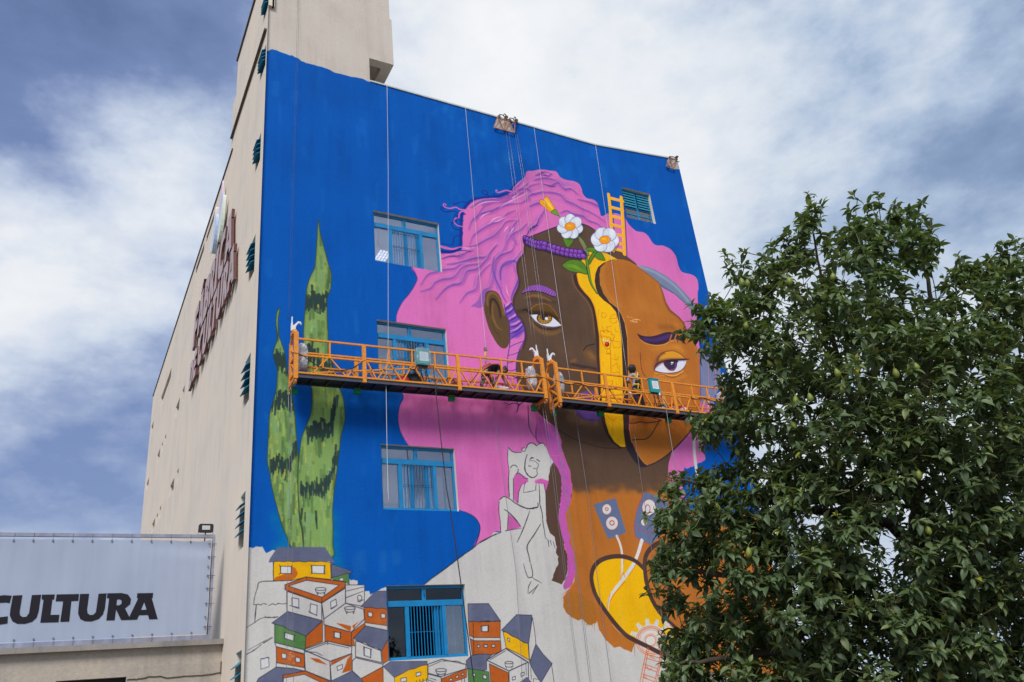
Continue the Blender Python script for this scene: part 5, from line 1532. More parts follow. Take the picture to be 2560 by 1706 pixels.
for f in ([(dx0, YL, 0), (dx0, YL + .3, 0), (dx0, YL + .3, dz), (dx0, YL, dz)], [(dx1, YL, 0), (dx1, YL + .3, 0), (dx1, YL + .3, dz), (dx1, YL, dz)], [(dx0, YL, dz), (dx1, YL, dz), (dx1, YL + .3, dz), (dx0, YL + .3, dz)]):
    q.face(f)
q.face([(LX0, YL, 0), (LX0, YL + 12, 0), (LX0, YL + 12, zl0), (LX0, YL, zl0)])
q.face([(LX0, YL + 12, 0), (XW0, YL + 12, 0), (XW0, YL + 12, zl0), (LX0, YL + 12, zl0)])
q.obj('wall', M_LOWW, LOW)
q = MB()
q.box((LX0 - .1, YL - .2, zl0), (XW0 - .004, YL + .25, zl1))
q.obj('ledge', M_LEDGE, LOW)
q = MB()
q.face([(LX0, YL + .25, zl0 + .1), (XW0, YL + .25, zl0 + .1), (XW0, YL + 12, zl0 + .1), (LX0, YL + 12, zl0 + .1)])
q.obj('roof', M_ROOFT, LOW, fix=False)
q = MB()
q.box((dx0, YL + .22, 0), (dx1, YL + .26, dz))
q.obj('doorway_shade', mat('doorway_black', (.012, .012, .013, 1), 0.6), LOW)  # black sheet painted for the shade inside the door opening
# long crack in the render with its lower lip standing proud
cr = [zpx(s, 0, 1279, ZS) for s in ('1165,1542 1260,1540 1330,1528 1370,1515 1420,1518 1470,1512 1530,1528 1600,1522 1700,1512 1800,1508 1900,1500 1960,1492 2020,1478',)][0]
q = MB()
for (x0, y0), (x1, y1) in zip(cr[:-1], cr[1:]):
    n_ = 5
    for j in range(n_):
        a = atY(x0 + (x1 - x0) * j / n_, y0 + (y1 - y0) * j / n_ + rng.normal(0, .5), YL - .008)
        c = atY(x0 + (x1 - x0) * (j + 1.1) / n_, y0 + (y1 - y0) * (j + 1.1) / n_ + rng.normal(0, .5), YL - .008)
        q.bar(a, c, .03, .022)
q.obj('crack', mat('crack_dirt', srgb(78, 68, 62), 0.95), LOW)
q = MB()
a, c = atY(554.5, 1654, YL - .03), atY(553, 1684, YL - .03)
q.bar(a, c, .06, .06)
q.obj('pipe_stub', M_TRIM, LOW)

# banner in its tube frame
YB = YL + .12
M_FRAME = mat('galvanised_frame', srgb(150, 154, 172), 0.5, metal=0.3, vary=0.25, vscale=4)
M_SHEET = bpy.data.materials.new('banner_vinyl')
M_SHEET.use_nodes = True
n = NT(M_SHEET.node_tree)
bs = n.t.nodes['Principled BSDF']
geo = n.n('ShaderNodeNewGeometry').outputs['Position']
mp = n.n('ShaderNodeMapping', {'Vector': geo, 'Scale': (1, 1, .09)})
s1 = n.noise(mp.outputs[0], 3.0, 4, .6)
s2 = n.noise(geo, .5, 3, .5)
f = n.math('ADD', n.math('MULTIPLY', s1, .5), n.math('MULTIPLY', s2, .5))
n.t.links.new(n.ramp(f, [(.3, srgb(150, 160, 182)), (.5, srgb(160, 170, 192)), (.7, srgb(168, 179, 200))]), bs.inputs['Base Color'])
bs.inputs['Roughness'].default_value = 0.42
zt_ = atY(300, 1339.5, YB).z
zb_ = zl1 + .085
bx0, bx1 = -8.2, atY(532, 1450, YB).x
BAN = thing('banner', 'large pale blue banner on a tube frame reading CULTURA in black above the low wall', 'banner', (0, YB, zl1))
for nm, p, r_ in (('frame_tube', (bx0, zt_, bx1, zt_), 0), ('frame_tube', (bx0, zb_, bx1, zb_), 0), ('frame_tube', (bx1 - .03, zb_, bx1 - .03, zt_), 0), ('frame_tube', (bx0 + .03, zb_, bx0 + .03, zt_), 0)):
    q = MB()
    q.bar((p[0], YB, p[1]), (p[2], YB, p[3]), .09 if p[0] != p[2] else .075, .15 if p[1] == zb_ and p[3] == zb_ else .1, up=(0, 1, 0) if p[0] == p[2] else (0, 0, 1))
    q.obj(nm, M_FRAME, BAN)
sx1, sz0, sz1 = atY(523, 1450, YB - .05).x, zb_ + .10, zt_ - .13
# vinyl sheet: a slightly slack grid, creased at the top right corner


def sheet_y(x, z):
    u, v = (x - bx0 - .2) / (sx1 - bx0 - .2), (z - sz0) / (sz1 - sz0)
    return YB - .06 - .015 * math.sin(math.pi * v) * math.sin(9 * u) - .02 * math.sin(math.pi * v) * (1 - abs(2 * u - 1))


nx, nz = 90, 30
q = MB()
for j in range(nz + 1):
    for i in range(nx + 1):
        u, v = i / nx, j / nz
        x = bx0 + .2 + (sx1 - bx0 - .2) * u
        z = sz0 + (sz1 - sz0) * v
        y = sheet_y(x, z)
        sag = .018 * abs(math.sin(math.pi * (x - sx1) / .56)) * (v ** 8)
        z -= sag
        if u > .82 and v > .7:
            c_ = (u - .82) / .18 * (v - .7) / .3
            y -= .03 * c_ * math.sin(24 * (v + .35 * u))
            z -= .10 * max(0, (u - .88) / .12) * (v - .7) / .3 * (1 - ((u - .94) / .06) ** 2 if u > .88 else 0) * .6
        q.v.append((x, y, z))
for j in range(nz):
    for i in range(nx):
        k = j * (nx + 1) + i
        q.f.append((k, k + 1, k + nx + 2, k + nx + 1))
        q.m.append(0)
sheet = q.obj('sheet', M_SHEET, BAN, smooth=True)
M_INKL = mat('black_banner_ink', srgb(22, 20, 30), 0.6, spec=0.3)
for ch in 'CULTVRA':
    loops = [[(0 + float(t.split(',')[0]) / ZS, 1279 + float(t.split(',')[1]) / ZS) for t in s.split()] for s in GL[ch]]
    q = MB()
    
    def onsheet(u, v, d_):
        p = atY(u, v, YB - .08)
        return Vector((p.x, sheet_y(p.x, p.z) - .012 + d_, p.z))
    letter(loops, onsheet, .006, q)
    q.obj('letter', M_INKL, BAN, fix=False)
M_EYE = mat('eyelet_metal', srgb(104, 100, 106), 0.4, metal=0.6)
M_RUSTST = mat('rust_stain', srgb(186, 158, 104), 0.8)
for k in range(15):
    px_ = 30.5 + 49 * k - 240
    for top in (True, False):
        x = atY(px_, 1345 if top else 1595, YB).x
        if x < bx0 + .3 or x > sx1 - .05:
            continue
        q = MB()
        zc_ = sz1 - .06 if top else sz0 + .05
        q.lathe([(.014, 0), (.026, 0), (.026, .01), (.014, .01)], (0, 0, 0), 12)
        q.v = [(x + a, YB - .078 - c, zc_ + b_) for a, b_, c in q.v]
        ey = q.obj('eyelet', M_EYE, BAN)
        q = MB()
        q.tube([(x, YB - .085, zc_), (x, YB - .06, zt_ + .04 if top else zb_ - .04)], .006, 5)
        q.obj('tie', M_FRAME if not top else M_EYE, ey)
for k in range(8):
    z = sz0 + .2 + (sz1 - sz0 - .3) * (k / 7.0 + .03 * math.sin(5 * k))
    x = sx1 - .06
    q = MB()
    q.lathe([(.016, 0), (.03, 0), (.03, .012), (.016, .012)], (0, 0, 0), 12)
    q.v = [(x + a, YB - .1 - c, z + b_) for a, b_, c in q.v]
    ey = q.obj('eyelet', M_EYE, BAN)
    if k % 4 != 1:
        q = MB()
        q.tube([(x, YB - .11, z), (bx1 + .05, YB - .07, z + .01)], .009, 5)
        q.obj('tie', M_EYE, ey)
q = MB()
for (x0, z0_), (x1, z1_) in zip([(sx1 + .035, sz0 - .1), (sx1 + .05, sz0 + .8), (sx1 + .042, sz0 + 1.7)], [(sx1 + .05, sz0 + .8), (sx1 + .042, sz0 + 1.7), (sx1 + .05, sz1)]):
    q.bar((x0, YB + .02, z0_), (x1, YB + .02, z1_), .03)
q.obj('brace_rod', M_TRIM, BAN)

# floodlight on its stalk
a, c = atY(496.5, 1311.5, YB), atY(532, 1333, YB)
FL = thing('floodlight', 'black LED floodlight on a thin bracket at the corner of the banner', 'floodlight', (a.x, YB, zt_))
q = MB()
w_, h_ = c.x - a.x, a.z - c.z
cx, cz = (a.x + c.x) / 2, (a.z + c.z) / 2
rr = .06
poly = []
for sx_, sz_, a0 in ((1, 1, 0), (-1, 1, 90), (-1, -1, 180), (1, -1, 270)):
    for k in range(4):
        t_ = R_(a0 + 30 * k)
        poly.append((sx_ * (w_ / 2 - rr) + rr * math.cos(t_), sz_ * (h_ / 2 - rr) + rr * math.sin(t_)))
q.prism(poly, lambda u, v, d_: Vector((cx + u, YB - .1 + d_, cz + v)), .1)
M_FLB = mat('black_lamp_casing', srgb(32, 30, 36), 0.45)
q.obj('casing', M_FLB, FL)
q = MB()
q.box((cx - w_ * .28, YB - .112, cz - h_ * .22), (cx + w_ * .26, YB - .102, cz + h_ * .28))
q.obj('lens', mat('frosted_lamp_glass', srgb(190, 192, 190), 0.25), FL)
q = MB()
q.bar((cx, YB - .02, cz - h_ / 2), (cx - .02, YB - .02, zt_ - .2), .035)
q.bar((cx - w_ * .5, YB - .03, cz), (cx - w_ * .5, YB - .03, zt_), .012)
q.bar((cx + w_ * .5, YB - .03, cz), (cx + w_ * .5, YB - .03, zt_), .012)
q.obj('bracket', M_FLB, FL)
# ------------------------------------------------------------------ suspended platforms
P1, P2_, P3, P4 = (690, 790), (980, 830), (1280, 850), (1560, 870)


def pz(o, x, y):
    return o[0] + x / 7.353, o[1] + y / 7.353


M_OCHRE = mat('orange_platform_paint', srgb(232, 146, 40), 0.5, vary=0.26, vscale=16)
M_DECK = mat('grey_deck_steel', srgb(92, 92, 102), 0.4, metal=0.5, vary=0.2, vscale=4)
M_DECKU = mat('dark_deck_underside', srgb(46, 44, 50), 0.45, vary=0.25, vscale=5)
M_WHITEP = mat('white_lock_paint', srgb(226, 228, 230), 0.4, vary=0.1)
M_GREEN = mat('green_bumper_rubber', srgb(10, 150, 92), 0.6)
M_CAST = mat('worn_castor', srgb(172, 112, 56), 0.6, vary=0.3, vscale=30)
M_TEALB = mat('teal_control_box_paint', srgb(8, 146, 150), 0.4, vary=0.08)
M_LABEL = mat('white_label_paper', srgb(228, 228, 234), 0.6)
M_PRINT = mat('grey_label_print', srgb(168, 172, 186), 0.6)
M_BLACK = mat('black_rubber', (.015, .015, .017, 1), 0.5)
M_WIRE = mat('steel_wire', srgb(140, 138, 138), 0.4, metal=0.6)
M_ROPE = mat('white_nylon_rope', srgb(190, 190, 194), 0.7)
M_RED = mat('red_plastic', srgb(206, 40, 44), 0.45, vary=0.15)
Y2 = 23.55
Y1 = Y2 * 0.973

M_PLASTIC = bpy.data.materials.new('crinkled_clear_plastic')
M_PLASTIC.use_nodes = True
n = NT(M_PLASTIC.node_tree)
n.t.nodes.remove(n.t.nodes['Principled BSDF'])
tr = n.n('ShaderNodeBsdfTransparent', {'Color': (.9, .92, .95, 1)})
gl = n.n('ShaderNodeBsdfPrincipled', {'Base Color': srgb(212, 214, 222), 'Roughness': 0.22, 'Specular IOR Level': 0.8})
nz = n.noise(n.n('ShaderNodeTexCoord').outputs['Object'], 9.0, 4, 0.6, 0.6)
bp = n.n('ShaderNodeBump', {'Height': nz, 'Strength': 0.9, 'Distance': 0.06})
n.t.links.new(bp.outputs[0], gl.inputs['Normal'])
fac = n.ramp(nz, [(0.35, (.35, .35, .35)), (0.62, (.95, .95, .95))])
mx = n.n('ShaderNodeMixShader', {0: fac, 1: tr.outputs[0], 2: gl.outputs[0]})
n.t.links.new(mx.outputs[0], n.t.nodes['Material Output'].inputs[0])


def lump(mb, c, size, seed, sub=3, amp=0.18, box=0.35):
    """crumpled bag or bundle"""
    bm = bmesh.new()
    bmesh.ops.create_icosphere(bm, subdivisions=sub, radius=1.0)
    r = random.Random(seed)
    ph = [(r.uniform(2, 6), r.uniform(2, 6), r.uniform(2, 6), r.uniform(0, 6)) for _ in range(5)]
    i = len(mb.v)
    for v in bm.verts:
        p = v.co.copy()
        m_ = max(abs(p.x), abs(p.y), abs(p.z))
        p = p.lerp(p / m_ * 0.86, box)
        q = sum(math.sin(a * p.x + b_ * p.y + c_ * p.z + d_) for a, b_, c_, d_ in ph) / 5
        p *= 1 + amp * q + r.uniform(-.4, .4) * amp * .5
        mb.v.append((c[0] + p.x * size[0], c[1] + p.y * size[1], c[2] + p.z * size[2]))
    for f in bm.faces:
        mb.f.append(tuple(i + v.index for v in f.verts))
        mb.m.append(0)
    bm.free()


def platform(name, label, A, B, tops, posts, thins, vees, backposts, backthins, locks, grp):
    """A, B: photo pixels of the ends of the front bottom rail; tops: px of the top-rail ends"""
    a, b_ = atY(*A, Y1), atY(*B, Y1)
    ht = (atY(*tops[0], Y1).z - a.z + atY(*tops[1], Y1).z - b_.z) / 2
    hm = ht * 0.52
    XL, XR = a.x, b_.x
    zb = lambda x: a.z + (b_.z - a.z) * (x - XL) / (XR - XL)
    root = thing(name, label, 'platform', ((XL + XR) / 2, Y1, zb((XL + XR) / 2) - .1), grp)

    def X(px, Y=Y1, h=0.0):
        """x of the point on the platform line seen at photo column px"""
        x = (XL + XR) / 2
        for _ in range(6):
            u0 = to_px((x, Y, zb(x) + h))[0]
            u1 = to_px((x + .1, Y, zb(x + .1) + h))[0]
            x += (px - u0) / (u1 - u0) * .1
        return x

    def bar(nm, p, q, w_, h_=None, mt=M_OCHRE, parent=root, **k):
        mb = MB()
        mb.bar(p, q, w_, h_, **k)
        return mb.obj(nm, mt, parent)

    # rails, front and back
    for Y, hs in ((Y1, (0, hm, ht)), (Y2, (0, ht * .44, ht * .86))):
        for h in hs:
            bar('rail', (XL, Y, zb(XL) + h), (XR, Y, zb(XR) + h), .055)
    FP = [X(p) for p in posts]
    for x in FP:
        bar('post', (x, Y1 - .012, zb(x) - .16), (x, Y1 - .012, zb(x) + ht + .02), .12, .07, up=(0, 1, 0))
    for p in thins:
        x = X(p, Y1, ht * .75)
        bar('upright', (x, Y1, zb(x) + hm), (x, Y1, zb(x) + ht), .05)
    V = [X(p) for p in vees]
    edges = sorted(FP + V)
    for x in V:
        i = edges.index(x)
        l_ = (edges[i - 1] + x) / 2 if edges[i - 1] not in FP else edges[i - 1] + .06
        r_ = (edges[i + 1] + x) / 2 if i + 1 < len(edges) and edges[i + 1] not in FP else (edges[i + 1] - .06 if i + 1 < len(edges) else x + .4)
        for t, s_ in ((l_ + .04, -.03), (r_ - .04, .03)):
            bar('brace', (x + s_, Y1, zb(x) + .02), (t, Y1, zb(t) + hm - .02), .042)
    for p in backposts:
        x = X(p, Y2, ht * .5)
        bar('post', (x, Y2 + .01, zb(x) - .1), (x, Y2 + .01, zb(x) + ht * .88), .12, .06, up=(0, 1, 0))
    for p in backthins:
        x = X(p, Y2, ht * .6)
        bar('upright', (x, Y2, zb(x) + ht * .44), (x, Y2, zb(x) + ht * .86), .05)
    nb = int((XR - XL) / .62)
    for k in range(nb):
        x = XL + (XR - XL) * (k + .5) / nb
        dx = (XR - XL) / nb / 2
        for s_ in (-1, 1):
            bar('brace', (x, Y2, zb(x) + .02), (x + s_ * dx * .9, Y2, zb(x) + ht * .44), .04)
    # deck: pan with a lip, ribs underneath
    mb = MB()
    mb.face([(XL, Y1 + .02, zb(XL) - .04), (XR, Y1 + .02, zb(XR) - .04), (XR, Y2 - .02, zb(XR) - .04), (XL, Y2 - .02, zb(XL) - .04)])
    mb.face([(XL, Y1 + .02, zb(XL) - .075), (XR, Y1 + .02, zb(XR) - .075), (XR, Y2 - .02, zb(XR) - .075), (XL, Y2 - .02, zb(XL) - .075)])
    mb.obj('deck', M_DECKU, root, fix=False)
    for Y in (Y1 + .03, Y2 - .03):
        bar('deck_lip', (XL, Y, zb(XL) - .085), (XR, Y, zb(XR) - .085), .035, .12, mt=M_DECK)
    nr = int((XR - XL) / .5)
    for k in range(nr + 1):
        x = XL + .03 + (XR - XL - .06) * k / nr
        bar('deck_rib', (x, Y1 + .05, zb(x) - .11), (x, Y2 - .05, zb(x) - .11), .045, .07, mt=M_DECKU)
    # end frames with hoist, lock, castors and bumpers
    Ym = (Y1 + Y2) / 2
    for e, x in ((-1, XL), (1, XR)):
        z = zb(x)
        fr = MB()
        xo = x + e * .03
        fr.bar((xo, Y1, z - .2), (xo, Y1, z + ht + .22), .13, .09, up=(0, 1, 0))
        fr.bar((xo, Y2, z - .25), (xo, Y2, z + ht + .1), .10, .08, up=(0, 1, 0))
        fr.bar((xo, Y1, z + ht + .18), (xo, Ym - .1, z + ht + .36), .10, .09)
        fr.bar((xo, Ym - .14, z + ht + .34), (xo, Ym + .16, z + ht + .34), .12, .14)
        fr.bar((xo, Y2, z + ht + .06), (xo, Ym + .1, z + ht + .32), .08, .07)
        for h in (.03, ht * .5):
            fr.bar((xo, Y1, z + h), (xo, Y2, z + h), .07, .07)
        fr.bar((xo, Y1, z + ht * .5), (xo, Y2, z + ht * .92), .05, .05)
        fr.bar((xo, Y1, z + .05), (xo, Y2, z + ht * .5), .05, .05)
        fr.bar((xo, Y1, z - .17), (xo, Y2, z - .2), .09, .1)
        ef = fr.obj('end_frame', M_OCHRE, root)
        for Y in (Y1 + .04, Y2 - .02):
            q = MB()
            zc_ = z - .30
            q.v += []
            t = np.linspace(0, 2 * math.pi, 14, endpoint=False)
            prof = [(.045 + .04 * math.cos(s_), .05 * math.sin(s_)) for s_ in np.linspace(0, 2 * math.pi, 8, endpoint=False)]
            i0 = len(q.v)
            for s_ in t:
                for rr, hh in prof:
                    q.v.append((xo + hh * .8, Y + (rr + .02) * math.cos(s_), zc_ + (rr + .02) * math.sin(s_)))
            for i in range(14):
                for j in range(8):
                    q.f.append((i0 + i * 8 + j, i0 + i * 8 + (j + 1) % 8, i0 + ((i + 1) % 14) * 8 + (j + 1) % 8, i0 + ((i + 1) % 14) * 8 + j))
                    q.m.append(0)
            q.obj('castor', M_CAST, ef, smooth=True)
        q = MB()
        q.box((xo - .10 + e * -.12, Y2 + .02, z - .42), (xo + .10 + e * -.12, Y2 + .12, z - .2))
        q.obj('bumper', M_GREEN, ef)
        # hoist under a plastic bag
        q = MB()
        lump(q, (x - e * .26, Ym + .05, z + ht * .62), (.17, .19, .5), int(x * 7) + 3, 3, .13, .65)
        q.obj('bagged_hoist', M_PLASTIC, root)
        q = MB()
        q.box((x - e * .22 - .1, Ym - .06, z + ht * .35), (x - e * .22 + .1, Ym + .12, z + ht * .85))
        q.tube([(x - e * .22, Ym + .02, z + ht * .85), (x - e * .22, Ym + .02, z + ht * 1.0)], .07, 10)
        q.obj('hoist', M_WHITEP, root)
        # white safety lock: forked body with an arm that hooks outwards
        q = MB()
        zt_ = z + ht + .41
        q.prism([(-.09, 0), (.09, 0), (.11, .2), (.2, .34), (.3, .36), (.33, .3), (.36, .33), (.32, .43), (.2, .44), (.07, .3), (-.02, .22), (-.03, .36), (-.09, .36), (-.1, .15)], lambda u, v, d_: Vector((xo - e * u * .72 + e * .02, Ym - .04 + d_, zt_ + v * .8)), .08)
        q.bar((xo + e * .06, Ym, zt_ + .27), (xo + e * .06, Ym, zt_ + .5), .035)
        q.obj('safety_lock', M_WHITEP, root)
    for x in [X(p, Y2, 0) for p in locks]:
        q = MB()
        q.box((x - .1, Y2 - .1, zb(x) - .3), (x + .1, Y2 + .06, zb(x) - .13))
        q.obj('bumper', M_GREEN, root)
        q = MB()
        q.bar((x, Y2 - .02, zb(x) - .16), (x, Y2 - .02, zb(x) - .1), .2, .12)
        q.obj('bumper_bracket', M_OCHRE, root)
    return root, zb, ht


PLA, zA, hA = platform('suspended_platform', 'longer orange suspended platform on the left with a bending worker and a plastic-wrapped control box', pz(P1, 380, 1040), pz(P3, 602, 982), (pz(P1, 380, 415), pz(P3, 520, 440)),
                  [911, 1148.6], [824, 971.5, 1030, 1086.8, 1201.7, 1253.4, 1305], [779, 866, 942, 1005.8, 1061.6, 1120, 1178.5, 1234, 1286, 1338], [891, 1123.5], [807, 951, 1009, 1180, 1280.5], [892, 1127], 'suspended platforms')
PLB, zB, hB = platform('suspended_platform', 'orange suspended platform on the right with a standing worker and a bare teal control box', pz(P3, 890, 1060), pz(P4, 2080, 1262), (pz(P3, 850, 512), pz(P4, 2000, 790)),
                  [1522, 1692], [1455.4, 1563.6, 1605.6, 1730, 1768, 1804.8], [1431.6, 1493.5, 1550, 1594, 1634, 1677.6, 1715, 1753, 1790], [1492, 1662], [1430, 1618, 1700, 1739], [1498, 1668], 'suspended platforms')
PLA.name = 'suspended_platform'


def ctrl_box(lab, x0, x1, y0, y1, wrapped):
    a, c = atY(x0, y0, Y1 - .14), atY(x1, y1, Y1 - .14)
    w_, h_ = .46, .56
    cx = (a.x + c.x) / 2
    zt_, zb_ = atY((x0 + x1) / 2, y0, Y1 - .14).z, atY((x0 + x1) / 2, y1, Y1 - .14).z
    w_ = (c.x - a.x) * .94
    t = thing('control_box', lab, 'control box', (cx, Y1 - .05, zb_), 'control boxes on the platform rails')
    q = MB()
    q.box((cx - w_ / 2, Y1 - .16, zb_), (cx + w_ / 2, Y1 - .03, zt_))
    q.box((cx - w_ / 2 - .012, Y1 - .175, zt_ - .015), (cx + w_ / 2 + .012, Y1 - .02, zt_ + .012))
    q.obj('casing', M_TEALB, t)
    q = MB()
    q.box((cx - w_ * .28, Y1 - .166, zb_ + (zt_ - zb_) * .25), (cx + w_ * .40, Y1 - .162, zb_ + (zt_ - zb_) * .82))
    lb = q.obj('label', M_LABEL, t)
    q = MB()
    for k in range(7):
        z = zb_ + (zt_ - zb_) * (.74 - .065 * k)
        q.box((cx - w_ * .22, Y1 - .1685, z), (cx + w_ * (.34 if k % 3 else .2), Y1 - .1672, z + .008))
    q.obj('print', M_PRINT, lb)
    for k in range(5):
        q = MB()
        x = cx - w_ * .36 + w_ * .18 * k
        q.tube([(x, Y1 - .1, zb_ + .01), (x, Y1 - .1, zb_ - .06)], .02, 8)
        q.obj('cable_gland', M_BLACK, t)
    q = MB()
    q.tube([(cx + w_ * .4, Y1 - .13, zb_ + .01), (cx + w_ * .4, Y1 - .13, zb_ - .11)], .035, 8)
    q.obj('plug', M_RED if wrapped else M_WHITEP, t)
    if wrapped:
        q = MB()
        lump(q, (cx, Y1 - .1, (zt_ + zb_) / 2 + .02), (w_ * .66, .15, (zt_ - zb_) * .6), 5, 3, .06, .95)
        q.obj('plastic_wrap', M_WRAP, t)
    for k in range(4):
        q = MB()
        x = cx - w_ * .3 + w_ * .2 * k
        d_ = random.Random(k).uniform(-.12, .22)
        q.tube([(x, Y1 - .1, zb_ - .06), (x + d_ * .4, Y1 - .09, zb_ - .3), (x + d_, Y1 - .02, zb_ - .55), (x + d_ * 1.5, Y1 + .12, zb_ - .72 - .03 * k)], .014, 6)
        q.obj('lead', M_BLACK, t)


M_WRAP = bpy.data.materials.new('clear_wrap')
M_WRAP.use_nodes = True
n = NT(M_WRAP.node_tree)
tr = n.n('ShaderNodeBsdfTransparent', {'Color': (.95, .98, .98, 1)})
n.t.nodes['Principled BSDF'].inputs['Base Color'].default_value = srgb(190, 206, 214)
n.t.nodes['Principled BSDF'].inputs['Roughness'].default_value = 0.3
mx = n.n('ShaderNodeMixShader', {0: 0.3, 1: tr.outputs[0], 2: n.t.nodes['Principled BSDF'].outputs[0]})
n.t.links.new(mx.outputs[0], n.t.nodes['Material Output'].inputs[0])
ctrl_box('teal control box wrapped in clear plastic, hung on the left platform rail', 1039.5, 1075.5, 874, 913, True)
ctrl_box('bare teal control box with white label, hung beside the standing worker', 1621.5, 1651.5, 948, 981, False)

# ------------------------------------------------------------------ gear lying on the decks
Yg = (Y1 + Y2) / 2


def on_deck(px, zf, h, Y=Yg):
    x = 10.0
    for _ in range(6):
        u0 = to_px((x, Y, zf(x) + h))[0]
        u1 = to_px((x + .1, Y, zf(x + .1) + h))[0]
        x += (px - u0) / (u1 - u0) * .1
    return x, zf(x) - .04


def tin(px, zf, r, h, body, lidc, label, Y=Yg):
    x, z = on_deck(px, zf, .1, Y)
    t = thing('paint_tin', label, 'paint tin', (x, Y, z), 'paint tins on the right platform')
    q = MB()
    q.lathe([(0, 0), (r * .97, 0), (r, .01), (r, h - .015), (r * 1.03, h - .01), (r * 1.03, h)], (x, Y, z), 18)
    q.obj('can', body, t, smooth=False)
    q = MB()
    q.lathe([(r * 1.0, h - .004), (r * .9, h - .004), (r * .86, h - .02), (0, h - .02)], (x, Y, z), 18)
    q.obj('lid', lidc, t)
    q = MB()
    q.lathe([(r * 1.005, h * .25), (r * 1.005, h * .7)], (x, Y, z), 18)
    q.obj('paper_band', M_LABEL, t, fix=False)
    q = MB()
    q.tube([(x - r, Y, z + h * .8), (x - r * .8, Y - r * .9, z + h * .5), (x, Y - r * 1.25, z + h * .38), (x + r * .8, Y - r * .9, z + h * .5), (x + r, Y, z + h * .8)], .006, 5)
    q.obj('handle', M_WIRE, t)


M_GTIN, M_LIDM = mat('green_tin', srgb(20, 110, 84), 0.35), mat('tin_lid_metal', srgb(170, 172, 176), 0.3, metal=0.8)
M_PINKT, M_BLUET = mat('pink_splashed_tin', srgb(206, 86, 92), 0.4, vary=0.35, vscale=14), mat('blue_tin', srgb(24, 116, 190), 0.4)
tin(1655, zB, .13, .30, M_GTIN, M_LIDM, 'first green paint tin, under the teal control box')
tin(1670, zB, .11, .26, M_GTIN, M_LIDM, 'smaller dark green paint tin between the green and the red tins', Yg + .1)
tin(1686.5, zB, .17, .40, M_RED, M_LIDM, 'tall red paint tin left of the middle post')
tin(1709, zB, .17, .36, M_PINKT, M_LIDM, 'red paint tin splashed with pink, right of the middle post')
tin(1747, zB, .10, .22, M_BLUET, M_LIDM, 'small blue paint tin near the leaves')


def bag(label, px, zf, size, mt, straps, seed, nm='tool_bag', cat='bag'):
    x, z = on_deck(px, zf, .15)
    t = thing(nm, label, cat, (x, Yg, z))
    q = MB()
    lump(q, (x, Yg, z + size[2] * .95), size, seed, 3, .14, .6)
    q.obj('body', mt, t)
    for s_ in straps:
        q = MB()
        q.tube([(x + s_ * size[0], Yg - size[1] * .8, z + size[2] * 1.2), (x + s_ * size[0] * .7, Yg - size[1] * 1.1, z + size[2] * 2.2), (x + s_ * size[0] * .1, Yg - size[1] * .9, z + size[2] * 2.35), (x - s_ * size[0] * .3, Yg - size[1] * .6, z + size[2] * 1.5)], .018, 6)
        q.obj('strap', M_BLACK, t)


M_BLKBAG, M_BRBAG = mat('black_canvas', (.02, .02, .022, 1), 0.8, vary=0.3), mat('brown_leather', srgb(140, 72, 52), 0.6, vary=0.3, vscale=12)
bag('red tool bag on the left deck beside the black bag', 1009, zA, (.30, .18, .17), M_RED, (1,), 4)
bag('black slumped rucksack behind the control box leads', 1034, zA, (.28, .2, .24), M_BLKBAG, (1, -1), 9)
bag('brown leather tool bag left of the second post', 1130, zA, (.33, .17, .16), M_BRBAG, (1, -1), 14)
x, z = on_deck(1248, zA, .1)
t = thing('paint_tub', 'white square paint tub with blue band at the bending worker’s hands', 'paint tub', (x, Yg - .1, z))
q = MB()
q.box((x - .22, Yg - .22, z), (x + .22, Yg + .05, z + .16))
q.obj('tub', M_WHITEP, t)
q = MB()
q.box((x - .235, Yg - .235, z + .16), (x + .235, Yg + .065, z + .2))
q.obj('lid', M_WHITEP, t)
q = MB()
q.box((x - .16, Yg - .224, z + .03), (x + .2, Yg - .2215, z + .11))
q.obj('paper_band', M_BLUET, t)
x, z = on_deck(1268.5, zA, .1)
t = thing('spray_can', 'blue and white spray can in the bending worker’s hand', 'spray can', (x, Yg - .1, z))
q = MB()
q.lathe([(0, 0), (.06, 0), (.062, .01), (.062, .17), (.045, .2), (.02, .2)], (x, Yg - .1, z), 14)
q.obj('can', M_BLUET, t, smooth=True)
q = MB()
q.lathe([(.022, .2), (.022, .235), (0, .235)], (x, Yg - .1, z), 10)
q.obj('cap', M_WHITEP, t)


# ------------------------------------------------------------------ ropes and cables
def cord(name, label, cat, pts, r, mt, group=None):
    mb = MB()
    mb.tube(pts, r, 6)
    o = mb.mesh(name, mt, True, pts[0], False)
    ob = mesh_obj(name, o, None, label, cat, group)
    ob.location = pts[0]
    return ob


def rope(label, px, y0, y1, r=.016, mt=None, group='ropes and wires hanging down the mural wall', nm='rope'):
    pts = []
    for k, (x, y) in enumerate(px):
        pts.append(atY(x, y, y0 + (y1 - y0) * k / (len(px) - 1)))
    for k in range(1, len(pts)):
        pass
    q = [Vector(p) for p in pts]
    fine = []
    for k in range(len(q) - 1):
        n_ = max(1, int((q[k + 1] - q[k]).length / 1.0))
        for j in range(n_):
            fine.append(q[k].lerp(q[k + 1], j / n_))
    fine.append(q[-1])
    return cord(nm, label, 'rope' if nm == 'rope' else 'wire', fine, r, mt or M_WIRE, group)


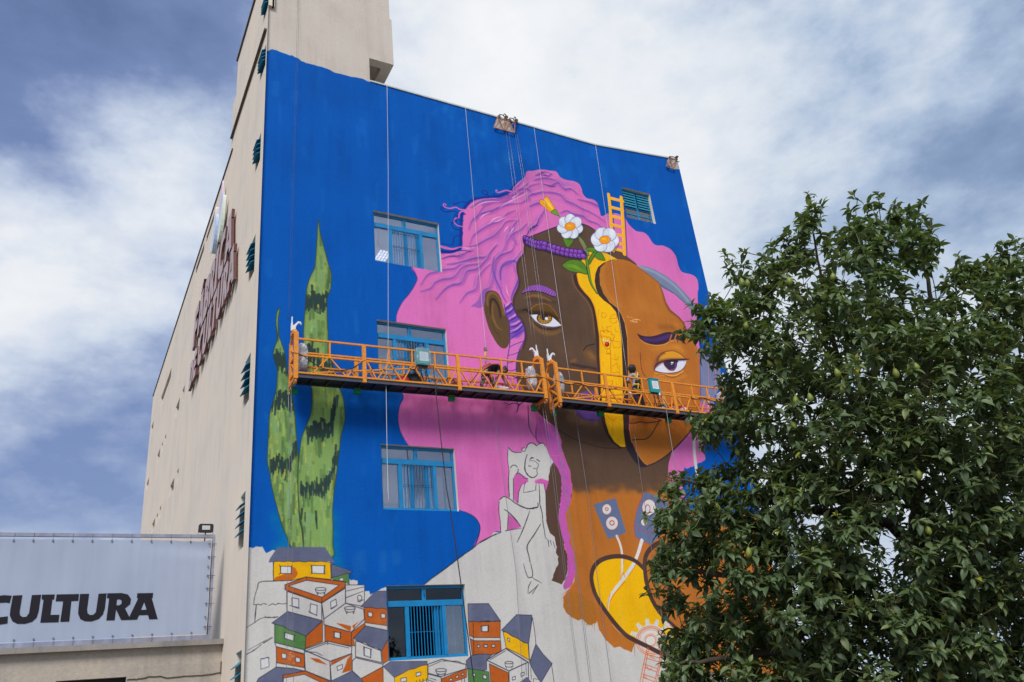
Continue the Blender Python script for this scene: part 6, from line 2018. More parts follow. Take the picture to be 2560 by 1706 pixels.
RY = DW - .1
rope('white rope hanging from the roof past the left window column', [(967.6, 215), (970.5, 427), (970.4, 854), (967.5, 906), (965, 952), (966, 1018), (967.6, 1127), (970, 1227), (971.5, 1250)], RY, RY - 1.6, .009, M_ROPE)
rope('grey lifeline dropping to the bending worker', [(1163.7, 271), (1177.4, 427), (1195, 640), (1212.7, 854), (1215, 876)], RY, Y2, .008, M_ROPE)
rope('thin grey rope between the bending worker and the sketched girl', [(1214.6, 876), (1220, 925), (1232.7, 1005), (1264, 1240), (1290, 1427), (1306, 1706), (1316, 1900)], Y2 + .2, DW - .2, .008)
rope('pale lifeline crossing the dark brown half of the face', [(1335.6, 321), (1336.5, 330), (1357, 478), (1378, 627), (1404.7, 814), (1430, 985)], RY, Y2 + .15, .008, M_ROPE)
rope('pale rope crossing the brown neck to the yellow ribbon', [(1437, 1026), (1472, 1256), (1491, 1426), (1528, 1706), (1545, 1860)], Y2 + .2, DW - .2, .009)
rope('pale lifeline crossing the dark edge of the yellow strip', [(1489, 364), (1521, 581), (1527, 640), (1568, 940)], RY, Y2, .008, M_ROPE)
rope('pale rope crossing the orange mouth and speaker', [(1581, 1049), (1608.5, 1240), (1630, 1381), (1657.5, 1562), (1680, 1740)], DW - .3, DW - .2, .008)
rope('left one of the two dark wires down the tower', [(744.2, -10), (741, 144), (732, 427), (721, 770), (718, 800)], DW - .1, Yg, .004, M_DARKBAR, nm='wire')
rope('right one of the two dark wires down the tower', [(747.4, -10), (744.8, 144), (735.6, 427), (724.6, 770), (722, 800)], DW - .1, Yg + .05, .004, M_DARKBAR, nm='wire')
rope('leftmost hoist wire above the right end of the left platform', [(1265, 331), (1281.7, 456), (1303, 627), (1334, 880)], DW - .15, Yg, .0055, nm='wire')
rope('second hoist wire above the right end of the left platform', [(1272, 331), (1289, 456), (1310, 638), (1343, 884)], DW - .15, Yg, .0055, nm='wire')
rope('left hoist wire above the left end of the right platform', [(1288, 336), (1308, 456), (1329, 613.6), (1365, 876)], DW - .15, Yg, .0055, nm='wire')
rope('right hoist wire above the left end of the right platform', [(1293, 337), (1313, 456), (1335, 616), (1373, 882)], DW - .15, Yg, .0055, nm='wire')
rope('wire tail under the joint of the platforms, left', [(1352, 990), (1380, 1174), (1409.7, 1426), (1446, 1706), (1468, 1880)], Yg, DW - .5, .006, nm='wire')
rope('wire tail under the joint of the platforms, second', [(1358, 990), (1386, 1174), (1414, 1426), (1449, 1706), (1470, 1880)], Yg, DW - .5, .006, nm='wire')
rope('thicker wire tail under the left end of the right platform', [(1377, 985), (1418, 1261), (1453, 1524), (1475, 1706), (1490, 1850)], Yg, DW - .5, .009, nm='wire')
rope('wire tail beside the thicker one under the right platform', [(1380, 985), (1421, 1261), (1457, 1524), (1479, 1706), (1494, 1850)], Yg, DW - .5, .006, nm='wire')
rope('dark power cable falling from the wrapped control box', [(1083, 917), (1089, 973), (1096, 1043), (1117, 1227), (1127, 1279), (1153, 1464), (1185.5, 1706), (1205, 1880)], Y1 - .1, Y1 - .3, .018, M_BLACK, None, 'power_cable')
rope('left wire tail under the left end of the left platform', [(720.5, 950), (724, 1227), (719.8, 1400), (716.6, 1660), (715, 1850)], Yg, DW - .6, .006, nm='wire')
rope('right wire tail under the left end of the left platform', [(727.5, 955), (729.6, 1227), (730.5, 1400), (733.5, 1660), (735, 1850)], Yg, DW - .6, .006, nm='wire')
rope('grey cable falling from the bare control box', [(1652, 985), (1664.7, 1017), (1674, 1083), (1687.5, 1163), (1700, 1240), (1715, 1330)], Y1 - .05, Y1 - .2, .014, M_WIRE, None, 'power_cable')


def railcable(label, o, s, Y):
    pts = [atY(*pz(o, float(a), float(b_)), Y) for a, b_ in (t.split(',') for t in s.split())]
    q = []
    for k in range(len(pts) - 1):
        p0, p1, p2, p3 = pts[max(k - 1, 0)], pts[k], pts[k + 1], pts[min(k + 2, len(pts) - 1)]
        for j in range(5):
            t = j / 5
            q.append(0.5 * ((2 * p1) + (-p0 + p2) * t + (2 * p0 - 5 * p1 + 4 * p2 - p3) * t * t + (-p0 + 3 * p1 - 3 * p2 + p3) * t ** 3))
    q.append(pts[-1])
    cord('power_cable', label, 'cable', q, .013, M_BLACK, 'black cables slung along the platforms')


railcable('black cable slung in a bight across the first bay of the left platform', P1, '285,680 380,690 500,735 700,880 850,960 1000,992 1200,1005 1400,960 1560,860 1645,818', Y1 - .04)
railcable('black cable sagging behind the second bay below the window', P1, '1645,818 1730,930 1850,1000 2000,1010 2200,920 2353,880', Y1 + .05)
railcable('black cable drooping in the third bay left of the bending worker', P2_, '1380,995 1450,930 1550,800 1610,720', Y1 + .1)
railcable('black cable wound on the rail beside the joint of the platforms', P3, '0,660 120,705 330,700 480,680 640,720 700,820', Y1 - .04)
railcable('black cable wound along the first bay of the right platform', P3, '790,750 900,770 1050,820 1200,800 1400,850 1560,860 1700,890 1830,910 1920,890', Y1 - .04)
railcable('black cable dangling over the last bay of the right platform', P4, '1230,900 1300,950 1420,920 1560,950 1700,1000 1850,990', Y1 - .04)

# ------------------------------------------------------------------ roof brackets that carry the wires
M_RUST = mat('rusty_bracket_steel', srgb(176, 118, 82), 0.7, vary=0.3, vscale=12)


def bracket(label, o, legs, gear):
    pts = [zpx(s, *ORG['B'], ZS) for s in legs]
    c = atY(*pts[0][0], DW - .12)
    t = thing('roof_bracket', label, 'roof bracket', c, 'steel brackets hooked over the roof edge')
    for p in pts:
        q = MB()
        q.bar(atY(*p[0], DW - .1), atY(*p[1], DW - .1), .03, .03)
        q.obj('strut', M_RUST, t)
    for s in gear:
        p = zpx(s, *ORG['B'], ZS)
        q = MB()
        q.tube([atY(*v, DW - .22 + .1 * i) for i, v in enumerate(p)], .02, 6)
        q.obj('hook', M_TRIM, t)
    a, b_ = atY(*pts[0][0], DW - .1), atY(*pts[1][0], DW - .1)
    for x in (a.x, b_.x):
        q = MB()
        q.bar((x + .1, DW - .1, max(a.z, b_.z) + .02), (x + .1, DW + 1.0, max(a.z, b_.z) - .02), .07, .07)
        q.obj('beam', M_RUST, t)
    q = MB()
    lump(q, (max(a.x, b_.x) + .1, DW - .05, max(a.z, b_.z) + .1), (.08, .08, .07), 3, 2, .2, .5)
    q.obj('pulley', M_TRIM, t)


bracket('left one of the paired rusty brackets at the middle of the roof edge', 0, ['165,330 128,438', '230,350 218,462', '128,438 218,462', '165,340 215,455', '228,352 140,430'], ['165,332 180,318 205,322 232,345', '215,330 222,312 236,318 234,330', '225,345 240,350'])
bracket('right one of the paired rusty brackets at the middle of the roof edge', 0, ['262,362 224,462', '322,385 316,488', '224,462 316,488', '262,365 312,484', '320,385 232,460'], ['262,365 275,350 300,355 325,380', '310,362 316,340 328,346 326,362', '322,380 338,384'])
bracket('single rusty bracket at the right end of the roof edge', 0, ['1735,712 1710,795', '1795,720 1778,822', '1710,795 1778,822', '1735,715 1778,818', '1793,722 1716,795'], ['1735,712 1750,704 1775,706 1798,724', '1790,715 1806,698 1820,702 1815,712', '1795,750 1830,752'])
a, c = atY(1351, 334, DW + 1.4), atY(1389, 342, DW + 1.4)
t = thing('roof_vent', 'small white and brown vent housing on the roof behind the parapet', 'vent', (a.x, DW + 1.4, c.z))
q = MB()
q.prism([(0, -.25), (1, -.25), (1, .72), (.9, .95), (.2, 1.0), (.06, .8), (0, .55)], lambda u, v, d_: Vector((a.x + (c.x - a.x) * u, DW + 1.4 + d_, c.z - .35 + .62 * v)), .7)
q.obj('housing', M_WHITEP, t)
q = MB()
q.box((a.x + (c.x - a.x) * .5, DW + 1.385, c.z - .12), (a.x + (c.x - a.x) * .93, DW + 1.397, c.z + .17))
q.obj('grille', M_RUST, t)
# ------------------------------------------------------------------ the two painters
M_SKIN = mat('brown_skin', srgb(150, 98, 70), 0.5)
M_NAVY = mat('navy_trousers', srgb(36, 36, 62), 0.85, vary=0.2, vscale=14)
M_GREYT = mat('grey_shirt', srgb(140, 146, 168), 0.85, vary=0.15, vscale=12)
M_BLKT = mat('black_shirt', srgb(28, 30, 44), 0.85, vary=0.2, vscale=12)
M_HAIR = mat('black_hair', (.010, .009, .009, 1), 0.6)
M_ORH = mat('orange_webbing', srgb(238, 104, 20), 0.6)
M_YEH = mat('yellow_webbing', srgb(224, 184, 20), 0.6)
M_SHOE = mat('dark_boots', (.03, .027, .025, 1), 0.6)
M_CAMO = bpy.data.materials.new('camouflage_trousers')
M_CAMO.use_nodes = True
n = NT(M_CAMO.node_tree)
cf = n.noise(n.n('ShaderNodeTexCoord').outputs['Object'], 9.0, 2, 0.5, 0.8)
cc = n.ramp(cf, [(0.0, srgb(40, 38, 36)), (0.44, srgb(84, 72, 58)), (0.52, srgb(196, 184, 164)), (0.6, srgb(88, 84, 62)), (0.68, srgb(150, 138, 118))], 'CONSTANT')
n.t.links.new(cc, n.t.nodes['Principled BSDF'].inputs['Base Color'])
n.t.nodes['Principled BSDF'].inputs['Roughness'].default_value = 0.9


def figure(name, label, J, bones, mats, hands, heading):
    """one skinned body: J joint -> (position, radius), bones (a, b, material slot)"""
    root = thing(name, label, 'person', (J['pelvis'][0].x, J['pelvis'][0].y, min(J['foot_l'][0].z, J['foot_r'][0].z) - .04))
    names = list(J)
    me = bpy.data.meshes.new('skeleton')
    me.from_pydata([tuple(J[k][0]) for k in names], [(names.index(a), names.index(b_)) for a, b_, _ in bones], [])
    ob = bpy.data.objects.new('skeleton', me)
    COL.objects.link(ob)
    ob.modifiers.new('skin', 'SKIN')
    for k, v in enumerate(me.skin_vertices[0].data):
        r = J[names[k]][1]
        v.radius = r if isinstance(r, tuple) else (r, r)
        v.use_root = names[k] == 'pelvis'
    sub = ob.modifiers.new('smooth', 'SUBSURF')
    sub.levels = sub.render_levels = 2
    bpy.context.view_layer.update()
    dg = bpy.context.evaluated_depsgraph_get()
    body = bpy.data.meshes.new_from_object(ob.evaluated_get(dg))
    bpy.data.objects.remove(ob)
    body.name = 'body'
    bm = bmesh.new()
    bm.from_mesh(body)
    # fingers: four unequal curled fingers and a thumb rooted in each palm
    for hk, ek, grip in hands:
        h, e = J[hk][0], J[ek][0]
        d = (h - e).normalized()
        side = d.cross(Vector((0, 1, 0)) if abs(d.y) < .8 else Vector((1, 0, 0))).normalized()
        nrm = side.cross(d).normalized()
        mb = MB()
        for k in range(5):
            if k < 4:
                b0 = h + side * (.026 * (k - 1.5)) + d * .03
                L = (.058, .068, .064, .05)[k]
                pts = [b0, b0 + d * L * .5 + nrm * .008, b0 + d * L * .85 + nrm * (.01 + .03 * grip), b0 + d * L * (1.1 - .3 * grip) + nrm * (.014 + .055 * grip)]
            else:
                b0 = h + side * .04 - d * .01
                pts = [b0, b0 + side * .03 + d * .02 + nrm * .012, b0 + side * .036 + d * .05 + nrm * .03]
            mb.tube(pts, [.0125, .0115, .0105, .008][:len(pts)], 6)
        vs = [bm.verts.new(v) for v in mb.v]
        for f in mb.f:
            bm.faces.new([vs[i] for i in f]).smooth = True
    segs = [(J[a][0], J[b_][0], s) for a, b_, s in bones]
    for f in bm.faces:
        c = f.calc_center_median()
        best, slot = 1e9, 0
        for a, b_, s in segs:
            v = b_ - a
            t = max(0, min(1, (c - a).dot(v) / max(v.length_squared, 1e-9)))
            dd = (a + v * t - c).length
            if dd < best - 1e-4:
                best, slot = dd, s
        f.material_index = slot
        f.smooth = True
    o = root.location
    for v in bm.verts:
        v.co -= o
    body.materials.clear()
    for m in mats:
        body.materials.append(m)
    bm.to_mesh(body)
    bm.free()
    mesh_obj('body', body, root)
    # face: eyes, nose, mouth and ears on the head, turned to the heading
    hd, hr = J['head'][0], .105
    fw, up = Vector(heading[0]).normalized(), Vector(heading[1]).normalized()
    sd = fw.cross(up).normalized()
    mb = MB()
    for s_ in (-1, 1):
        lump(mb, hd + sd * s_ * .098, (.02, .022, .032), 2, 2, .05, .2)
    mb.tube([hd + fw * .09 + up * .01, hd + fw * .128 - up * .028, hd + fw * .1 - up * .036], [.012, .018, .01], 6)
    mb.obj('ears_and_nose', M_SKIN, root, smooth=True)
    mb = MB()
    for s_ in (-1, 1):
        lump(mb, hd + fw * .096 + sd * s_ * .036 + up * .012, (.014, .012, .009), 2, 2, .02, .1)
    mb.obj('eyes', M_BLACK, root, smooth=True)
    mb = MB()
    mb.tube([hd + fw * .094 - up * .062 - sd * .028, hd + fw * .104 - up * .066, hd + fw * .094 - up * .062 + sd * .028], [.006, .01, .006], 6)
    mb.obj('mouth', mat('lip_skin', srgb(120, 62, 54), 0.5), root, smooth=True)
    return root


def strap(root, nm, mt, pts, r=.026):
    mb = MB()
    mb.tube(pts, r, 6)
    mb.obj(nm, mt, root, smooth=True)


V = lambda o, x, y, Y: atY(*pz(o, x, y), Y)
# the painter bending over the deck of the left platform
Yb = Yg + .02
fl = V(P2_, 1640, 1012, Yb)
zf_ = zA(fl.x)
J = {}
J['pelvis'] = (V(P2_, 1715, 712, Yb), .15)
J['waist'] = (V(P2_, 1800, 668, Yb), .145)
J['chest'] = (V(P2_, 1900, 655, Yb), (.17, .15))
J['upper'] = (V(P2_, 1975, 690, Yb), (.15, .13))
J['neck'] = (V(P2_, 2025, 705, Yb), .062)
J['head'] = (V(P2_, 2068, 722, Yb), .105)
J['crown'] = (V(P2_, 2098, 728, Yb), .085)
J['hip_l'] = (V(P2_, 1690, 745, Yb - .07), .115)
J['knee_l'] = (V(P2_, 1682, 870, Yb - .1), .09)
J['ankle_l'] = (V(P2_, 1640, 985, Yb - .08), .06)
J['foot_l'] = (V(P2_, 1668, 1012, Yb - .2), .05)
J['hip_r'] = (V(P2_, 1765, 750, Yb + .07), .115)
J['knee_r'] = (V(P2_, 1838, 868, Yb + .05), .09)
J['ankle_r'] = (V(P2_, 1868, 1005, Yb + .06), .06)
J['foot_r'] = (V(P2_, 1900, 1032, Yb - .05), .05)
J['sh_l'] = (V(P2_, 1965, 735, Yb - .16), .07)
J['el_l'] = (V(P2_, 1918, 855, Yb - .2), .05)
J['wr_l'] = (V(P2_, 1916, 955, Yb - .2), .036)
J['hand_l'] = (V(P2_, 1922, 985, Yb - .2), (.042, .03))
J['sh_r'] = (V(P2_, 2000, 735, Yb + .16), .07)
J['el_r'] = (V(P2_, 2042, 850, Yb + .1), .05)
J['wr_r'] = (V(P2_, 2098, 950, Yb), .036)
J['hand_r'] = (V(P2_, 2112, 985, Yb - .06), (.042, .03))
B = [('pelvis', 'waist', 1), ('waist', 'chest', 1), ('chest', 'upper', 1), ('upper', 'neck', 1), ('neck', 'head', 0), ('head', 'crown', 0), ('pelvis', 'hip_l', 2), ('hip_l', 'knee_l', 2), ('knee_l', 'ankle_l', 2), ('ankle_l', 'foot_l', 3), ('pelvis', 'hip_r', 2), ('hip_r', 'knee_r', 2), ('knee_r', 'ankle_r', 2), ('ankle_r', 'foot_r', 3),
     ('upper', 'sh_l', 1), ('sh_l', 'el_l', 0), ('el_l', 'wr_l', 0), ('wr_l', 'hand_l', 0), ('upper', 'sh_r', 1), ('sh_r', 'el_r', 0), ('el_r', 'wr_r', 0), ('wr_r', 'hand_r', 0)]
W1 = figure('person', 'person bending down on the left platform, black shirt, camouflage trousers, orange harness', J, B, [M_SKIN, M_BLKT, M_CAMO, M_SHOE], [('hand_l', 'el_l', .4), ('hand_r', 'el_r', .8)], ((.5, .2, -.85), (.85, .05, .45)))
mb = MB()
hp = J['head'][0]
lump(mb, hp + Vector((.02, .02, .055)), (.125, .118, .10), 21, 3, .16, .1)
lump(mb, hp + Vector((.05, .03, .17)), (.06, .06, .055), 22, 2, .2, .1)
mb.obj('hair', M_HAIR, W1, smooth=True)
pv, ws, ch = J['pelvis'][0], J['waist'][0], J['chest'][0]
F_ = Vector((0, -1, 0))
for nm, pts in (('harness_strap', [pv + F_ * .16 + Vector((-.12, 0, -.02)), ws + F_ * .17 + Vector((-.02, 0, .08)), ch + F_ * .19 + Vector((.02, 0, .06)), J['upper'][0] + F_ * .16 + Vector((.02, 0, -.04))]),
                ('harness_strap', [pv + Vector((-.17, -.1, .02)), pv + Vector((-.05, -.14, .16)), ws + Vector((0, -.05, .17)), ws + Vector((.06, .08, .15))]),
                ('leg_loop', [pv + F_ * .14 + Vector((-.1, 0, .02)), J['hip_r'][0] + Vector((0, -.14, -.06)), J['hip_r'][0] + Vector((.04, -.16, -.24)), J['hip_r'][0] + Vector((.06, -.14, -.38))]),
                ('leg_loop', [J['hip_l'][0] + Vector((-.12, -.06, -.05)), J['hip_l'][0] + Vector((0, -.15, -.12)), J['hip_l'][0] + Vector((.1, -.1, -.06))])):
    strap(W1, nm, M_ORH, pts, .022)
# lanyard from the harness to the rope grab
g = V(P2_, 1720, 340, Y2)
top = V(P2_, 1715, 640, Yb)
q = MB()
q.box((g.x - .05, g.y - .05, g.z - .02), (g.x + .05, g.y + .05, g.z + .1))
rg = thing('rope_grab', 'steel rope grab with yellow and grey lanyard above the bending worker', 'rope grab', g)
q.obj('clamp', M_WIRE, rg)
q = MB()
q.tube([g, V(P2_, 1718, 400, Y2), V(P2_, 1718, 455, Y2)], .03, 6)
q.obj('shock_absorber', M_YEH, rg)
q = MB()
q.tube([V(P2_, 1718, 455, Y2), V(P2_, 1728, 500, Yb), V(P2_, 1716, 545, Yb), V(P2_, 1732, 590, Yb), top], .026, 6)
q.obj('lanyard', M_WIRE, rg)

# the painter standing on the right platform, back to the street
Yb = Yg + .12
J = {}
J['pelvis'] = (V(P4, 222, 742, Yb), (.155, .13))
J['waist'] = (V(P4, 215, 660, Yb), (.13, .11))
J['chest'] = (V(P4, 195, 565, Yb + .02), (.17, .125))
J['upper'] = (V(P4, 180, 510, Yb + .02), (.14, .1))
J['neck'] = (V(P4, 160, 470, Yb + .02), .058)
J['head'] = (V(P4, 142, 418, Yb + .03), .105)
J['crown'] = (V(P4, 138, 375, Yb + .03), .09)
J['hip_l'] = (V(P4, 185, 775, Yb), .11)
J['knee_l'] = (V(P4, 222, 920, Yb - .02), .085)
J['ankle_l'] = (V(P4, 265, 1062, Yb), .058)
J['foot_l'] = (V(P4, 258, 1092, Yb + .12), .05)
J['hip_r'] = (V(P4, 268, 778, Yb), .11)
J['knee_r'] = (V(P4, 318, 920, Yb - .02), .085)
J['ankle_r'] = (V(P4, 366, 1072, Yb), .058)
J['foot_r'] = (V(P4, 366, 1102, Yb + .12), .05)
J['sh_l'] = (V(P4, 105, 522, Yb + .02), .068)
J['el_l'] = (V(P4, 62, 610, Yb + .04), .05)
J['wr_l'] = (V(P4, 92, 642, Yb + .2), .036)
J['hand_l'] = (V(P4, 112, 634, Yb + .28), (.042, .03))
J['sh_r'] = (V(P4, 262, 515, Yb + .02), .068)
J['el_r'] = (V(P4, 292, 600, Yb + .12), .05)
J['wr_r'] = (V(P4, 262, 620, Yb + .3), .036)
J['hand_r'] = (V(P4, 245, 600, Yb + .36), (.042, .03))
B2 = [(a, b_, {1: 1, 2: 2, 3: 3, 0: 0}[s]) if (a, b_) not in (('sh_l', 'el_l'), ('sh_r', 'el_r')) else (a, b_, 1) for a, b_, s in B]
W2 = figure('person', 'person standing on the right platform facing the wall, grey shirt, navy trousers, yellow harness', J, B2, [M_SKIN, M_GREYT, M_NAVY, M_SHOE], [('hand_l', 'el_l', .6), ('hand_r', 'el_r', .5)], ((-.15, 1, .05), (-.1, 0, 1)))
mb = MB()
hp = J['head'][0].lerp(J['crown'][0], .4)
lump(mb, hp + Vector((0, -.035, .02)), (.165, .145, .18), 31, 4, .14, .05)
mb.obj('hair', M_HAIR, W2)
bk = -.15
o = lambda x, y, d_=0: V(P4, x, y, Yb) + Vector((0, bk + d_, 0))
for nm, pts, r in (('harness_strap', [o(120, 500, .03), o(165, 540, -.01), o(195, 590, -.02), o(212, 660, .0)], .022), ('harness_strap', [o(225, 470, .05), o(205, 530, -.01), o(190, 590, -.03), o(200, 650, -.01)], .022), ('harness_strap', [o(205, 580, -.03), o(212, 660, -.02), o(215, 760, -.03), o(205, 860, -.0)], .026), ('waist_belt', [o(140, 690, .06), o(180, 700, -.01), o(230, 705, -.02), o(300, 700, .06)], .03),
                   ('leg_loop', [o(150, 770, .05), o(180, 800, -.02), o(215, 800, -.02)], .022), ('leg_loop', [o(215, 800, -.02), o(260, 805, -.02), o(310, 780, .05)], .022)):
    strap(W2, nm, M_YEH, pts, r)
mb = MB()
lump(mb, o(222, 655, .0), (.17, .06, .09), 17, 3, .08, .6)
mb.obj('back_pad', M_BLKBAG, W2, smooth=True)
t = thing('paint_bottle', 'pale blue paint bottle hanging at the standing worker’s hip', 'bottle', V(P4, 120, 860, Yb - .1))
p = V(P4, 120, 860, Yb - .1)
q = MB()
q.lathe([(0, -.14), (.05, -.14), (.055, -.1), (.055, .05), (.02, .1), (.02, .14), (0, .14)], p, 12)
q.obj('bottle', M_WHITEP, t, smooth=True)
q = MB()
q.lathe([(.0565, -.09), (.0565, .03)], p, 12)
q.obj('paint_band', M_BLUET, t, fix=False)
# ------------------------------------------------------------------ avocado tree in front on the right
SIL = np.array([(1560, 1990), (1600, 1760), (1628, 1706), (1650, 1672), (1650, 1620), (1646, 1580), (1700, 1556), (1690, 1535), (1645, 1528), (1614, 1490), (1612, 1440), (1618, 1395), (1640, 1330), (1606, 1290), (1640, 1245), (1674, 1178), (1720, 1168), (1760, 1170), (1800, 1150), (1765, 1148), (1750, 1110), (1712, 1066), (1712, 1040), (1770, 1010), (1796, 945), (1772, 900), (1738, 880), (1704, 838), (1724, 790), (1722, 744), (1756, 752), (1784, 730),
                (1830, 722), (1812, 690), (1798, 632), (1832, 640), (1860, 624), (1892, 650), (1924, 606), (1952, 592), (1966, 572), (1994, 540), (1996, 496), (2020, 480), (2066, 510), (2074, 545), (2092, 520), (2132, 486), (2168, 504), (2178, 528), (2186, 500), (2200, 484), (2216, 506), (2230, 520), (2246, 508), (2262, 536), (2274, 514), (2304, 498), (2318, 536), (2330, 562), (2350, 602), (2344, 640), (2342, 664), (2376, 654), (2408, 634), (2452, 650), (2486, 640), (2500, 606), (2528, 590), (2556, 600),
                (2620, 560), (2720, 640), (2840, 820), (2880, 1100), (2840, 1500), (2780, 1990)], float)
HOLES = [(2200, 1376, 72, 34), (2265, 1290, 36, 40), (2470, 1382, 44, 34), (2030, 740, 22, 12), (2290, 950, 22, 18), (1870, 1110, 34, 14), (2010, 1105, 20, 20), (2330, 700, 30, 24), (1700, 1540, 40, 16), (1760, 1470, 60, 40), (1795, 1000, 22, 40), (1800, 1130, 30, 20), (2090, 1270, 30, 12), (2380, 1010, 16, 14)]


def inside(x, y):
    c = False
    n_ = len(SIL)
    for i in range(n_):
        (x0, y0), (x1, y1) = SIL[i], SIL[i - 1]
        if (y0 > y) != (y1 > y) and x < (x1 - x0) * (y - y0) / (y1 - y0) + x0:
            c = not c
    return c


def edge_dist(x, y):
    a, b_ = SIL, np.roll(SIL, -1, 0)
    v = b_ - a
    t = np.clip(((x - a[:, 0]) * v[:, 0] + (y - a[:, 1]) * v[:, 1]) / ((v ** 2).sum(1) + 1e-9), 0, 1)
    return float(np.hypot(x - a[:, 0] - t * v[:, 0], y - a[:, 1] - t * v[:, 1]).min())


TD = 12.6                                  # distance of the crown's middle along the view
M_BARK = mat('avocado_bark', srgb(78, 66, 56), 0.9, vary=0.4, vscale=10, bump=0.6, bscale=40)
M_TWIG = mat('green_brown_twig', srgb(92, 96, 56), 0.8, vary=0.3)
M_LEAF = bpy.data.materials.new('avocado_leaf')
M_LEAF.use_nodes = True
n = NT(M_LEAF.node_tree)
bs = n.t.nodes['Principled BSDF']
at = n.n('ShaderNodeAttribute', attribute_name='tone')
geo = n.n('ShaderNodeNewGeometry')
ob_r = n.n('ShaderNodeObjectInfo')
top = n.ramp(at.outputs['Fac'], [(0.0, (.056, .088, .038)), (0.45, (.104, .158, .064)), (0.8, (.15, .205, .085)), (0.93, (.21, .26, .085)), (1.0, (.36, .34, .03))])
under = n.ramp(at.outputs['Fac'], [(0.0, (.07, .10, .055)), (0.6, (.11, .15, .075)), (1.0, (.30, .30, .05))])
n.t.links.new(n.mix(geo.outputs['Backfacing'], top, under), bs.inputs['Base Color'])
bs.inputs['Roughness'].default_value = 0.36
bs.inputs['Specular IOR Level'].default_value = 0.5
n.t.links.new(n.math('ADD', n.math('MULTIPLY', geo.outputs['Backfacing'], .25), .48), bs.inputs['Roughness'])
tl = n.n('ShaderNodeBsdfTranslucent', {'Color': (.16, .24, .04, 1)})
ms = n.n('ShaderNodeMixShader', {0: .28, 1: bs.outputs[0], 2: tl.outputs[0]})
n.t.links.new(ms.outputs[0], n.t.nodes['Material Output'].inputs[0])

# one leaf: length 1 along +x, top side +z, folded along the midrib and arched downwards
LEAF_V, LEAF_F = [], []
for k, (t, wv_, dz_) in enumerate([(0, .02, 0), (.12, .11, .02), (.35, .235, .03), (.6, .225, -.03), (.82, .125, -.13), (1.0, .0, -.27)]):
    LEAF_V += [(t, 0, dz_ - .02), (t, wv_, dz_ + .05 * wv_ / .2 + .01), (t, -wv_, dz_ + .05 * wv_ / .2 + .01)]
for k in range(5):
    a, b_ = 3 * k, 3 * k + 3
    LEAF_F += [(a, b_, b_ + 1, a + 1), (a, a + 2, b_ + 2, b_)]
LEAF_V = np.array(LEAF_V)
rt = random.Random(77)
tree_c = atdist(2150, 1150, TD)
base = atdist(2350, 1700, TD + .4)
TREE = thing('avocado_tree', 'big dark green avocado tree hung with pear-shaped fruit in front of the mural', 'tree', (base.x, base.y, 0))

# limbs, as seen from the street
LIMBS = [[(2395, None, .4, .26), (2345, 1640, .4, .21), (2318, 1420, .3, .17), (2296, 1300, .2, .14), (2284, 1200, .1, .11), (2270, 1080, .0, .09), (2230, 900, -.1, .065), (2180, 720, -.1, .04), (2140, 590, 0, .02)],
         [(2318, 1400, .3, .12), (2230, 1318, .1, .09), (2120, 1290, -.2, .07), (1960, 1260, -.5, .05), (1800, 1220, -.6, .03), (1700, 1200, -.6, .015)],
         [(2284, 1180, .1, .09), (2150, 1060, -.2, .07), (2010, 930, -.3, .05), (1880, 830, -.3, .03), (1760, 780, -.2, .015)],
         [(2340, 1620, .4, .13), (2200, 1560, -.4, .10), (2000, 1500, -.9, .07), (1820, 1440, -1.0, .04), (1660, 1420, -.9, .02)],
         [(2345, 1640, .4, .15), (2440, 1420, .6, .11), (2500, 1150, .5, .08), (2510, 900, .3, .05), (2520, 690, .3, .025)],
         [(2230, 1560, -.3, .08), (2050, 1620, -1.2, .06), (1850, 1640, -1.4, .04), (1700, 1660, -1.3, .02)],
         [(2270, 1080, .0, .06), (2330, 880, .2, .045), (2320, 700, .3, .03), (2290, 570, .3, .015)],
         [(2440, 1420, .6, .09), (2600, 1300, .2, .07), (2740, 1100, .2, .04)],
         [(2150, 1060, -.2, .05), (2080, 850, -.2, .035), (2050, 680, -.2, .02), (2030, 560, -.1, .012)],
         [(2370, 1660, .3, .1), (2480, 1650, -.5, .07), (2620, 1600, -.9, .04)]]
NODES = []
for i, L in enumerate(LIMBS):
    pts, rs = [], []
    for x, y, dd, r in L:
        if y is None:
            pts.append(Vector((base.x, base.y, -.1)))
        else:
            pts.append(atdist(x, y, TD + dd))
        rs.append(r)
    q, qr = [], []
    for k in range(len(pts) - 1):
        p0, p1, p2, p3 = pts[max(k - 1, 0)], pts[k], pts[k + 1], pts[min(k + 2, len(pts) - 1)]
        for j in range(5):
            t = j / 5
            q.append(0.5 * ((2 * p1) + (-p0 + p2) * t + (2 * p0 - 5 * p1 + 4 * p2 - p3) * t * t + (-p0 + 3 * p1 - 3 * p2 + p3) * t ** 3) + Vector((rt.gauss(0, .015), rt.gauss(0, .015), rt.gauss(0, .015))))
            qr.append(rs[k] + (rs[k + 1] - rs[k]) * t)
    q.append(pts[-1])
    qr.append(rs[-1])
    mb = MB()
    mb.tube(q, qr, 9)
    mb.obj('trunk' if i == 0 else 'limb', M_BARK, TREE, smooth=True)
    if i == 0:
        NODES += [(p, r) for p, r in zip(q, qr) if p.z > 2.5]
    else:
        NODES += list(zip(q, qr))

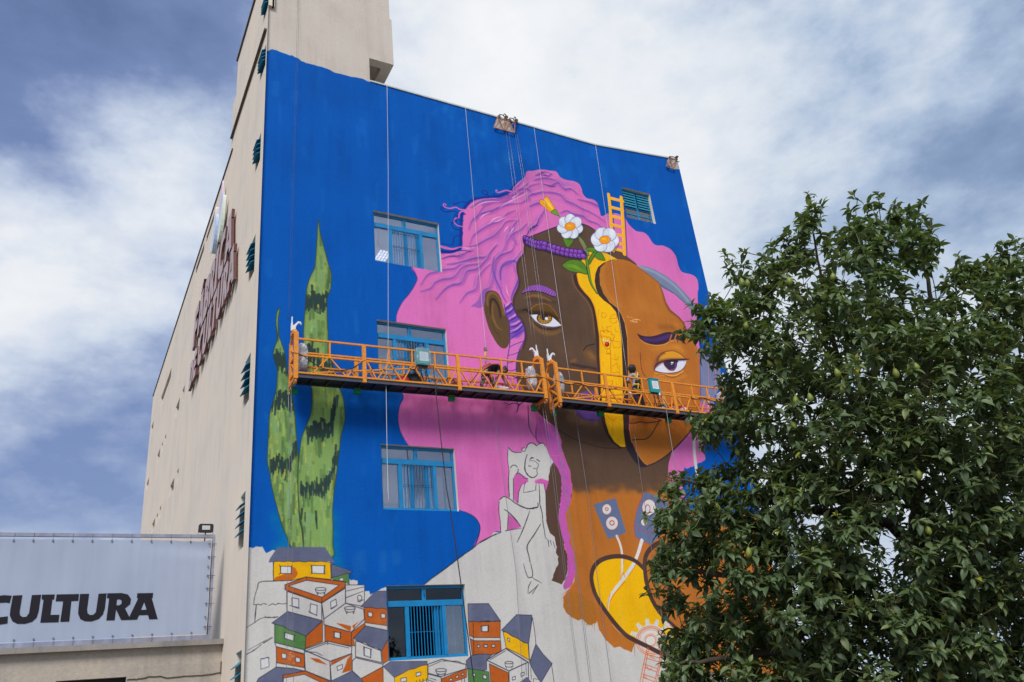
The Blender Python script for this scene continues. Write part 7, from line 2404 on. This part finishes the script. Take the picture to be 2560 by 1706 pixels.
# clumps of foliage over the crown's shell, more of them where it is seen
clumps = []
tries = 0
while len(clumps) < 2000 and tries < 120000:
    tries += 1
    x, y = rt.uniform(1560, 2880), rt.uniform(480, 1980)
    if not inside(x, y):
        continue
    if rt.random() > .62 + .38 * min(1, max(0, (y - 600) / 600)):
        continue
    ed = edge_dist(x, y)
    if ed < 19:
        continue
    if any(((x - hx) / hw) ** 2 + ((y - hy) / hh) ** 2 < 1.35 for hx, hy, hw, hh in HOLES):
        continue
    # the crown opens into airy gaps
    if ed > 40 and math.sin(x * .021 + 1.3) * math.sin(y * .026 + x * .008) + .6 * math.sin(x * .05 - y * .043) > 1.05 and rt.random() < .8:
        continue
    th = 2.3 * min(1.0, (ed / 330.0)) ** .5
    s_ = rt.choice((-1, -1, -1, 1, 1)) * (rt.random() ** .45)
    d_ = TD + th * s_ + (y - 1150) / 1000 * -.5
    p = atdist(x, y, d_)
    rad = .05 + .33 * min(1.0, ed / 80.0)
    if any((p - c).length < .14 for c, _, _ in clumps):
        continue
    clumps.append((p, rad, ed))
# leading shoots that stick out of the outline
SPRAYS = [(2020, 486, 2026, 560), (2052, 512, 2050, 580), (2132, 490, 2128, 560), (2170, 508, 2150, 580), (2200, 490, 2196, 560), (2244, 512, 2232, 580), (2300, 502, 2290, 590), (2275, 520, 2270, 590), (2328, 566, 2300, 640), (2345, 612, 2310, 680), (1812, 636, 1836, 720), (1858, 630, 1852, 700), (1926, 612, 1940, 680), (1964, 580, 1972, 650), (2002, 540, 2010, 600),
          (1730, 760, 1790, 800), (1712, 834, 1780, 840), (1745, 880, 1800, 890), (1780, 740, 1830, 780), (1718, 1044, 1790, 1050), (1740, 1075, 1800, 1080), (1612, 1288, 1680, 1300), (1648, 1244, 1700, 1260), (1680, 1182, 1730, 1210), (1622, 1400, 1680, 1420), (1620, 1480, 1680, 1470), (1660, 1530, 1710, 1500), (1652, 1590, 1710, 1610), (1660, 1650, 1720, 1650), (2400, 642, 2400, 700), (2450, 658, 2450, 710), (2505, 606, 2490, 680), (2540, 598, 2530, 680), (2480, 646, 2470, 700), (1775, 905, 1810, 890), (1800, 945, 1830, 960), (1905, 640, 1905, 690)]
for x, y, x1, y1 in SPRAYS:
    d_ = TD + rt.gauss(0, .3)
    for t in (0, .45, .9):
        clumps.append((atdist(x + (x1 - x) * t + rt.gauss(0, 3), y + (y1 - y) * t, d_), .03 + .07 * t, 15))
leaf_m = []
twigs = MB()
ctr = atdist(2200, 1300, TD)
LINK = [(p, r) for p, r in NODES]
clumps.sort(key=lambda c: min((c[0] - q[0]).length for q in NODES))
for p, rad, ed in clumps:
    near, nr_ = min(LINK, key=lambda q: (q[0] - p).length + (0 if q[0].z < p.z + .15 else .4))
    mid = near.lerp(p, .5) + Vector((rt.gauss(0, .05), rt.gauss(0, .05), -.04 + rt.gauss(0, .04)))
    r0_ = min(nr_ * .7, .018)
    twigs.tube([near, near.lerp(mid, .6), mid.lerp(p, .4), p], [r0_, r0_ * .8, r0_ * .6 + .002, .006], 5, cap=False)
    LINK.append((p, .012))
    out_ = (p - ctr)
    out_.z *= .6
    out_ = out_.normalized()
    big_ = rt.uniform(-.12, .14)
    for k in range(1 if ed == 15 else 3 if ed < 40 else rt.randint(3, 6)):
        dv = Vector((rt.gauss(0, 1), rt.gauss(0, 1), rt.gauss(0, .8) + .25)).normalized()
        tip = p + dv * rad * rt.uniform(.35, 1.0)
        ax = (dv * .7 + out_ * .35 + Vector((0, 0, .75))).normalized()
        twigs.tube([p.lerp(tip, .1), p.lerp(tip, .6) + Vector((0, 0, -.02)), tip + ax * .03], [.008, .006, .004], 4, cap=False)
        nl = rt.randint(8, 11)
        ph = rt.uniform(0, 6.28)
        u = ax.orthogonal().normalized()
        w_ = ax.cross(u)
        for j in range(nl):
            a_ = ph + j * 2.4 + rt.gauss(0, .35)
            el = rt.gauss(.2, .42) if j < nl - 3 else rt.gauss(.95, .2)
            dr = (u * math.cos(a_) + w_ * math.sin(a_)) * math.cos(el) + ax * math.sin(el)
            dr = (dr + Vector((0, 0, -.22))).normalized()
            sz = rt.choice((rt.uniform(.08, .14), rt.uniform(.12, .2), rt.uniform(.13, .19))) * (.72 if j >= nl - 3 else 1)
            zz = (Vector((0, 0, 1)) * .8 + ax * .6 + Vector((rt.gauss(0, .4), rt.gauss(0, .4), 0)))
            yy = zz.cross(dr)
            if yy.length < .05:
                continue
            yy.normalize()
            zz = dr.cross(yy)
            at_ = tip - ax * rt.uniform(0, .09) * (1 if j < nl - 3 else -.1)
            tone = min(.92, max(0.02, rt.gauss(.46, .22) + big_ + (.16 if j >= nl - 3 else 0)))
            if rt.random() < .005:
                tone = .99
            leaf_m.append((at_, dr, yy, zz, sz, tone))
twigs.obj('twigs', M_TWIG, TREE, smooth=True, fix=False, kind='stuff')


def leaf_mesh(name, items, org):
    nv, nf = len(LEAF_V), len(LEAF_F)
    V_ = np.empty((len(items), nv, 3), np.float32)
    tone = np.empty((len(items), nv), np.float32)
    for i, (p, dx_, dy_, dz_, s_, t) in enumerate(items):
        M_ = np.array((dx_, dy_, dz_)) * s_
        V_[i] = LEAF_V @ M_ + np.array(p - org)
        tone[i] = t
    F_ = (np.array(LEAF_F)[None] + (np.arange(len(items)) * nv)[:, None, None]).reshape(-1, 4)
    me = bpy.data.meshes.new(name)
    me.vertices.add(len(items) * nv)
    me.vertices.foreach_set('co', V_.ravel())
    me.loops.add(F_.size)
    me.loops.foreach_set('vertex_index', F_.ravel().astype(np.int32))
    me.polygons.add(len(F_))
    me.polygons.foreach_set('loop_start', np.arange(0, F_.size, 4, dtype=np.int32))
    me.update(calc_edges=True)
    a = me.attributes.new('tone', 'FLOAT', 'POINT')
    a.data.foreach_set('value', tone.ravel())
    me.polygons.foreach_set('use_smooth', [True] * len(F_))
    me.materials.append(M_LEAF)
    me.validate()
    return me


def vis_rank(it):
    u, v = to_px(it[0])
    if not (1560 < u < 2555 and 450 < v < 1700):
        return 99
    return (it[0] - Vector((0, 0, CAM_H))).length - it[4] * 6


leaf_m.sort(key=vis_rank)
single, rest = leaf_m[:300], leaf_m[300:]
tl_ = world_loc(TREE)
mesh_obj('foliage', leaf_mesh('foliage', rest, tl_), TREE, kind='stuff')
shapes = {}
for it in single:
    key = round(it[5] * 6)
    if key not in shapes:
        shapes[key] = leaf_mesh('leaf', [(Vector((0, 0, 0)), Vector((1, 0, 0)), Vector((0, 1, 0)), Vector((0, 0, 1)), 1.0, key / 6)], Vector((0, 0, 0)))
    o = mesh_obj('leaf', shapes[key], TREE)
    p, dx_, dy_, dz_, s_, t = it
    m_ = Matrix((dx_ * s_, dy_ * s_, dz_ * s_)).transposed().to_4x4()
    m_.translation = p - tl_
    o.matrix_local = m_
print('leaves', len(leaf_m), 'clumps', len(clumps))

# the fruit
M_FRUIT = mat('avocado_skin', srgb(122, 134, 52), 0.42, vary=0.28, vscale=22, bump=0.25, bscale=160)
M_STALK = mat('fruit_stalk', srgb(120, 128, 60), 0.7)
FRUIT = [(1225, 780, 1), (780, 1115, 1), (815, 1160, 1), (1190, 1232, 1), (1632, 1215, 1), (1680, 1195, 1), (1018, 1385, 1), (920, 1400, 1), (590, 672, 1), (622, 670, 1), (1455, 380, 1), (1845, 1030, 1), (915, 1558, 1), (1150, 628, 1), (612, 935, 1), (1340, 1330, 1), (1215, 1330, 1), (1550, 1235, 1), (885, 660, 1), (437, 480, 2), (560, 122, 2), (510, 45, 2), (1692, 270, 2), (1755, 615, 2), (1928, 682, 2), (625, 758, 2)]
prof = [(0, 0), (.012, .004), (.03, .02), (.040, .045), (.041, .065), (.035, .09), (.025, .112), (.016, .128), (.008, .136), (0, .138)]
fmesh = None
for x, y, v in FRUIT:
    px_ = 1620 + x / 2.5011
    py_ = (440 if v == 1 else 1079) + y / 2.5011
    ed = edge_dist(px_, py_) if inside(px_, py_) else 0
    th = 2.3 * min(1.0, (ed / 330.0)) ** .5
    d_ = TD - th * .9 - .1 + (py_ - 1150) / 1000 * -.5
    p = atdist(px_, py_, d_) - Vector((0, 0, .07))
    if fmesh is None:
        mb = MB()
        mb.lathe(prof, (0, 0, 0), 14)
        fmesh = mb.mesh('avocado', M_FRUIT, True)
        mb = MB()
        mb.tube([(0, 0, .134), (.004, .003, .16), (0, .02, .19), (.01, .05, .22)], [.005, .004, .004, .004], 5)
        smesh = mb.mesh('stalk', M_STALK, True)
    o = mesh_obj('avocado', fmesh, TREE)
    sc_ = rt.uniform(.88, 1.12)
    o.matrix_local = Matrix.Translation(p - tl_) @ Matrix.Rotation(rt.uniform(0, 6), 4, 'Z') @ Matrix.Rotation(rt.gauss(0, .16), 4, 'X') @ Matrix.Scale(sc_, 4)
    mesh_obj('stalk', smesh, o)
